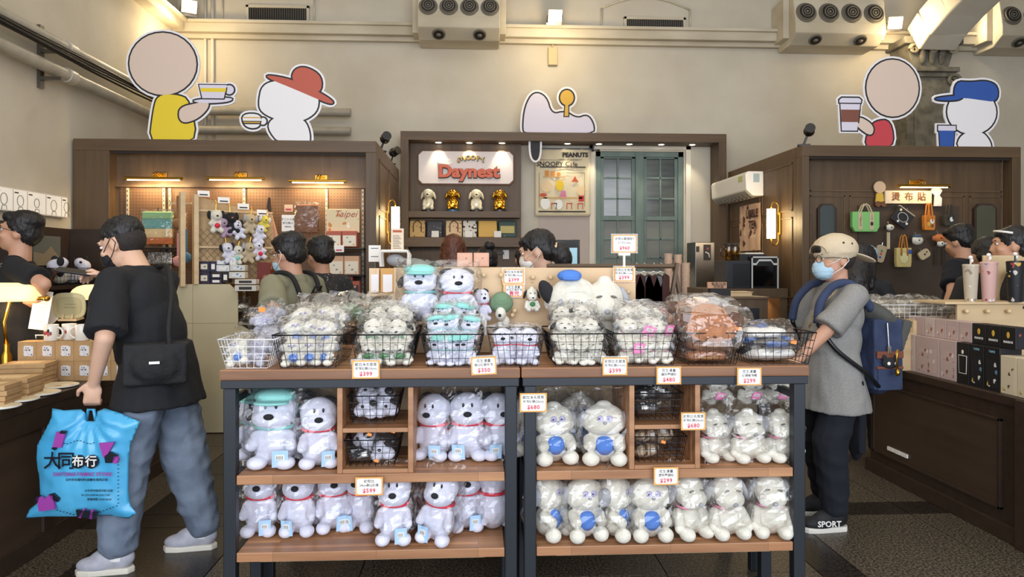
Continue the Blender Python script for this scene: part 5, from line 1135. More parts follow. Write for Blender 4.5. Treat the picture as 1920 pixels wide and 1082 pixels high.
# blue plastic bag
pb = mat('bag_blue', '#3f9fd0', .32, 0, '#55b2dc', 3, (1, 1, .3), .35, 9, spec=.6)
Yb = 3.42; o0 = at(150, 868, Yb-.02)
def BP(px, py): p = at(px, py, Yb); return ((px-150)/F*Yb, -(py-868)/F*Yb)
out = [(98, 766), (120, 770), (152, 768), (160, 775), (162, 790), (178, 790), (182, 772), (196, 766), (225, 775), (262, 791), (252, 815), (243, 835), (241, 870), (240, 920), (243, 945), (255, 962), (240, 972), (205, 966), (150, 968), (90, 968), (48, 972), (55, 955), (76, 938), (74, 900), (68, 860), (70, 835), (86, 805), (96, 785)]
poly = [BP(*p) for p in out]
bgt = thing('plastic_bag', 'bright blue plastic shopping bag with black Chinese lettering', 'bag', o0, -YAW)
# pillow-like sheet: triangulated outline, both faces swelling
def inflate(poly, depth, m_, name, par, step=.012, foldf=None):
    xs = [p[0] for p in poly]; zs = [p[1] for p in poly]; x0, x1, z0, z1 = min(xs), max(xs), min(zs), max(zs)
    bm = bmesh.new(); vs = [bm.verts.new((p[0], 0, p[1])) for p in poly]; f = bm.faces.new(vs)
    nx = int((x1-x0)/step)
    for i in range(1, nx): bmesh.ops.bisect_plane(bm, geom=bm.verts[:]+bm.edges[:]+bm.faces[:], plane_co=(x0+i*step, 0, 0), plane_no=(1, 0, 0))
    nz = int((z1-z0)/step)
    for i in range(1, nz): bmesh.ops.bisect_plane(bm, geom=bm.verts[:]+bm.edges[:]+bm.faces[:], plane_co=(0, 0, z0+i*step), plane_no=(0, 0, 1))
    def dist(x, z):
        d = 9
        for i in range(len(poly)):
            a = Vector(poly[i]); b = Vector(poly[(i+1) % len(poly)]); ab = b-a; t_ = max(0, min(1, (Vector((x, z))-a).dot(ab)/max(ab.dot(ab), 1e-9))); d = min(d, (Vector((x, z))-(a+ab*t_)).length)
        return d
    bm.verts.ensure_lookup_table(); pts = [(v.co.x, v.co.z) for v in bm.verts]; ds = [dist(*p) for p in pts]
    fc = [[v.index for v in f.verts] for f in bm.faces]; bm.verts.index_update(); fc = [[v.index for v in f.verts] for f in bm.faces]; bm.free()
    q = M(); n = len(pts); vv = []
    for sg in (-1, 1):
        for (x, z), d in zip(pts, ds):
            a = depth*(1-math.exp(-d/.05)); vv.append((x, sg*a+(foldf(x, z, sg)*min(1, d/.02) if foldf else 0), z))
    q.add(vv, [tuple(f_) for f_ in fc]+[tuple(n+i for i in reversed(f_)) for f_ in fc])
    o = q.build(name, m_, par, smooth=True); bm = bmesh.new(); bm.from_mesh(o.data); bmesh.ops.remove_doubles(bm, verts=bm.verts, dist=.0004); bmesh.ops.recalc_face_normals(bm, faces=bm.faces); bm.to_mesh(o.data); bm.free(); return o
hx, hz_ = BP(170, 790)
def folds(x, z, sg):
    a = math.atan2(x-hx, max(.02, hz_+.02-z)); r = math.hypot(x-hx, hz_-z)
    return sg*.010*math.sin(a*15)*math.exp(-r/.22)+.006*noise.noise(Vector((x*9, sg, z*9)))+.004*noise.noise(Vector((x*25, sg, z*25)))
inflate(poly, .045, pb, 'bag_skin', bgt, .012, folds)
ink = mat('bag_ink', '#0d1420', .4); mag = mat('bag_magenta', '#9a3f9c', .4)
yb_ = -.058
def bx(px, py): q = BP(px, py); return (q[0], yb_, q[1])
for ch, px, sz, cm in (('大', 113, .085, ink), ('同', 138, .085, ink)): text(ch, sz, cm, bgt, bx(px, 860), bold=.001)
for px, ch in ((160, '布'), (184, '行')): M().cyl((BP(px, 860)[0], yb_, BP(px, 860)[1]), (BP(px, 860)[0], yb_+.012, BP(px, 860)[1]), .031, n=24).build('print_disc', ink, bgt); text(ch, .055, white, bgt, (BP(px, 860)[0], yb_-.0012, BP(px, 860)[1]), bold=.001)
text('DATONG FABRIC STORE', .0235, mag, bgt, bx(168, 883), bold=.0005, space=1.05); text('台中市各種布料/窗簾布/寢具訂做', .0135, ink, bgt, bx(176, 893)); text('台中市中區成功路140號', .0125, ink, bgt, bx(198, 913)); text('04 2220 6534 04 2224 7238', .0115, ink, bgt, bx(192, 921)); text('營業時間 10:00-20:00', .0125, ink, bgt, bx(199, 929))
def pr(name, pl, m_, y=yb_): return M().prism([BP(*p) for p in pl], y, y+.014).build(name, m_, bgt)
pr('spool_print', [(113, 833), (120, 805), (136, 809), (129, 834)], mag); pr('spool_end_print', [(128, 803), (137, 804), (136, 809), (125, 808)], ink); pr('spool_end_print', [(113, 833), (119, 835), (117, 839), (111, 836)], ink)
pr('fabric_print', [(198, 826), (226, 824), (212, 850), (206, 852)], mag); pr('scissor_print', [(208, 850), (218, 842), (232, 848), (222, 862), (210, 862)], ink); pr('reel_print', [(223, 856), (226, 850), (231, 850), (234, 856), (231, 863), (225, 863)], mag)
pr('shirt_print', [(84, 926), (90, 924), (98, 929), (106, 920), (113, 922), (117, 947), (88, 951)], mag); pr('sleeve_print', [(79, 936), (82, 924), (90, 922), (86, 935)], ink); pr('sleeve_print', [(106, 920), (114, 918), (125, 928), (122, 934), (113, 929)], ink)
pr('purse_print', [(156, 948), (158, 961), (190, 965), (196, 952)], ink); pr('purse_strap_print', [(160, 962), (170, 946), (173, 946), (165, 963)], mag); pr('purse_strap_print', [(180, 964), (184, 948), (188, 948), (186, 965)], mag)
q = M()
for i in range(16):
    a = i/15*PI; q.box(0, 0, 0, 0, 0, 0) if 0 else None
dots = [(128+k*6, 824+3*math.sin(k*.9)) for k in range(11)]+[(233, 866+k*7) for k in range(11)]+[(230-k*6, 941+k*2.2) for k in range(6)]+[(121+k*6, 949+k*1.6) for k in range(6)]
for a in dots: p = BP(*a); q.cb((p[0], yb_+.004, p[1]), (.006, .006, .0022))
q.build('stitch_print', ink, bgt, kind='stuff')
M().tube([at(162, 790, Yb)-o0, at(166, 768, Yb)-o0, at(176, 768, Yb)-o0, at(180, 790, Yb)-o0], .008, 8).build('handle', pb, bgt, rot=(0, 0, YAW), smooth=True)
# ---------------------------------------------------------------- man with cap, mask and backpack
RM = Vector((2.10, 4.08, 0)); th2 = math.radians(-86)
rman, J2 = person('man in grey tee with a backwards cream cap and blue face mask', RM, th2, 1.655, 1.0, (.05, 0, .02), lh=(1.74, 3.86, .95), rh=(1.75, 4.3, .98), lf=(2.04, 3.98, 0), rf=(2.12, 4.26, 0), tee=teeg, pants=navyp, hair='crop', mask=maskl, glasses=True, vox=.0085, hem=.70, shoes=shb, lhint=(.3, .8, -.6), rhint=(-.3, .8, -.6), sleeve=.72, wr=(.008, (8, 8, 4)), belly=.035, pw=1.25, lcurl=.6, rcurl=.6)
H = J2['H']; c0 = J2['c']; Hm = J2['Hm']
capm = mat('cap_cream', '#c9b79a', .9, bump=.25, bscale=140)
cp = thing('baseball_cap', 'cream cap worn backwards by the man with the blue face mask', 'cap', RM, th2)
cm_ = M().ell(H(c0+Vector((0, .012, .052))), (.113, .130, .094), Hm, n=24, k=16).cyl(H(c0+Vector((0, .012, .03))), H(c0+Vector((0, .012, .055))), .115, .113, 24)
blob(cm_, .007, 'crown', capm, cp, 4, wr=(.002, (20, 20, 20)))
blob(M().ell(H(c0+Vector((0, .165, .000))), (.080, .085, .010), Hm@Matrix.Rotation(-.42, 3, 'X'), n=20), .006, 'brim', capm, cp, 2)
M().tube([H(c0+Vector((.085*math.cos(a), -.105+.02*abs(math.cos(a)), .035+.045*math.sin(a)))) for a in [PI*i/10 for i in range(11)]], .005, 6).build('strap_arch', capm, cp, smooth=True)
M().ell(H(c0+Vector((0, -.098, .055))), (.05, .012, .03), Hm).build('back_opening', hairm, cp, smooth=True)
for p in ((.098, .0, .085), (.095, .05, .078)): M().ell(H(c0+Vector(p)), (.006, .006, .006)).build('eyelet', blackp, cp, smooth=True)
# lanyard
M().tube([J2['sh']+Vector(p) for p in ((.075, .06, .05), (.095, -.02, .055), (.085, -.10, -.02), (.05, -.16, -.12), (.02, -.185, -.22))], .010, 8).build('lanyard', mat('lanyard', '#c9b48d', .7, 0, '#7a5a3a', 60), rman, smooth=True)
# backpack
nav = mat('pack_navy', '#26304a', .85, 0, '#2f3b58', 9, bump=.3, bscale=120); fltg = mat('pack_grey', '#4a4a45', .9, bump=.3, bscale=90); lea = mat('pack_leather', '#6d3a26', .6)
bp = thing('backpack', 'navy canvas backpack with a grey flap worn by the man with the cap', 'backpack', RM, th2)
sh = J2['sh']; by = .105
blob(M().cb((0, by+.12, sh.z-.34), (.30, .17, .40)).ell((0, by+.13, sh.z-.42), (.17, .12, .17)).ell((0, by+.10, sh.z-.2), (.14, .09, .1)), .010, 'body', nav, bp, 6, wr=(.005, (10, 10, 8)))
blob(M().ell((0, by+.12, sh.z-.13), (.165, .14, .065), (-.6, 0, 0)).cb((0, by+.215, sh.z-.25), (.29, .05, .22), Matrix.Rotation(-.35, 3, 'X')), .009, 'flap', fltg, bp, 5, wr=(.003, (14, 14, 14)))
for s in (-1, 1):
    M().tube(curvy([(s*.10, by+.05, sh.z-.09), (s*.115, by-.06, sh.z+.045), (s*.12, by-.18, sh.z+.055), (s*.13, by-.275, sh.z-.04), (s*.14, by-.30, sh.z-.16)]), .024, 8).build('shoulder_strap', nav, bp, smooth=True)
    M().tube(curvy([(s*.14, by-.30, sh.z-.16), (s*.185, by-.22, sh.z-.30), (s*.19, by-.05, sh.z-.43), (s*.15, by+.06, sh.z-.52)]), .013, 8).build('lower_strap', blackp, bp, smooth=True)
M().box(.150, .168, by+.04, by+.20, sh.z-.36, sh.z-.32).box(.150, .168, by+.04, by+.20, sh.z-.42, sh.z-.405).build('leather_trim', lea, bp, bevel=.003)
M().box(.152, .160, by+.05, by+.19, sh.z-.54, sh.z-.42).build('side_pocket', nav, bp, bevel=.01)
M().cyl((.168, by+.11, sh.z-.31), (.168, by+.10, sh.z-.16), .004, n=8).box(.164, .174, by+.10, by+.12, sh.z-.33, sh.z-.29).build('zip', chrome, bp)
ct = tag(blob(M().ell((0, 0, 0), (.02, .05, .032)).ell((0, -.035, .03), (.01, .014, .02)).ell((0, .035, .03), (.01, .014, .02)), .004, 'plush_charm', furk, None, 2), 'small black plush charm peeking from the backpack side pocket', 'charm')
ct.parent = bp; del ct['category']; ct['label'] = 'small black plush charm in the side pocket'; ct.location = (.172, by+.115, sh.z-.385)
for s in (-1, 1): e = M().ell((.02, s*.022, .0), (.006, .010, .010)).build('eye', white, ct, smooth=True)
tag(M().box(0, .0, 0, 0, 0, 0).tube([(0, 0, 0), (.0, .01, -.05), (0, 0, -.12)], .006, 6).ell((0, 0, -.13), (.014, .014, .02)).build('keychain', brass, loc=tuple(at(1683, 655, 4.0)), smooth=True), 'brass key chain dangling from the navy backpack', 'keychain')
text('SPORT', .045, white, rman, tuple(J2['W'](Vector((1.98, 3.975-.055, .055)))), rot=(PI/2, 0, -th2), ext=.001, bold=.001)
# shoulder bag hanging behind his leg
tag(blob(M().cb((0, 0, 0), (.05, .16, .42)).ell((0, 0, -.05), (.04, .09, .22)), .01, 'tote_bag', navyp, None, 5, wr=(.005, (8, 8, 8)), loc=tuple(at(1605, 780, 4.35))), 'dark navy cloth bag hanging behind the capped man\'s legs', 'bag')
# ---------------------------------------------------------------- the others
P3 = at(33, 500, 4.6); P3[2] = 0
pm, J3 = person('man with glasses and necklace in a black tee behind the left counter', P3, math.radians(-68), 1.84, 1.0, (-.14, 0, -.1), lh=at(66, 566, 4.5), tee=teeb, hair='short', glasses=True, legs=True, vox=.011, lhint=(.1, .6, -1), rhint=(-.1, .6, -1))
M().tube([J3['sh']+Vector(p) for p in ((.075, -.02, .06), (.05, -.11, -.0), (.0, -.145, -.12), (-.05, -.11, .0), (-.075, -.02, .06))], .004, 6).box(-.012+J3['sh'].x, .012+J3['sh'].x, J3['sh'].y-.155, J3['sh'].y-.147, J3['sh'].z-.17, J3['sh'].z-.12).build('necklace', chrome, pm, smooth=False)
P4 = at(548, 500, 4.8); P4[2] = 0
gm, J4 = person('man in an olive tee with a black backpack in the middle aisle', P4, math.radians(-118), 1.70, 1.10, (.18, 0, 0), lh=at(508, 612, 4.6), tee=teeo, hair='short', glasses=True, mask=maskl, sk=skin, vox=.012, sleeve=.72, wr=(.007, (8, 8, 4)))
sh = J4['sh']; k4 = thing('backpack', 'black backpack on the back of the man in the olive tee', 'backpack', P4, math.radians(-118))
blob(M().cb((0, .22, sh.z-.30), (.27, .13, .36)).ell((0, .25, sh.z-.38), (.15, .10, .15)).ell((0, .22, sh.z-.12), (.11, .06, .08)), .011, 'body', bagb, k4, 5, wr=(.006, (9, 9, 9)))
for s in (-1, 1):
    M().tube(curvy([(s*.09, .17, sh.z-.12), (s*.11, .10, sh.z+.05), (s*.12, -.02, sh.z+.075), (s*.13, -.12, sh.z-.02), (s*.15, -.14, sh.z-.18), (s*.19, .0, sh.z-.38), (s*.14, .15, sh.z-.46)]), .016, 8).build('shoulder_strap', bagb, k4, smooth=True)
M().tube([(-.03, .19, sh.z-.06), (-.03, .22, sh.z-.01), (.03, .22, sh.z-.01), (.03, .19, sh.z-.06)], .008, 6).build('top_handle', bagb, k4, smooth=True)
M().cb((.05, .345, sh.z-.44), (.06, .004, .02)).build('bright_tab', mat('tab_red', '#c2452e', .6), k4)
P5 = at(604, 500, 5.45); P5[2] = 0
person('person in a dark patterned tee beyond the olive tee', P5, math.radians(-140), 1.70, .98, (.2, 0, 0), tee=mat('tee_speckle', '#2c2a2b', .9, 0, '#8f8c88', 45, contrast=(.62, .66)), hair='short', vox=.014)
P6 = at(1020, 500, 4.55); P6[2] = 0
wm, J6 = person('woman with low black ponytail and cream scrunchie behind the peg board', P6, math.radians(-100), 1.72, .92, (.28, 0, 0), tee=teed, hair='bun', mask=whitep, vox=.011, sk=skin2)
M().tube([J6['H'](J6['c']+Vector((.01+.028*math.cos(a), .115+.01*math.sin(a), -.02+.028*math.sin(a)))) for a in [i*PI/6 for i in range(12)]], .013, 8, closed=True).build('scrunchie', mat('scrunchie', '#d9b894', .8), wm, smooth=True)
for px, s_, hh, r_, hr, hm_, tm, lab in ((850, 6.1, 1.75, 178, 'long', hairb, teeb, 'woman with straight brown hair seen from behind near the cash desk'), (985, 6.4, 1.67, 190, 'bun', hairm, teeb, 'person with tied black hair in black, small, left of the ponytail woman'), (912, 6.6, 1.66, 200, 'topbun', hairm, teed, 'person with a black hair clip behind the pink boxes')):
    P = at(px, 500, s_); P[2] = 0; person(lab, P, math.radians(r_), hh, .88, (0, 0, 0), tee=tm, hair=hr, hm=hm_, vox=.015)
P7 = at(1612, 500, 5.5); P7[2] = 0
lw, J7 = person('woman with long black hair and pale blue cap behind the backpack man', P7, math.radians(-215), 1.66, .92, (.35, 0, -.2), tee=teeb, hair='long', vox=.013)
blob(M().ell(J7['H'](J7['c']+Vector((0, -.03, .075))), (.10, .108, .066), J7['Hm']).ell(J7['H'](J7['c']+Vector((0, -.13, .04))), (.07, .07, .01), J7['Hm']), .008, 'cap', mat('cap_blue', '#8fa6b3', .9), lw, 2)
P8 = at(1808, 500, 6.1); P8[2] = 0
person('man in a dark navy tee looking at the hanging pouches', P8, math.radians(-150), 1.84, 1.12, (.25, 0, 0), tee=teen, hair='short', vox=.013, lh=at(1765, 600, 5.7))
P9 = at(1850, 500, 5.4); P9[2] = 0
person('person with black bobbed hair beside the navy tee man', P9, math.radians(-190), 1.70, .9, (.1, 0, 0), tee=teed, hair='bun', vox=.014)
P10 = at(1897, 500, 4.9); P10[2] = 0
w2, J10 = person('woman with white sunglasses pushed up in her black hair at the right edge', P10, math.radians(-118), 1.76, .95, (-.05, 0, 0), tee=teed, hair='bun', vox=.011, sk=skin)
M().tube([J10['H'](J10['c']+Vector((.093*math.cos(a), -.01-.085*math.sin(a), .075+.012*math.sin(a)))) for a in [PI*i/10 for i in range(11)]], .008, 6).build('sunglasses', whitep, w2, smooth=True)
# ================================================================== cutouts on top of the units (plain generic shapes)
def offs(poly, d):
    n = len(poly); ar = sum(poly[i][0]*poly[(i+1) % n][1]-poly[(i+1) % n][0]*poly[i][1] for i in range(n)); sg = 1 if ar > 0 else -1; o = []
    for i in range(n):
        a, b, c = Vector(poly[i-1]), Vector(poly[i]), Vector(poly[(i+1) % n]); e1 = (b-a).normalized(); e2 = (c-b).normalized()
        nn = Vector((e1.y+e2.y, -(e1.x+e2.x)))*sg
        nn = nn.normalized() if nn.length > 1e-6 else Vector((e1.y, -e1.x))*sg
        o.append((b.x+nn.x*d, b.y+nn.y*d))
    return o
cutw = mat('cut_white', '#e9e7ea', .55); cutk = mat('cut_ink', '#1f1c1c', .6); cskin = mat('cut_skin', '#d8c3b4', .6); cyel = mat('cut_yellow', '#e6cb2f', .6); cred2 = mat('cut_rust', '#b85a48', .6); cred3 = mat('cut_red', '#c3414a', .6); cblu = mat('cut_blue', '#2c55a5', .6); cbrn = mat('cut_brown', '#7b4a3c', .6); cgold = mat('cut_gold', '#d2a83f', .6); clil = mat('cut_pale', '#d8d3e2', .6)
def smoothp(pts, k=3):
    for _ in range(2):
        o = []
        for i in range(len(pts)):
            a, b = pts[i], pts[(i+1) % len(pts)]; o += [(a[0]*.75+b[0]*.25, a[1]*.75+b[1]*.25), (a[0]*.25+b[0]*.75, a[1]*.25+b[1]*.75)]
        pts = o
    return pts
def circ(cx, cy, r, sx=1, sy=1, n=28): return [(cx+r*sx*math.cos(2*PI*i/n), cy+r*sy*math.sin(2*PI*i/n)) for i in range(n)]
def cutout(lab, px, py, Y, z0, shapes):
    p = onY(px, py, Y); t = thing('cutout_board', lab, 'cutout', (p[0], Y, z0)); s = p[0]/max(1e-6, abs(p[0]))
    sc = Y/F*1.0/(ray(px, py)[1])   # metres per pixel at that depth
    zz = EYE-(py-HZ)/F*(Y/ray(px, py)[1])-z0
    L = lambda q: ((q[0]-px)*sc, zz-(q[1]-py)*sc)
    for i, (nm, pl, m_) in enumerate(shapes):
        pl = [L(q) for q in pl]; e = .0006*i
        ofw = [(x, max(z, .001)) if nm != 'hanging_strip' else (x, z) for x, z in offs(pl, 6*sc)]
        o = M().prism(ofw, .0-e*.3, .016).build(nm+'_board', cutw, t)
        M().prism([(x, max(z, .001)) if nm != 'hanging_strip' else (x, z) for x, z in offs(pl, 2.4*sc)], -.0012-e, -.0002-e*.5).build('outline', cutk, o)
        M().prism([(x, max(z, .001)) if nm != 'hanging_strip' else (x, z) for x, z in offs(pl, -.6*sc)], -.0022-e, -.0012-e).build('fill', m_, o)
    M().box(-.05, .05, .017, .12, 0, .01).bar((0, .1, .005), (0, .02, .22), .015).build('prop', blackp, t)
    return t
# 1 round cream board over a yellow one with a cup
cutout('round cream cutout over a plain yellow shape with a striped cup, far left', 315, 200, YC+.06, ZC, [
  ('body', smoothp([(280, 275), (288, 205), (296, 178), (330, 176), (356, 186), (370, 275)]), cyel), ('head', circ(306, 120, 62, 1.0, .95), cskin),
  ('arm', smoothp([(336, 200), (370, 192), (388, 186), (392, 200), (372, 222), (345, 232), (334, 222)]), cskin), ('saucer', smoothp([(362, 186), (435, 180), (432, 190), (385, 194), (362, 191)]), clil),
  ('handle', circ(428, 167, 9), clil), ('cup', [(372, 158), (424, 158), (418, 184), (378, 184)], clil), ('stripe', [(374, 164), (423, 164), (421.5, 172), (376, 172)], cyel)])
cutout('white rounded cutout wearing a rust felt hat and holding a striped cup', 548, 215, YC+.06, ZC, [
  ('body', smoothp([(512, 220), (545, 216), (572, 224), (582, 250), (580, 275), (528, 275), (500, 240)]), cutw), ('head', smoothp([(486, 190), (492, 160), (520, 150), (560, 152), (596, 168), (598, 205), (575, 225), (540, 232), (505, 220), (488, 208)]), cutw),
  ('hat_brim', smoothp([(500, 140), (548, 148), (600, 172), (627, 190), (620, 196), (590, 184), (545, 165), (502, 148)]), cred2), ('hat_crown', smoothp([(545, 150), (552, 128), (575, 124), (604, 142), (602, 176), (570, 168)]), cred2),
  ('cup_handle', circ(494, 228, 7), cutw), ('cup', smoothp([(455, 214), (492, 214), (490, 238), (474, 243), (458, 236)]), cutw), ('cup_stripe', [(457, 220), (491, 220), (490, 223), (458, 223)], cgold), ('cup_stripe', [(458, 229), (490, 229), (489, 232), (459, 232)], cgold)])
cutout('low white cloud shaped cutout with a small yellow tuft above the alcove', 1046, 210, Yf+.05, ZF, [
  ('cloud', smoothp([(980, 240), (984, 200), (1000, 172), (1024, 180), (1034, 215), (1060, 208), (1082, 222), (1102, 214), (1114, 232), (1114, 252), (984, 252)]), clil), ('hanging_strip', smoothp([(997, 252), (1010, 252), (1010, 290), (1004, 302), (997, 290)]), cutk), ('tuft_stem', [(1060, 190), (1066, 190), (1066, 218), (1058, 218)], cgold), ('tuft', circ(1063, 183, 14, .95, 1.05, 20), cgold)])
cutout('round cream cutout over a plain red shape with a brown sleeved cup', 1650, 200, YC+.06, ZC, [
  ('body', smoothp([(1620, 280), (1626, 245), (1640, 226), (1672, 224), (1678, 280)]), cred3), ('head', circ(1674, 165, 50, 1.02, 1.08), cskin),
  ('arm', smoothp([(1640, 236), (1612, 218), (1600, 226), (1606, 240), (1634, 258)]), cskin), ('cup', [(1573, 194), (1612, 194), (1606, 246), (1576, 246)], clil), ('sleeve', [(1574, 206), (1611, 206), (1608, 230), (1575, 230)], cbrn), ('lid', [(1571, 188), (1576, 184), (1609, 184), (1614, 188), (1613, 194), (1571, 194)], clil)])
cutout('white round cutout with a blue cap and blue cup at the far right', 1818, 215, YC+.06, ZC, [
  ('body', smoothp([(1790, 282), (1800, 250), (1840, 244), (1858, 262), (1862, 282)]), cutw), ('head', circ(1822, 210, 46, 1.05, .92), cutw),
  ('cap', smoothp([(1786, 188), (1790, 152), (1820, 154), (1850, 150), (1874, 160), (1872, 192), (1838, 188), (1806, 184)]), cblu), ('cap_brim', smoothp([(1750, 184), (1800, 178), (1806, 184), (1790, 190), (1752, 189)]), cblu),
  ('cup', [(1758, 242), (1789, 242), (1786, 280), (1760, 280)], cblu), ('lid', [(1756, 236), (1791, 236), (1791, 246), (1756, 246)], clil)])
# ================================================================== goods in the left unit
sb = mat('shelf_black', '#1a1817', .5)
def bx_(nm, x0, x1, y0, y1, Y, d, m_, lab, cat='box', group=None, win=None, wm=None, bev=.003, rz=0):
    """box whose front face covers a pixel rectangle at depth Y"""
    a = onY(x0, y1, Y); b = onY(x1, y0, Y); w, h = b[0]-a[0], b[2]-a[2]
    t = thing(nm, lab, cat, ((a[0]+b[0])/2, Y, a[2]), rz, group)
    M().box(-w/2, w/2, 0, d, 0, h).build('carton', m_, t, bevel=bev)
    if win: M().box(w*(win[0]-.5), w*(win[1]-.5), -.0015, 0, h*win[2], h*win[3]).build('printed_panel', wm, t)
    return t, w, h
Yg = 7.02
def shelf(x0, x1, py, Y0, Y1, lab, m_=sb):
    a = onY(x0, py, Y0); b = onY(x1, py, Y0); return tag(M().box(a[0], b[0], Y0, Y1, a[2]-.012, a[2]).build('wall_shelf', m_, bevel=.002), lab, 'shelf')
pk = mat('box_peach', '#d3a583', .7); pk2 = mat('box_coral', '#b4604c', .7); pr_ = art('city_print', '#e6dcc6', ['#c98f58', '#7c8a88', '#e6dcc6', '#b5683f'], 24, .42); bl_ = mat('box_teal', '#6f8f94', .7); dkp = art('night_print', '#3a3a44', ['#d3a17a', '#3a3a44', '#57505a'], 14, .35)
for i, py in enumerate((465, 516, 556)): shelf(602, 681, py, 6.90, 7.12, ['upper', 'middle', 'lower'][i]+' black shelf of boxed gifts right of the olive tee')
t, w, h = bx_('poster_card', 612, 674, 392, 436, 6.97, .006, art('city_card', '#dcc8a0', ['#dcc8a0', '#c9823f', '#efe6d3', '#8c6a45'], 13, .4), 'cream illustrated Taipei card above the boxed gift sets', 'card'); text('Taipei', .09, mat('script_red', '#a5503c', .6), t, (.02, -.002, h*.78), shear=.4)
for i, (a, b, c, d, mm, wm, lab) in enumerate(((612, 640, 433, 463, pk2, pr_, 'left coral box on the upper black shelf'), (641, 669, 433, 463, pk2, pr_, 'right coral box on the upper black shelf'), (616, 644, 480, 515, pk, pr_, 'left peach box on the middle black shelf'), (645, 673, 480, 515, pk, pr_, 'right peach box on the middle black shelf'), (628, 650, 527, 554, pk2, dkp, 'left red box on the lower black shelf'), (651, 674, 527, 554, pk2, dkp, 'right red box on the lower black shelf'), (602, 626, 530, 554, bl_, dkp, 'teal box on the lower black shelf'))):
    bx_('gift_box', a, b, c, d, 6.93, .12, mm, lab, 'box', 'boxed gifts on the black shelves', (.06, .94, .05, .72), wm)
bx_('gift_box', 639, 661, 517, 526, 6.95, .08, pk2, 'small red box lying on the two red boxes', 'box', None)
bx_('price_tag', 626, 645, 460, 473, 6.89, .004, cardw, 'small price tag on the upper black shelf', 'tag', None, (.2, .8, .2, .4), cred)
# foil and fabric bags
def foil_panel(x0, x1, y0, y1, Y, bands, lab, d=.05):
    a = onY(x0, y1, Y); b = onY(x1, y0, Y); w, h = b[0]-a[0], b[2]-a[2]; t = thing('bagged_cushion', lab, 'cushion', ((a[0]+b[0])/2, Y, a[2]))
    z = .02
    for f, m_ in bands:
        M().box(-w/2+.02, w/2-.02, .0, d, z, z+(h-.04)*f).build('print_band', m_, t, bevel=.008); z += (h-.04)*f
    M().box(-.003, .003, d*.4, d*.6, z-.01, h+.02).build('hang_loop', blackp, t)
    bagmesh(w, d*2.2, h, int(x0*7+y0), n=24, k=12, amp=.01).build('plastic_bag', cello, t, loc=(0, d/2, .004)); return t
foil_panel(262, 326, 393, 462, 6.97, ((.2, mat('band_orange', '#c06a35', .7)), (.28, mat('band_sand', '#d8bb88', .8)), (.3, mat('band_teal', '#5f9a95', .7)), (.22, mat('band_green', '#86ad7c', .7))), 'bagged cushion with a sunset print above the man in black')
shelf(240, 330, 464, 6.88, 7.12, 'black shelf under the sunset cushion')
foil_panel(272, 326, 468, 500, 6.97, ((1, silver),), 'silver foil bag under the sunset cushion')
foil_panel(550, 600, 380, 440, 6.97, ((1, mat('choc_cloth', '#6d4329', .6, 0, '#84563a', 12)),), 'bagged chocolate brown blanket on the pegboard')
foil_panel(578, 603, 446, 490, 6.97, ((1, pk),), 'bagged peach blanket under the brown one')
bx_('wall_card', 533, 549, 384, 397, 7.0, .004, mat('card_peach', '#e5c3a0', .6), 'small peach price card left of the brown blanket', 'card', None, (.15, .85, .2, .45), cred)
t, w, h = bx_('notice_card', 528, 552, 403, 434, 7.0, .004, cardw, 'white notice card on the pegboard left of the brown blanket', 'card'); text('手工の人氣', .026, cink, t, (0, -.001, h*.72)); text('即句職人', .026, cink, t, (0, -.001, h*.5)); text('限量商品', .016, cink, t, (0, -.001, h*.28))
# peach apron with a dark strap
a = onY(505, 492, 7.02); t = thing('peach_apron', 'peach cloth apron hanging beside the keyring pegs', 'apron', a)
M().prism([(-.09, 0), (.10, 0), (.09, .25), (.03, .46), (-.03, .46), (-.08, .25)], -.03, -.012).build('cloth', mat('apron_peach', '#d29f83', .85), t, bevel=.006)
M().prism([(-.03, .44), (.03, .44), (.015, .62), (-.005, .62)], -.028, -.014).build('strap', mat('apron_strap', '#3c2d28', .8), t); M().box(-.09, .10, -.034, -.03, .06, .075).build('belt', blackp, t)
for p in ((.02, .26), (.05, .16)): M().cyl((p[0], -.035, p[1]), (p[0], -.03, p[1]), .014, n=12).build('button', blackp, t)
# dark framed stand of keyrings right below the cushions: pink bags
foil_panel(332, 351, 395, 470, 6.99, ((1, pk),), 'tall bagged peach cloth left of the keyring board', .03)
for px, py, m_, lab in ((326, 420, mat('felt_brown', '#8a6242', .9), 'round brown felt charm on a strap'), (340, 483, mat('felt_blue', '#4a7fa8', .9), 'round blue pompom charm on a strap'), (327, 490, mat('felt_pink', '#c78d8d', .9), 'round pink pompom charm on a strap')):
    p = onY(px+8, py, 6.80); t = thing('strap_charm', lab+' near the keyring board', 'charm', p, 0, None); M().ell((0, 0, 0), .052).build('pompom', m_, t, smooth=True); M().box(-.014, .014, -.006, .006, .05, .26).build('strap', m_, t); 
tag(M().box(0, .2, -.01, .01, 0, .02).build('hook_bar', pine, loc=tuple(onY(318, 383, 6.85))), 'short wooden bar holding the strap charms', 'bar')
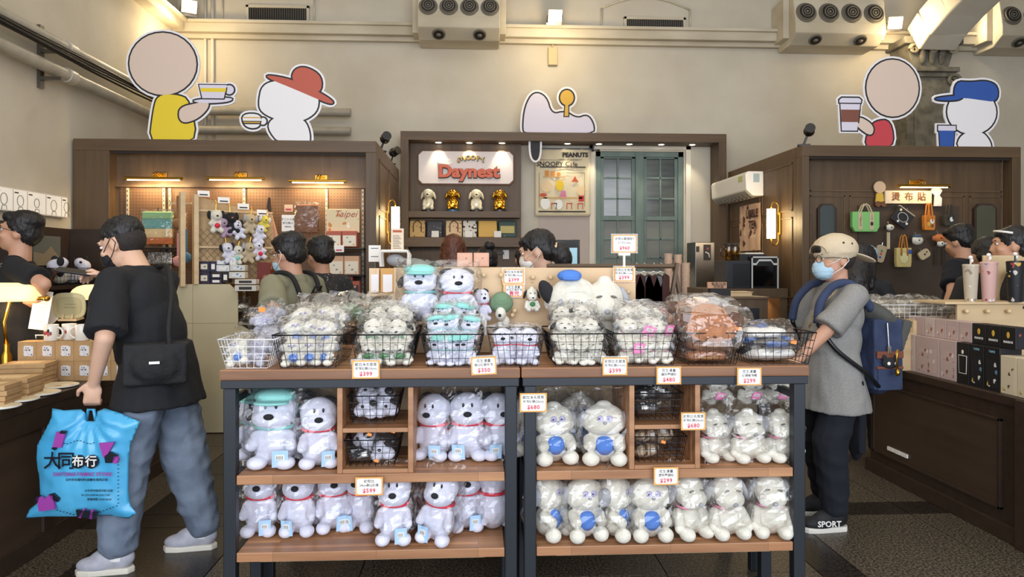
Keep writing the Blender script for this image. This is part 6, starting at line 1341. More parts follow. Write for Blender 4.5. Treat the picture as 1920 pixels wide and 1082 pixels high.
# ------------------------------------------------------------------ keyring gondola with cream side panel
creamp = mat('cream_panel', '#c9bf9f', .7, 0, '#c4b997', 3)
Ye = 6.55; g0 = onY(345, 797, Ye); 
t = thing('shelf_gondola', 'cream panelled shelf unit with keyring boards in front of the left unit', 'shelf unit', (g0[0], Ye, 0))
gx = lambda px: onY(px, 700, Ye)[0]-g0[0]
gz = lambda py: onY(400, py, Ye)[2]
M().prism([(gx(300), .01), (gx(505), .01), (gx(505), gz(640)), (gx(462), gz(616)), (gx(446), gz(606)), (gx(446), gz(548)), (gx(430), gz(533)), (gx(300), gz(533))], 0, .018).build('side_panel', creamp, t, bevel=.002)
M().box(gx(361), gx(361)+.004, -.001, 0, .01, gz(533)).box(gx(300), gx(446), -.001, 0, gz(606)-.002, gz(606)+.002).build('panel_joint', mat('joint_line', '#9f9576', .8), t)
M().box(gx(300), gx(520), .02, .40, gz(540)-.02, gz(540)-.005).build('shelf_board', pine, t); M().box(gx(446), gx(515), -.02, .40, gz(606)-.015, gz(606)).build('shelf_board', mat('shelf_greyish', '#8f8875', .6), t)
M().box(gx(446), gx(515), .35, .40, .3, gz(606)-.02).build('back_panel', mat('dark_back', '#2c2824', .8), t)
# pegboard panel leaning back to the right and two upright posts
A_ = onY(368, 530, 6.60); B_ = onY(512, 530, 6.93); ax_ = (B_-A_); ax_.z = 0; L_ = ax_.length; ang = math.atan2(ax_.y, ax_.x)
pgl = mat('pine_mesh', '#a98c63', .6, 0, '#bfa277', 12)
kb = thing('keyring_board', 'pale wooden peg board with hanging plush keyrings', 'peg board', (A_.x, A_.y, gz(533)), ang)
h0 = onY(368, 368, 6.6)[2]-gz(533); h1 = onY(512, 404, 6.93)[2]-gz(533)
M().prism([(0, 0), (L_, 0), (L_, h1), (0, h0)], 0, .02).build('board', pgl, kb)
M().box(-.03, .01, -.08, .03, 0, h0+.01).build('upright', pine, kb, bevel=.002); M().box(-.14, -.10, -.08, .03, -.02, h0+.03).build('upright', pine, kb, bevel=.002)
lat = M()
for i in range(-10, 24):
    for sg in (1, -1):
        a0 = i*.06; p0_ = (a0, .0); 
        x0 = max(0, min(L_, a0)); 
        n_ = 14; 
        z0 = 0; x1 = a0+sg*.45
        lo = max(0.012, min(a0, x1)); hi = min(L_-.005, max(a0, x1))
        if hi-lo < .05: continue
        f = lambda x: (x-a0)/(sg*.45)*.5
        za, zb = f(lo), f(hi); lat.bar((lo, -.004, max(0, min(za, .55))), (hi, -.004, max(0, min(zb, .55))), .006, .004)
lat.build('lattice', mat('lattice_wood', '#94774f', .6), kb, kind='stuff')
for z in (h1+.02, h1*.52): M().cb((L_/2, -.03, z), (L_*.96, .018, .018)).build('rail', pine, kb)
for i in range(4):
    x = .05+i*.17; o = M().cb((x, -.07, h0+.0-.06*i/1.2+.02), (.10, .004, .055), Matrix.Rotation(-.2, 3, 'X')).build('price_tag', cardw, kb); M().cb((x, -.075, h0-.05*i+.01), (.07, .002, .012), Matrix.Rotation(-.2, 3, 'X')).build('tag_text', cink, o)
def keyring(mb, me, lab, x, z, s, acc=None, tilt=0, dy=-.07):
    t = thing('plush_keyring', lab, 'plush toy', kb.matrix_basis@Vector((x, dy, z)), (0, tilt, ang), 'plush keyrings on the wooden board'); 
    b = M().ell((0, 0, .07), (.045, .04, .042)).ell((0, -.025, .06), (.03, .03, .025)).ell((0, 0, .0), (.038, .032, .04))
    for q in (-1, 1): b.ell((q*.038, -.02, .015), (.02, .02, .018)).ell((q*.028, -.02, -.035), (.02, .024, .02))
    blob(b, .009, 'body', mb, t, 2)
    for q in (-1, 1): M().ell((q*.044, .0, .075), (.014, .022, .03)).build('ear', me, t, smooth=True)
    M().ell((0, -.054, .066), (.008, .006, .007)).build('nose', blackp if mb is not furk else brp, t, smooth=True)
    if acc: M().ell((0, -.035, .0), (.018, .016, .018)).build('accent', acc, t, smooth=True)
    M().tube([(0, 0, .11), (.004, 0, .15), (0, .02, .18)], .004, 6).build('strap', brass, t); t.scale = (s,)*3
bt = kb.matrix_basis; bpy.context.view_layer.update()
lil = mat('plush_lilac', '#a88fa6', .95); bei = mat('plush_beige', '#b9a88a', .95); yl = mat('plush_yellow', '#d4c456', .95)
for i, (px, py, mb, me, lab, s, ac) in enumerate(((401, 418, furc, furk, 'white plush keyring with a red heart, leftmost', 1.3, red), (417, 428, lil, lil, 'lilac plush keyring behind the red heart one', 1.1, None), (430, 420, furk, furk, 'all black plush keyring', 1.2, None), (442, 432, fur, furk, 'grey white plush keyring right of the black one', 1.1, None), (462, 422, bei, furg, 'beige plush keyring in the middle of the top row', 1.15, None), (479, 440, fur, furk, 'white plush keyring with a blue cap', 1.15, None), (488, 420, yl, fur, 'yellow plush keyring at the right end', .95, None), (424, 475, fur, furk, 'pale plush keyring in the lower row', 1.15, None), (438, 478, furc, furk, 'plush keyring with mint scarf in the lower row', 1.05, mint), (460, 475, bei, furg, 'beige plush keyring in the lower row', 1.2, None), (481, 470, fur, furk, 'white plush keyring lowest on the right', 1.15, red))):
    f = (px-368)/144; z_ = onY(px, py, 6.6+f*.33)[2]-gz(533); keyring(mb, me, lab, f*L_, z_-.03, s, ac, R.uniform(-.3, .3), -.09)
# small boxes under the board
dkb = mat('box_indigo', '#2a2840', .6); wbx = mat('box_white', '#cfcbc2', .6); blx = art('box_bluewhite', '#d9dde0', ['#4f86b5', '#d9dde0', '#8fa7b8'], 30, .5); rdx = art('box_dark_red', '#6d241e', ['#a2593b', '#6d241e', '#caa06a'], 20, .5)
k = 0
for (a, b, c, d, mm, wm, Y, lab) in ((372, 393, 490, 510, dkb, pr_, 6.60, 'upper dark indigo box at the left'), (372, 393, 511, 532, dkb, pr_, 6.60, 'lower dark indigo box at the left'), (394, 405, 490, 510, dkb, cardw, 6.61, 'narrow indigo box beside the upper one'), (394, 416, 512, 522, dkb, cardw, 6.60, 'flat indigo box, upper of two'), (394, 416, 523, 532, dkb, cardw, 6.60, 'flat indigo box, lower of two'), (417, 428, 510, 530, sb, cardw, 6.60, 'narrow black box beside the indigo ones'), (406, 422, 488, 496, blx, cardw, 6.63, 'small blue and white box, leftmost of a row'), (430, 443, 487, 497, blx, cardw, 6.63, 'small blue and white box with red'), (405, 430, 497, 509, blx, cardw, 6.62, 'blue and white blister box, wide'), (431, 459, 497, 508, wbx, blx, 6.62, 'white blister box with blue, upper'), (429, 459, 510, 522, wbx, blx, 6.6, 'white blister box with blue, lower'), (440, 480, 524, 533, wbx, sb, 6.50, 'long white box, upper of two'), (440, 480, 535, 546, wbx, sb, 6.48, 'long white box, lower of two'), (482, 507, 492, 530, rdx, rdx, 6.75, 'dark red display box beside the olive tee')):
    bx_('small_box', a, b, c, d, Y, .10, mm, lab + ' under the keyring board', 'box', 'small boxes under the keyring board', (.2, .8, .25, .75), wm)
for i, (px, py, nm) in enumerate(((452, 575, 'upper'), (470, 590, 'right'), (450, 610, 'lower'))):
    p = onY(px, py, 6.6); tt = thing('foil_pouch', nm + ' grey foil bag on the lower gondola shelf', 'pouch', (p[0], 6.62, p[2]-.06)); blob(M().ell((0, 0, .05), (.07, .06, .05)), .01, 'body', silver, tt, 1, wr=(.012, (20, 20, 20))); bagmesh(.17, .14, .14, 300+i, n=18, k=7, amp=.016).build('plastic_bag', cello, tt)
# ------------------------------------------------------------------ cash desk things left of the peg board
t, w, h = bx_('notice_card', 691, 714, 460, 491, 5.2, .003, cardw, 'white notice card with lines of text by the wooden box', 'card')
for i in range(2): M().box(-w*.3, w*.3, -.001, 0, h*(.3+.5*i), h*(.34+.5*i)).build('printed_line', cink, t)
M().bar((0, .02, -t.location[2]+.001), (0, .02, 0), .01).build('stand', blackp, t)
t, w, h = bx_('menu_card', 733, 757, 428, 470, 5.0, .004, mat('menu_paper', '#dfcdb4', .7), 'tall printed menu card leaning left of the brown haired woman', 'card'); t.rotation_euler = (-.08, 0, .1)
M().box(-w*.35, w*.35, -.001, 0, h*.82, h*.92).build('menu_heading', mat('menu_red', '#b05a3c', .7), t)
for i in range(9): M().box(-w*.35, w*(.3-.08*(i % 3)), -.001, 0, h*(.1+.07*i), h*(.12+.07*i)).build('printed_line', cink, t)
p = onY(740, 500, 4.9); t = thing('tray_stand', 'white wire stand with a grey plush head left of the mint cap toy', 'stand', p)
M().tube([(-.09, -.02, 0), (-.095, -.02, .08), (-.085, -.02, .105), (.085, -.02, .105), (.095, -.02, .08), (.09, -.02, 0)], .010, 8).tube([(-.09, .1, 0), (-.095, .1, .08), (-.085, .1, .105), (.085, .1, .105), (.095, .1, .08), (.09, .1, 0)], .010, 8).box(-.09, .09, -.02, .1, .1, .11).build('frame', whitep, t, smooth=True, angle=40)
M().ell((0, .04, .045), (.06, .05, .042)).build('plush_head', furg, t, smooth=True); M().ell((.03, -.008, .04), (.012, .008, .010)).build('nose', blackp, t, smooth=True)
dk = thing('cash_desk', 'pale wooden cash desk behind the peg board', 'desk', (onY(690, 560, 4.75)[0], 4.75, 0)); dW = onY(1180, 560, 4.75)[0]-dk.location[0]
M().box(0, dW, 0, .5, 0, 1.22).build('body', cabw, dk, bevel=.004); M().box(-.03, dW+.03, -.03, .53, 1.22, 1.25).build('desk_top', pine, dk, bevel=.004)
strp = art('stripe_cream', '#d9b076', ['#e9d6b0', '#d9b076'], 6, .2)
for (a, b, c, d, mm, lab) in ((692, 711, 503, 549, mat('tumbler_tan', '#cfa672', .6, 0, '#ecdcc0', 1.2, (40, 0.1, .1)), 'striped tan tumbler box on the wooden ledge'), (713, 738, 503, 550, mat('box_tan', '#cf9f5f', .7), 'tan gift box with a white dog shape on the wooden ledge')):
    bx_('tumbler_box', a, b, c, d, 4.1, .09, mm, lab, 'box', None, (.2, .9, .05, .75), cutw)
t, w, h = bx_('wood_box', 687, 740, 551, 556, 4.02, .25, pine, 'pale wooden ledge holding the striped tumbler box', 'ledge'); M().box(-w/2+.01, -w/2+.05, .02, .2, -t.location[2]+.001, 0).build('leg', sb, t)
for i, (a, b) in enumerate(((857, 886), (888, 917))): bx_('gift_box', a, b, 474, 500, 3.95, .1, mat('box_blush', '#d9a68c', .6), ['left', 'right'][i]+' blush pink gift box above the red collar toy', 'box', 'blush gift boxes', (.1, .9, .1, .9), art('blush_print', '#dcae96', ['#b37c62', '#e5c3b0', '#dcae96'], 25, .3))
tag(M().box(-.3, .3, 0, .2, -.012, 0).box(-.28, -.25, .05, .15, -1.497, -.012).box(.25, .28, .05, .15, -1.497, -.012).build('back_ledge', pine, loc=(onY(887, 501, 3.9)[0], 3.9, onY(887, 501, 3.9)[2])), 'pale ledge behind the peg board holding the blush boxes', 'ledge')
for i, (px, lab) in enumerate(((768, 'left of'), (800, 'right of'))):
    tt = thing('foil_pouch', 'clear bagged snack pack %s the brown haired woman, on the cash desk' % ('far left of' if i == 0 else 'just left of'), 'pouch', (onY(px, 500, 4.8)[0], 4.85, 1.25)); tt['label'] = ['clear bag of snacks on the cash desk behind the mint cap toy', 'clear bag of snacks on the cash desk beside the brown haired woman'][i]
    blob(M().ell((0, 0, .1), (.07, .05, .06)).ell((0, 0, .04), (.08, .06, .04)), .012, 'body', bei, tt, 1, wr=(.01, (25, 25, 25))); bagmesh(.2, .14, .24, 330+i, n=18, k=8, amp=.015).build('plastic_bag', cello, tt)
p = onY(1068, 500, 5.3); t = thing('computer_monitor', 'dark cash register screen right of the ponytail woman', 'monitor', (p[0]-.02, 5.25, 1.25), -.3)
M().box(-.085, .085, 0, .03, .12, .44).build('screen_body', blackp, t, bevel=.004); M().box(-.07, .07, -.002, 0, .2, .38).build('screen', mat('screen_glow', '#8fb4c4', .3, emit=.5), t); M().box(-.06, .06, 0, .10, 0, .015).bar((0, .03, .01), (0, .02, .13), .03).build('stand', blackp, t)
p = None
# ================================================================== left counter and its goods
CX = -2.25; CZ = .81
t = thing('shop_counter', 'long dark wood counter along the left side of the shop', 'counter', (CX, 1.6, 0)); Lc = 5.87-1.6
M().box(-.62, 0, 0, Lc, CZ-.05, CZ).build('counter_top', cabd, t, bevel=.004)
M().box(-.60, -.02, .02, Lc-.02, 0, CZ-.0505).build('body', cabp, t)
M().box(-.02, -.005, .02, Lc, 0, .10).box(-.02, -.005, .02, Lc, CZ-.16, CZ-.051).build('rail', cabd, t, bevel=.002)
for y in (.02, .78, 1.54, 2.30, 3.06, 3.82, Lc-.12): M().box(-.02, -.004, y, y+.10, .10, CZ-.16).build('stile', cabd, t, bevel=.002)
# wall lightbox with plain comic drawings
Yl0, Yl1 = 4.6, onX(127, 380, WL+.05)[1]; zl0, zl1 = onX(127, 407, WL+.05)[2], onX(127, 372, WL+.05)[2]
t = thing('comic_lightbox', 'long lit white strip with line drawings on the left wall', 'lightbox', (WL, Yl0, zl0))
M().box(.0, .05, 0, Yl1-Yl0, -.01, zl1-zl0+.01).build('case', whitep, t, bevel=.004); M().box(.05, .052, .01, Yl1-Yl0-.01, 0, zl1-zl0).build('lit_face', mat('litpaper', '#e6e0d4', .6, emit=.35), t)
dr = M(); y = .06; hh = zl1-zl0
while y < Yl1-Yl0-.1:
    w_ = R.uniform(.16, .3); dr.box(.052, .0535, y, y+.003, 0, hh); cy = y+w_/2; r = R.uniform(.035, .055)
    cc = [(.0535, cy+r*math.cos(a), hh*.5+r*1.1*math.sin(a)) for a in [i*PI/8 for i in range(16)]]; dr.tube(cc, .0022, 4, closed=True); dr.tube([(.0535, cy-.03, .0), (.0535, cy-.02, hh*.2), (.0535, cy+.03, hh*.2), (.0535, cy+.035, 0)], .0022, 4)
    dr.box(.052, .0535, y+.02, y+.07, hh*.84, hh*.9); y += w_
dr.build('drawing', inkb, t, kind='stuff')
# wall unit with baskets
t = thing('wall_unit', 'dark wall unit with shelves behind the left counter', 'shelf unit', (WL, 4.3, 0)); D = 6.95-4.3
M().box(.0, .04, 0, D, 0, 1.84).build('back_panel', cabd, t); M().box(.04, .42, 0, D, .84, .87).build('shelf_board', cabd, t); M().box(.04, .36, 0, D, 1.30, 1.33).build('shelf_board', cabd, t); M().box(.04, .45, 0, D, 0, .5).build('cupboard', cabd, t, bevel=.004)
for y in (0, 1.3, D-.04): M().box(.04, .36, y, y+.04, .5, 1.84).build('upright', cabd, t)
bkt = [(5.84, 1.335, furg, 'wire basket of grey plush on the left wall unit'), (6.25, 1.335, brd, 'wire basket of brown plush on the left wall unit'), (6.66, 1.335, fur, 'wire basket of white plush at the end of the left wall unit')]
for y, z, m_, lab in bkt:
    basket(.38, .28, .14, wireb, lab, (WL+.40, y, z), PI/2, 'baskets on the left wall unit', 7, 4, .02)
    for k, (dy, dx, dz) in enumerate(((-.12, .14, .0), (.10, .14, .0), (-.02, .10, .09))):
        tt = thing('plush_toy', ['near', 'far', 'top'][k]+' plush in the '+lab.replace(' at the end of', ' ending').replace(' wire', ''), 'plush toy', (WL+.42-dx-.02, y+dy, z+.01+dz), R.uniform(-1, 1), 'toys in the wall unit baskets')
        blob(M().ell((0, 0, .06), (.075, .065, .06)).ell((.03, -.03, .09), (.05, .045, .045)), .01, 'body', [m_, furc, fur][k], tt, 2); M().ell((.075, -.03, .095), (.012, .012, .012)).build('nose', blackp, tt, smooth=True); M().ell((.0, -.07, .10), (.03, .012, .04)).build('ear', furk, tt, smooth=True); M().ell((.0, .03, .11), (.03, .012, .04)).build('ear', furk, tt, smooth=True)
tt = thing('picture_card', 'small dim picture card with a mountain on the left wall unit', 'picture', (WL+.06, 6.5, 1.5), 0); M().box(0, .012, -.2, .2, 0, .26).build('card', mat('card_dusk', '#5b605c', .7), tt); M().prism([(-.2, 0), (.2, 0), (.2, .06), (.05, .17), (-.05, .1), (-.2, .12)], .0125, .014, 'YZ').build('mountain_print', mat('mount', '#857a66', .7), tt)
tt = thing('canvas_bag', 'khaki canvas bag on the lower shelf of the left wall unit', 'bag', (WL+.28, 6.0, .88), .2); blob(M().cb((0, 0, .15), (.14, .34, .26)).ell((0, 0, .18), (.08, .19, .16)), .012, 'body', mat('khaki', '#8a7550', .9), tt, 4, wr=(.008, (10, 10, 10))); M().tube([(.08, -.12, .2), (.12, -.08, .36), (.12, .08, .36), (.08, .12, .2)], .012, 8).build('strap', mat('khaki', '#8a7550', .9), tt, smooth=True)
# printed coasters on the near edge
corkt = art('coaster_print', '#d9c8a4', ['#b98b5d', '#e9dfc6', '#9c5c49', '#d9c8a4'], 18, .45)
for px, py, w_, lab in ((107, 721, 70, 'round printed plate on the counter, nearest the kraft boxes'), (70, 735, 74, 'round printed plate on the counter, second from the kraft boxes'), (36, 747, 64, 'round printed plate on the counter, third from the kraft boxes'), (4, 760, 60, 'round printed plate cut by the left edge of the photo')):
    p = onZ(px, py, CZ+.012); s_ = (p-Vector((0, 0, 0))).y; r = w_/2/F*p.y*1.0; tt = thing('round_plate', lab, 'plate', (p[0], p[1], CZ), R.uniform(0, 2), 'printed round plates on the left counter')
    M().lathe([(r*.8, .0), (r, .006), (r, .011), (r*.97, .012)], 36).build('plate', white, tt, smooth=True, angle=40); M().cyl((0, 0, .0121), (0, 0, .0135), r*.92, n=36).build('print_top', corkt, tt)
# kraft note sets in stacks
kraft = mat('kraft', '#a8855a', .8, 0, '#b59266', 14, bump=.1); kraftl = mat('kraft_light', '#c9ad82', .75)
for si, (px, py, n_, w_, d_, lab) in enumerate(((52, 706, 5, .235, .17, 'rear stack'), (22, 726, 4, .235, .17, 'middle stack'), (-14, 740, 4, .2, .16, 'left stack'))):
    p = onZ(px, py, CZ+.05)
    for k in range(n_):
        tt = thing('kraft_frame_box', 'flat kraft box, %s of the %s of flat boxes on the left counter' % (['bottom one', 'second', 'third', 'fourth', 'topmost'][k] if k < n_-1 else 'topmost', lab), 'box', (p[0]+R.uniform(-.006, .006), p[1]+R.uniform(-.006, .006), CZ+.0005+k*.0265), .12+R.uniform(-.03, .03), 'flat kraft boxes on the left counter')
        M().box(-w_/2, w_/2, -d_/2, d_/2, 0, .025).build('box', kraft, tt, bevel=.002)
        if k == n_-1: M().box(-w_*.30, w_*.30, -d_*.3, d_*.3, .025, .0258).build('window_panel', kraftl, tt); M().cyl((0, -d_*.42, .025), (0, -d_*.42, .0275), .006, n=10).build('button', kraftl, tt)
# kraft mug boxes with windows
mugp = art('mug_print', '#d5d3d4', ['#8f8d92', '#d5d3d4', '#5f5d63', '#b0575b'], 70, .5)
pz0 = CZ; Ym = at(60, 715, 4.29).y; bwid = .107
x00 = onY(33, 680, Ym)[0]
for r_ in range(2):
    for k in range(7):
        if r_ == 0 and k < 2: pass
        tt = thing('mug_box', 'kraft mug box with a window, %s row, %s from the left' % (['lower', 'upper'][r_], ['first', 'second', 'third', 'fourth', 'fifth', 'sixth', 'seventh'][k]), 'box', (x00+k*(bwid+.001), Ym, CZ+.0005+r_*.1185), 0, 'kraft mug boxes on the left counter')
        M().box(0, bwid, 0, .10, 0, .118).build('carton', kraft, tt, bevel=.0015)
        M().prism(rr(.055, .062, .01), -.0008, .0, org=(bwid*.58, 0, .062)).build('window', mugp, tt)
ceram = mat('ceramic_white', '#e3ddd2', .25)
def mug(px, py, Y, hs, lab, deco):
    p = onY(px, py, Y); tt = thing('mug', lab, 'mug', (p[0], Y+.045, CZ+.238), 0, None)
    M().lathe([(.036, 0), (.039, .003), (.040, .095), (.0385, .097), (.036, .094), (.035, .01), (0.001, .008)], 28).build('cup', ceram, tt, smooth=True, angle=50)
    h = [(hs*(.038+.032*math.sin(a)), -.005, .048+.032*math.cos(a)) for a in [i*PI/10 for i in range(11)]]
    M().tube(h, .006, 8).build('handle', ceram, tt, smooth=True)
    for k, (a, z, m_) in enumerate(deco):
        M().ell((.0395*math.sin(a), -.0395*math.cos(a), z), (.007, .002, .012), (0, 0, a)).build('print_spot', m_, tt)
mug(88, 634, Ym, 1, 'white mug with small printed figures, handle to the right', [(-.7, .05, cred3), (-.45, .045, cbrn), (-.2, .05, cred3), (.1, .06, cutk), (.1, .04, cred3), (.4, .045, cbrn)])
mug(147, 634, Ym, -1, 'white mug turned with its handle to the left', [(.9, .045, cutk), (.7, .06, cutk)])
mug(122, 632, Ym+.06, 1, 'white mug half hidden between the two front mugs', [(.0, .05, cred2)])
# riser shelf, bowls, plates, sign
rs = thing('display_riser', 'low wood and white wire riser with dishes on the left counter', 'riser', (onY(14, 640, 4.75)[0], 4.70, CZ)); rw = onY(200, 640, 4.75)[0]-rs.location[0]
M().box(0, rw, 0, .24, .20, .215).build('shelf_board', pine, rs, bevel=.002)
fw_ = M()
for x in (.005, rw*.33, rw-.01): fw_.tube([(x, 0, 0), (x, 0, .25)], .004, 6).tube([(x, .24, 0), (x, .24, .25)], .004, 6)
fw_.tube([(0, 0, .25), (rw, 0, .25)], .004, 6).build('wire_frame', wirew, rs)
rz_ = CZ+.2155
for k in range(2):
    tt = thing('bowl', ['lower', 'upper'][k]+' cream bowl under the glass lamp shade', 'bowl', (onY(8, 610, 4.8)[0], 4.82, rz_+k*.04), 0, 'stacked cream bowls')
    M().lathe([(.035, 0), (.05, .006), (.075, .04), (.083, .07), (.080, .07), (.07, .04), (.03, .012)], 30).build('bowl', ceram, tt, smooth=True, angle=60)
sage = mat('dish_sage', '#b5b08c', .3); 
tt = thing('oval_dish', 'sage oval dish standing upright behind the mugs', 'dish', tuple(onY(131, 597, 4.72)), (.12, 0, -.1))
M().prism(smoothp([(-.105, .02), (-.08, .0), (.07, .0), (.11, .03), (.115, .13), (.08, .165), (-.07, .165), (-.105, .13)]), -.006, .004).build('dish', sage, tt, bevel=.004); M().prism(smoothp([(-.075, .035), (-.06, .02), (.055, .02), (.085, .045), (.09, .115), (.06, .14), (-.055, .14), (-.08, .11)]), -.0075, -.006).build('well', mat('dish_well', '#a39e7b', .3), tt)
M().box(-.02, .05, -.0085, -.0075, .09, .094).box(-.03, .05, -.0085, -.0075, .07, .074).build('embossed_text', mat('emboss', '#7d7a5c', .5), tt)
M().box(-.06, .06, -.03, .05, -.012, 0).bar((-.03, -.025, 0), (-.03, -.012, .03), .006).bar((.03, -.025, 0), (.03, -.012, .03), .006).build('easel', pine, tt)
tt = thing('round_dish', 'pale round dish behind the paper sign', 'dish', tuple(onY(82, 610, 4.86)), (-.15, 0, 0)); M().cyl((0, 0, .1), (0, .01, .1), .105, .09, 30).build('dish', ceram, tt, smooth=True, angle=40)
tt = thing('paper_sign', 'tilted white paper sign between the lamp and the dishes', 'sign', tuple(onY(70, 618, 4.6)), (-.1, .12, .0)); M().box(-.055, .055, -.001, .001, 0, .24).build('paper', cardw, tt)
for k in range(7): M().box(-.04, .035, -.0016, -.001, .05+.022*k, .054+.022*k).build('printed_line', mat('faint_ink', '#b5afa8', .7), tt)
# banker lamps
shade = mat('lamp_shade', '#ffe2a6', .35, emit=.85)
def bank(px, pyb, s_, sc, lab, rot=0):
    p = at(px, pyb, s_); tt = thing('desk_lamp', lab, 'lamp', p, rot)
    M().lathe([(.09, 0), (.09, .012), (.055, .03), (.03, .045), (.02, .06), (.022, .10), (.012, .12), (.012, .15)], 28).build('base', brass, tt, smooth=True, angle=50)
    M().tube([(0, 0, .15), (-.01, 0, .24), (.0, .02, .32), (.02, .02, .36)], .007, 8).build('stem', brass, tt, smooth=True)
    pr = []
    for i in range(11): a = PI*i/10; pr.append((.075*math.cos(a), .075*math.sin(a)))
    n = 16; vs = []; L2 = .15
    for i in range(n+1):
        f = -1+2*i/n; k = (1-abs(f)**5)**.5*.9+.1 if abs(f) < 1 else .25
        for (y, z) in pr: vs.append((f*L2, y*k-.03, .33+z*k))
    m_ = len(pr); fs = [(i*m_+j, i*m_+j+1, (i+1)*m_+j+1, (i+1)*m_+j) for i in range(n) for j in range(m_-1)]
    o = M().add(vs, fs).build('glass_shade', shade, tt, smooth=True, fixn=False); so = o.modifiers.new('s', 'SOLIDIFY'); so.thickness = .004
    M().cyl((L2-.02, -.03, .34), (L2+.03, -.03, .34), .008, n=10).ell((L2+.03, -.03, .34), .013).build('finial', brass, tt, smooth=True); tt.scale = (sc,)*3
    l = light('POINT', 'desk_lamp_bulb', Vector(p)+Vector((0, -.03, .30))*sc, 3, (1, .75, .42), shadow_soft_size=.03)
bank(12, 712, 4.35, 1.45, 'brass desk lamp with a glowing glass shade at the left edge')
bank(196, 681, 5.1, 1.38, 'brass desk lamp with glowing shade behind the phone hand')
# ================================================================== right counter and its goods
RX = 2.89; RZ = .79
t = thing('shop_counter', 'dark wood counter with a framed panel on the right side', 'counter', (RX, 3.68, 0)); Lr = 5.17-3.68
M().box(0, 1.35, 0, Lr, RZ-.05, RZ).build('counter_top', cabd, t, bevel=.004); M().box(.02, 1.33, .02, Lr-.02, 0, RZ-.0505).build('body', cabd, t)
M().box(.008, .02, .16, Lr-.1, .17, RZ-.15).build('front_panel', cabp, t)
m_ = M()
for a in ((.14, Lr-.08, .155, .17), (.14, Lr-.08, RZ-.15, RZ-.135)): m_.box(0, .02, a[0], a[1], a[2], a[3])
for a in ((.14, .16), (Lr-.1, Lr-.08)): m_.box(0, .02, a[0], a[1], .155, RZ-.135)
m_.build('panel_moulding', cabd, t, bevel=.002); M().box(-.012, .02, 0, Lr, 0, .09).build('plinth', cabd, t, bevel=.003)
for k in range(3): M().box(-.002, .008, Lr-.34-.08*k, Lr-.27-.08*k, .21, .235).build('white_sticker', cardw, t)
t2 = thing('shop_counter', 'next dark counter section cut by the right edge of the photo', 'counter', (RX-.02, 2.2, 0)); M().box(0, 1.37, 0, 1.47, 0, RZ+.005).build('body', cabd, t2, bevel=.006); M().box(-.012, 0, 1.36, 1.47, .0, RZ).build('corner_post', cabd, t2, bevel=.003)
# boxes on the right counter: each placed on the counter by its pixel column
pinkb = mat('box_mauve', '#b9a19b', .6); pinkl = mat('box_mauve_light', '#c4b2aa', .6); blkb = mat('box_black', '#101014', .5); crmb = mat('box_cream', '#cdbd9f', .6)
fgp = art('figure_print_pink', '#bda59e', ['#8d5a50', '#bda59e', '#d9cfc6', '#c4ad58'], 30, .5); fgk = art('figure_print_black', '#121218', ['#d8d4cc', '#121218', '#5b8391', '#c9a23e', '#a8403a'], 26, .42); fgc = art('figure_print_cream', '#cdbd9f', ['#5c4a3c', '#a4623a', '#cdbd9f', '#c9a03a', '#7a4a3a'], 34, .45)
def cbox(px, py, w, d, h, z, m_, pm, lab, rz=-.0, win=(.12, .88, .08, .7), grp='boxes on the right counter'):
    p = onZ(px, py, z); tt = thing('gift_box', lab, 'box', (p[0], p[1], z+.0005), rz, grp)
    M().box(0, w, 0, d, 0, h).build('carton', m_, tt, bevel=.002)
    if pm: M().box(w*win[0], w*win[1], -.0008, 0, h*win[2], h*win[3]).build('printed_panel', pm, tt)
    M().box(-.0008, 0, d*.15, d*.85, h*.15, h*.85).build('side_print', pm or m_, tt) if pm is fgk else None
    return tt
zc = RZ
def rowbox(px0, px1, X, z, d, h, m_, pm, lab, grp, win=(.12, .88, .08, .7)):
    y0, y1 = onX(px0, 600, X)[1], onX(px1, 600, X)[1]; w = y0-y1-.003; tt = thing('gift_box', lab, 'box', (X, y0, z+.0005), -PI/2, grp)
    M().box(0, w, 0, d, 0, h).build('carton', m_, tt, bevel=.002)
    if pm: M().box(w*win[0], w*win[1], -.0008, 0, h*win[2], h*win[3]).build('printed_panel', pm, tt)
    if pm or m_ is blkb: M().box(w, w+.0008, d*.15, d*.85, h*.15, h*.8).build('side_print', pm or fgk, tt)
    return tt, w
low = [(1668, 1680, pinkl, fgp, 'tall cream box at the back end of the right counter row'), (1681, 1716, pinkl, fgp, 'tall pale box with a blue hatted figure'), (1717, 1761, pinkb, fgp, 'wide tall mauve box with printed text on its side'), (1762, 1793, pinkb, fgp, 'tall mauve box next to the black ones'), (1794, 1817, blkb, None, 'tall black box with a white tumbler outline'), (1818, 1845, blkb, fgk, 'tall black box with fireworks print, left of two'), (1846, 1875, blkb, fgk, 'tall black box with fireworks print, right of two'), (1876, 1906, crmb, fgc, 'cream box covered in little printed faces'), (1907, 1940, crmb, fgc, 'cream box with printed faces cut by the right edge')]
for a_, b_, m_, pm, lab in low:
    tt, w = rowbox(a_, b_, 2.935, RZ, .13, .245 if pm is not fgc else .21, m_, pm, lab, 'tall boxes along the right counter')
    if pm is None:
        M().prism([(.02, .06), (w-.02, .06), (w-.015, .17), (.015, .17)], -.0012, 0).build('tumbler_outline', white, tt); M().prism([(.024, .064), (w-.024, .064), (w-.02, .166), (.02, .166)], -.002, -.0012).build('tumbler_print', blkb, tt); M().ell((w/2, -.001, .19), (.010, .001, .013)).build('print_spot', white, tt)
    if pm is fgk: text('TAIPEI', .018, mat('blue_print', '#86b3c4', .6), tt, (w/2, -.0015, .22))
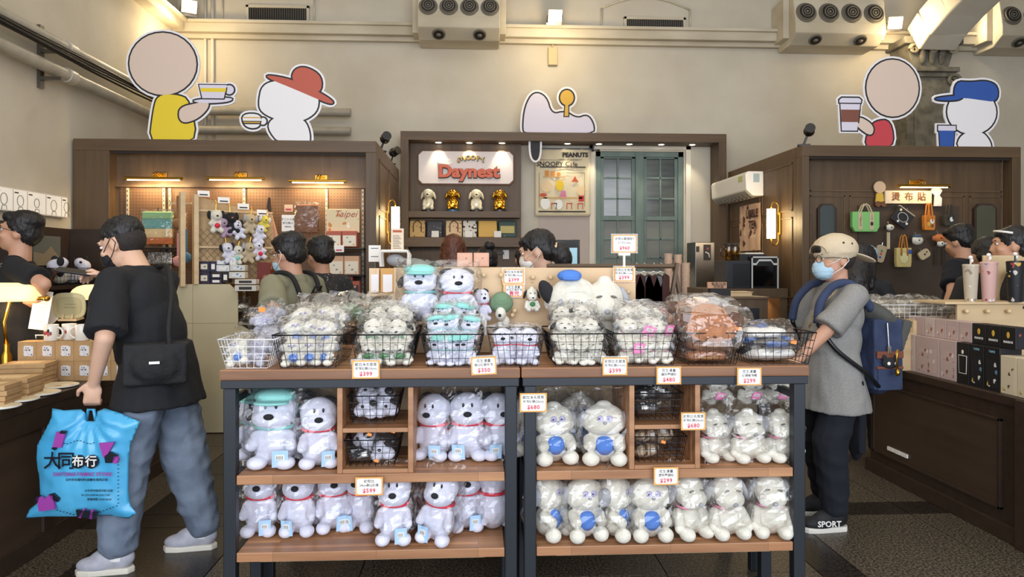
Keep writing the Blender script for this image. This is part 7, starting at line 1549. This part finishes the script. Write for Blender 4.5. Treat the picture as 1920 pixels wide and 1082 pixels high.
up = [(1688, 1715, pinkl, fgp, 'small pale box, first of the upper row'), (1716, 1733, pinkb, None, 'small mauve box with side text, second of the upper row'), (1734, 1752, pinkl, fgp, 'small pale box, third of the upper row'), (1753, 1774, pinkb, fgp, 'small mauve box, fourth of the upper row'), (1775, 1797, pinkb, fgp, 'small mauve box, fifth of the upper row'), (1798, 1822, pinkb, fgp, 'small mauve box beside the black ones, upper row'), (1823, 1849, blkb, cgold, 'small black box with yellow mark, first of three'), (1850, 1876, blkb, cgold, 'small black box with yellow mark, second of three'), (1877, 1905, blkb, cgold, 'small black box with yellow mark, third of three')]
for a_, b_, m_, pm, lab in up:
    tt, w = rowbox(a_, b_, 2.975, RZ+(.246 if a_ < 1870 else .2465), .085, .12, m_, pm if pm is not cgold else None, lab, 'small boxes on the upper row', (.2, .8, .15, .7))
    if pm is cgold: M().ell((w/2, -.0008, .075), (.012, .001, .018)).build('yellow_mark', cgold, tt); text('PEANUTS', .017, white, tt, (w/2, -.001, .035), bold=.0003)
# wooden ledge with tumblers
Ytm = 4.45; a = onY(1800, 596, Ytm); wl = thing('wood_display', 'pale wooden crate ledge holding the printed tumblers', 'display', (onY(1795, 600, Ytm)[0], Ytm, RZ+.0005)); ww = 1.1; hz = onY(1850, 566, Ytm)[2]-RZ
M().box(0, ww, 0, .02, 0, hz-.014).build('front_board', pine, wl, bevel=.002); M().box(-.1, ww, -.03, .30, hz-.014, hz).build('top_board', pine, wl, bevel=.002); M().box(.32, ww, .20, .215, hz, hz+.30).build('back_board', pine, wl, bevel=.002)
for k in range(5): M().cyl((.04+.14*k, 0, hz-.06), (.04+.14*k, -.03, hz-.06), .008, n=10).ell((.04+.14*k, -.034, hz-.06), .014).build('peg', pine, wl, smooth=True)
def tumbler(px, py0, py1, m_, pm, lab, Y):
    b_ = onY(px, py1, Y); h = onY(px, py0, Y)[2]-b_[2]; r = h*.20; z = RZ+hz+.001; tt = thing('tumbler', lab, 'tumbler', (b_[0], Y+.02, z))
    M().lathe([(r*.72, 0), (r*.74, .004), (r*1.0, h-.01), (r*1.0, h)], 28).build('cup', m_, tt, smooth=True, angle=40); M().lathe([(r*1.05, h), (r*1.05, h+.008), (r*.9, h+.012)], 28).build('lid', pm, tt, smooth=True, angle=40)
    M().cyl((0, 0, h), (0, 0, h+.05), .006, n=8).build('straw', pm, tt); M().ell((0, -.0, h+.055), (.014, .012, .012)).ell((.008, 0, h+.035), (.010, .009, .014)).build('straw_topper', white, tt, smooth=True)
tumbler(1824, 493, 560, fgp and art('tumbler_cream', '#b9ac97', ['#8c7d6c', '#e8e2d6', '#b9ac97'], 26, .5), mat('lid_cream', '#c4b9a5', .5), 'cream printed tumbler on the wooden ledge', Ytm)
tumbler(1858, 491, 563, art('tumbler_pink', '#c9a097', ['#8d4f4a', '#ded2cc', '#c9a097', '#6a7f9a'], 26, .45), mat('lid_pink', '#cda69c', .5), 'pink printed tumbler on the wooden ledge', Ytm-.03)
tumbler(1908, 494, 568, art('tumbler_black', '#15181c', ['#c9c4b8', '#15181c', '#c9a23e', '#9a3a34'], 26, .5), blackp, 'black printed tumbler at the right edge of the photo', Ytm-.06)
# white wire basket of folded goods
p = onY(1690, 600, 4.75); basket(.62, .36, .10, wirew, 'white wire basket of folded cloth goods on the right counter', (p[0]+.12, 4.72, onY(1690, 600, 4.75)[2]), 0, None, 16, 4, .02)
bz_ = onY(1690, 600, 4.75)[2]
tag(M().box(-.35, .35, 0, .42, 0, bz_-RZ-.002).build('basket_plinth', pine, loc=(p[0]+.12, 4.70, RZ+.001), bevel=.003), 'wooden plinth under the white wire basket', 'plinth')
lin = mat('linen', '#b7ad98', .9, 0, '#8e8674', 25, (1, 6, 1))
for k in range(9):
    x = p[0]+.12-.24+.06*k; tt = thing('folded_pouch', 'bagged linen item, %s in the white basket' % ['leftmost', 'second', 'third', 'fourth', 'middle', 'sixth', 'seventh', 'eighth', 'rightmost'][k], 'pouch', (x, 4.88+R.uniform(-.05, .05), bz_+.02+(.045 if k % 2 else 0)), R.uniform(-.6, .6), 'folded goods in the white basket')
    blob(M().cb((0, 0, .035), (.17, .12, .05)), .012, 'cloth', lin, tt, 2, wr=(.006, (30, 30, 30))); bagmesh(.22, .17, .10, 400+k, n=18, k=6, amp=.016).build('plastic_bag', cello, tt)
tag(M().box(-.09, .09, 0, .004, 0, .09).box(-.06, .06, -.001, 0, .03, .05).build('shelf_sign', kraft, loc=tuple(onY(1688, 598, 4.66)+Vector((0, 0, -.09)))), 'small kraft sign below the white basket', 'sign')
# ================================================================== hanging goods on the right unit
Yh = 7.06
def hang(px, py): return onY(px, py, Yh)
def tote(px, py0, py1, pxw, m_, hm, lab, prints=(), hh=.5, taper=.75):
    w = pxw/F*7.25; a = hang(px, py1); h = hang(px, py0)[2]-a[2]; bh = h*hh; tt = thing('tote_bag', lab, 'bag', a)
    M().prism([(-w/2*taper, 0), (w/2*taper, 0), (w/2, bh*.25), (w/2, bh), (-w/2, bh), (-w/2, bh*.25)], -.05, 0).build('body', m_, tt, bevel=.006)
    hw = w*.2
    for y in (-.053, -.01): M().tube([(-hw, y, bh*.6), (-hw, y, bh), (-hw*.5, y, h*.93), (0, y, h), (hw*.5, y, h*.93), (hw, y, bh), (hw, y, bh*.6)], .008, 6).build('handle', hm, tt, smooth=True)
    for (x, z, r, pm) in prints: M().ell((x*w, -.052, z*bh), (r, .003, r*1.2)).build('patch', pm, tt, smooth=True)
    return tt, w, bh
linen = mat('linen_strap', '#c2b391', .9)
tt, w, bh = tote(1619, 383, 435, 52, mat('tote_green', '#7fbf6f', .8, bump=.2, bscale=90), linen, 'light green tote bag with cream handles on the right unit', (), .72, .8)
for x in (-w*.22, w*.2): M().box(x-.022, x+.022, -.055, -.051, bh*.1, bh*.95).build('strap_panel', linen, tt)
text('PEANUTS', .022, inkb, tt, (-w*.22, -.0562, bh*.5), rot=(PI/2, PI/2, 0)); M().ell((w*.2, -.056, bh*.4), (.016, .002, .02)).build('patch', inkb, tt)
tote(1738, 382, 432, 21, mat('tote_orange', '#cf7f2b', .8, bump=.2, bscale=90), mat('tote_orange', '#cf7f2b'), 'small orange drawstring bag on the right unit', ((.2, .6, .022, white), (-.1, .4, .018, cgold), (.2, .3, .015, cbrn)), .55, .9)
tote(1776, 384, 424, 22, mat('tote_dark', '#3a362e', .8), mat('tote_dark', '#3a362e'), 'small dark bag left of the right mirror', ((.1, .6, .02, white),), .5, .9)
tote(1690, 441, 501, 29, mat('tote_cream', '#cdb97a', .85, bump=.2, bscale=90), mat('strap_ochre', '#b0742f', .7), 'cream tote bag with ochre handles, middle of the peg wall', ((0, .45, .045, mat('pale_yellow', '#d8cf9a', .8)), (.38, .8, .02, cblu)), .6, .92)
def flatp(px, py, w, h, ry, m_, lab, prints=(), cat='pouch', r=.03):
    a = hang(px, py); tt = thing('hanging_pouch', lab, cat, a, (0, ry, 0)); M().prism(rr(w, h, r), -.035, -.004).build('body', m_, tt, bevel=.006)
    for (x, z, rr_, pm) in prints: M().ell((x, -.036, z), (rr_, .003, rr_)).build('patch', pm, tt, smooth=True)
    M().tube([(0, -.01, h/2), (.0, -.01, h/2+.03)], .004, 6).build('hook_loop', chrome, tt); return tt
tt = flatp(1689, 408, .19, .17, .62, mat('pouch_char', '#28262a', .8), 'black pouch hanging cornerwise with a white line drawing', ((-.06, .05, .014, mat('pale_yellow', '#d8cf9a')), (.07, -.03, .013, white), (-.02, -.06, .012, white)), r=.01)
M().tube([(.055*math.cos(a), -.037, .045*math.sin(a)) for a in [i*PI/10 for i in range(20)]], .0025, 4, closed=True).build('line_drawing', white, tt); M().box(-.095, .095, -.037, -.002, .076, .086).build('zip_edge', mat('zip_cream', '#b8ac95', .6), tt)
tt = flatp(1648, 476, .105, .175, .28, mat('pouch_oat', '#b9a98b', .9, 0, '#a39274', 3, (.1, .1, 60)), 'oat coloured striped pouch with coloured patches', ((-.0, .03, .011, leafg), (.0, .0, .012, cred3), (.0, -.035, .012, cblu)))
tt = flatp(1730, 477, .12, .09, -.55, mat('pouch_sand', '#bfae8c', .9), 'small sand coloured pouch hanging askew', ((0, .0, .01, inkb), (.03, .01, .008, inkb)))
def headch(px, py, m_, em, lab, s=1, cap=None):
    a = hang(px, py); tt = thing('plush_pouch', lab, 'plush toy', a); M().ell((0, -.05, 0), (.055*s, .035, .042*s)).build('head', m_, tt, smooth=True)
    for q in (-1, 1): M().ell((q*.052*s, -.04, .0), (.014*s, .02, .026*s)).build('ear', em, tt, smooth=True)
    M().ell((0, -.085, .0), (.008, .006, .007)).build('nose', blackp, tt, smooth=True)
    if cap: M().ell((0, -.05, .038*s), (.045*s, .035, .018*s)).build('cap', cap, tt, smooth=True)
    M().tube([(0, -.03, .04*s), (0, -.01, .075*s)], .004, 6).build('hook_loop', chrome, tt)
headch(1714, 451, furc, furk, 'round white plush pouch with a dark blue cap', 1.1, mat('cap_slate', '#3d536b', .8)); headch(1755, 447, mat('plush_orange', '#c0703a', .9), brp, 'round orange plush pouch beside the navy tee man')
for px, py, lab in ((1663, 440, 'white plush strap charm with a cream ribbon below the green tote'), (1757, 470, 'white plush strap charm with a dark ribbon'), (1772, 470, 'white plush charm at the shoulder of the navy tee man')):
    headch(px, py-13, furc, furk, lab, .75); tag(M().box(-.016, .016, -.03, -.02, -.2, -.03).build('ribbon', linen if px == 1663 else cabd, loc=tuple(hang(px, py-10)), bevel=.002), 'hanging ribbon of the '+lab, 'ribbon')
# ================================================================== drinks corner by the right unit
def side(X, px): return onX(px, 540, X)[1]
t = thing('drinks_counter', 'dark wood drinks counter with warm light below its top', 'counter', (2.35, 7.3, 0))
ztop = onY(1430, 541, 7.3)[2]
M().box(0, .90, 0, .55, ztop-.10, ztop).build('counter_top', cabw, t, bevel=.004); M().box(.0, .90, .40, .55, 0, ztop-.101).build('back_panel', cabh, t); M().box(.82, .90, .02, .40, 0, ztop-.101).build('side_panel', cabw, t)
oc_ = [(.05, .55), (.45, .55), (.52, .62), (.52, ztop-.2), (.45, ztop-.14), (.05, ztop-.14)]
M().box(.1, .6, .385, .399, ztop-.2, ztop-.185).bar((.6, .39, ztop-.19), (.68, .39, ztop-.27), .015, .014).bar((.675, .39, ztop-.27), (.675, .39, .3), .015, .014).build('panel_moulding', cabw, t)
M().box(.02, .80, .36, .38, ztop-.115, ztop-.103).build('light_strip', mat('strip_glow', '#ffb070', .5, emit=5), t); light('AREA', 'under_counter_glow', (2.75, 7.62, ztop-.13), 5, (1, .62, .3), (math.radians(20), 0, 0), shape='RECTANGLE', size=.7, size_y=.04)
zt2 = ztop+.0005
def onc(px, Y): return onY(px, 540, Y)[0]
t = thing('ice_machine', 'black machine with a pale chamfered frame on the drinks counter', 'machine', (onc(1431, 7.4), 7.36, zt2)); w_ = (onc(1457, 7.4)-onc(1407, 7.4)); h_ = onY(1430, 481, 7.36)[2]-ztop
M().box(-w_/2, w_/2, 0, .4, 0, h_).build('body', blackp, t, bevel=.006); M().box(-w_/2+.02, w_/2-.02, -.006, -.0005, .02, h_-.10).build('door_glass', mat('black_glass', '#08090b', .08), t)
pf = M(); pf.box(-w_/2, -w_/2+.012, -.012, 0, 0, h_).box(w_/2-.012, w_/2, -.012, 0, 0, h_).box(-w_/2, w_/2, -.012, 0, h_-.015, h_).prism([(-w_/2+.01, h_-.09), (-w_/2+.05, h_-.09), (-w_/2+.08, h_-.05), (w_/2-.08, h_-.05), (w_/2-.05, h_-.09), (w_/2-.01, h_-.09), (w_/2-.01, h_-.07), (w_/2-.05, h_-.07), (w_/2-.08, h_-.03), (-w_/2+.08, h_-.03), (-w_/2+.05, h_-.07), (-w_/2+.01, h_-.07)], -.012, 0); pf.build('pale_frame', mat('frame_pale', '#c9c9c6', .4), t)
t = thing('coffee_machine', 'black coffee machine left of the pale framed machine', 'machine', (onc(1385, 7.4), 7.38, zt2)); h_ = onY(1385, 489, 7.38)[2]-ztop
M().box(-.14, .12, 0, .38, 0, h_).build('body', mat('machine_dark', '#23262a', .4), t, bevel=.006); M().box(-.07, .11, -.004, -.0005, .02, h_-.03).build('front_panel', blackp, t); M().box(-.02, .32, .08, .36, h_+.0005, h_+.07).build('top_tray', sb, t, bevel=.004) ; M().box(.1, .30, .1, .34, h_+.071, h_+.085).build('white_lid', whitep, t, bevel=.003)
amb = glassy('amber_glass', (.75, .55, .16), .1, .05, .5); 
for px, lab in ((1354, 'left amber glass pitcher on the coffee machine'), (1366, 'right amber glass pitcher with a lid on the coffee machine')):
    t = thing('glass_pitcher', lab, 'pitcher', (onc(px+14, 7.45), 7.48, zt2+h_+.001)); M().lathe([(.035, 0), (.045, .01), (.05, .13), (.045, .16)], 20).build('body', amb, t, smooth=True, angle=50); M().lathe([(.05, .161), (.05, .175), (.02, .185)], 20).build('lid', sb, t, smooth=True, angle=50); M().tube([(-.05, 0, .13), (-.085, 0, .12), (-.085, 0, .05), (-.046, 0, .04)], .007, 8).build('handle', amb, t, smooth=True)
t = thing('storage_cabinet', 'low dark cabinet with a mesh door near the drinks counter', 'cabinet', (onc(1395, 6.4)-.02, 6.3, 0)); zc_ = onY(1395, 561, 6.3)[2]
M().box(-.20, .20, 0, .4, 0, zc_).build('body', cabw, t, bevel=.004); M().box(-.21, .21, -.01, .41, zc_+.0005, zc_+.02).build('cabinet_top', cabh, t, bevel=.003); M().box(-.08, .12, -.004, -.0005, zc_-.28, zc_-.08).build('mesh_door', mat('mesh_dark', '#20252a', .3), t)
tag(M().box(-.12, .10, 0, .2, 0, .035).box(-.13, .11, -.005, .205, .036, .042).build('tray', pine, loc=(onc(1392, 6.35), 6.38, zc_+.021), bevel=.002), 'pale wooden tray on the low dark cabinet', 'tray')
# water dispenser, cups and clothes rail near the window
t = thing('water_dispenser', 'steel water dispenser right of the teal window', 'dispenser', (onY(1322, 500, 8.6)[0], 8.6, 1.0)); h_ = onY(1322, 454, 8.6)[2]-1.0; w_ = 37/F*8.8
M().box(-w_/2, w_/2, 0, .35, 0, h_).build('body', steel, t, bevel=.008); M().box(-.02, .07, -.006, -.0005, h_-.22, h_-.03).build('control_panel', sb, t); M().ell((.03, -.008, h_-.08), (.012, .004, .014)).build('red_badge', cred3, t); M().tube([(.0, -.01, h_-.12), (.04, -.012, h_-.14), (.05, -.012, h_-.19)], .008, 6).build('wave_mark', white, t, smooth=True)
M().box(-.07, .08, -.10, 0, .14, .17).cyl((-.04, -.06, .17), (-.04, -.06, .24), .014, n=10).cyl((.03, -.06, .17), (.03, -.06, .24), .014, n=10).build('taps', chrome, t); M().box(-w_/2+.01, -w_/2+.05, -.004, 0, h_-.12, h_-.05).build('side_panel', sb, t)
tag(M().box(-.9, .9, 0, .6, 0, .999).build('service_counter', cabw, loc=(onY(1290, 520, 8.4)[0], 8.25, 0), bevel=.004), 'dark service counter under the teal window', 'counter')
cupm = mat('paper_cup', '#cdb4a2', .7); 
for i, (px, n_, Y, top) in enumerate(((1253, 8, 8.35, 470), (1271, 8, 8.4, 472), (1286, 6, 8.3, 487))):
    z0 = 1.0; zt_ = onY(px, top, Y)[2]; st_ = (zt_-z0)/(n_+2)
    for k in range(n_):
        tt = thing('paper_cup', 'pinkish paper cup, number from the bottom of the stack', 'cup', (onY(px, 500, Y)[0], Y, z0+k*st_), 0, 'stacked paper cups by the dispenser'); tt['label'] = ['leftmost', 'middle', 'right'][i]+' stack of paper cups by the dispenser, '+['bottom cup', 'second cup', 'third cup', 'fourth cup', 'fifth cup', 'sixth cup', 'seventh cup', 'eighth cup'][k]
        M().lathe([(.035, 0), (.048, st_*2.4), (.051, st_*2.4), (.051, st_*2.5)], 18).build('cup', cupm, tt, smooth=True, angle=50)
# clothes rail: A-frame with dark bags on hangers
Yr = 4.30; t = thing('clothes_rail', 'wooden clothes rail with an A frame end right of the peg board', 'rail', (onY(1180, 500, Yr)[0], Yr, 0)); rl = onY(1268, 500, Yr)[0]-t.location[0]; zr_ = onY(1230, 499, Yr)[2]
M().cyl((-.5, 0, zr_), (rl, 0, zr_), .014, n=12).build('pole', cabh, t, smooth=True, angle=40); M().bar((rl, -.02, zr_+.02), (rl-.26, -.02, .0), .035, .02).bar((rl-.01, .02, zr_+.02), (rl+.27, .02, 0), .035, .02).build('a_frame', cabh, t, bevel=.003)
bgm = mat('maroon_cloth', '#3a1916', .85); 
for k, (px, m_, lab) in enumerate(((1192, bgm, 'maroon'), (1207, bgm, 'deep maroon'), (1225, blackp, 'black'), (1238, bgm, 'rightmost maroon'))):
    x = onY(px, 520, Yr)[0]; tt = thing('hanging_garment', lab+' cloth vest hanging on the clothes rail', 'garment', (x, Yr, zr_)); M().tube([(0, 0, .02), (.012, 0, .01), (.008, 0, -.01), (0, 0, -.03)], .003, 6).tube([(-.05, 0, -.06), (0, 0, -.03), (.05, 0, -.06)], .004, 6).build('hanger', chrome, tt, smooth=True)
    M().prism([(-.055, -.06), (-.02, -.05), (0, -.11), (.02, -.05), (.055, -.06), (.06, -.4), (-.06, -.4)], -.012, .012).build('vest', m_, tt, bevel=.005)
t, w, h = bx_('counter_sign', 1327, 1363, 529, 541, 5.2, .02, mat('sign_blush', '#c99a78', .7), 'small peach counter sign in front of the drinks corner', 'sign'); text('餐具/垃圾', .026, cink, t, (.01, -.002, h*.7)); text('回收區', .026, cink, t, (.01, -.002, h*.28)); M().box(-.05, .1, .0, .06, -.09, -.001).build('black_stand', sb, t); M().box(-.02, .06, .01, .05, -t.location[2]+.001, -.091).build('post', sb, t)
for px, lab in ((1310, 'left amber bottle near the counter sign'), (1344, 'right amber bottle near the counter sign')): tag(M().lathe([(.03, 0), (.035, .01), (.035, .12), (.028, .15)], 18).build('amber_jar', amb, loc=(onY(px, 530, 8.25)[0], 8.35, 1.0), smooth=True), lab, 'jar')
tag(M().ell((0, 0, .05), (.055, .05, .05)).ell((0, -.04, .05), (.03, .02, .03)).build('tape_dispenser', sb, loc=(onY(1234, 500, 8.5)[0], 8.5, 1.0+.0), smooth=True), 'round black and white gadget left of the paper cups', 'gadget')
tag(M().box(-.06, .06, 0, .03, 0, .14).build('card_reader', mat('reader_teal', '#2f5f66', .4), loc=(onY(1243, 520, 8.1)[0], 8.2, .9)), 'small teal card reader behind the clothes rail', 'reader')
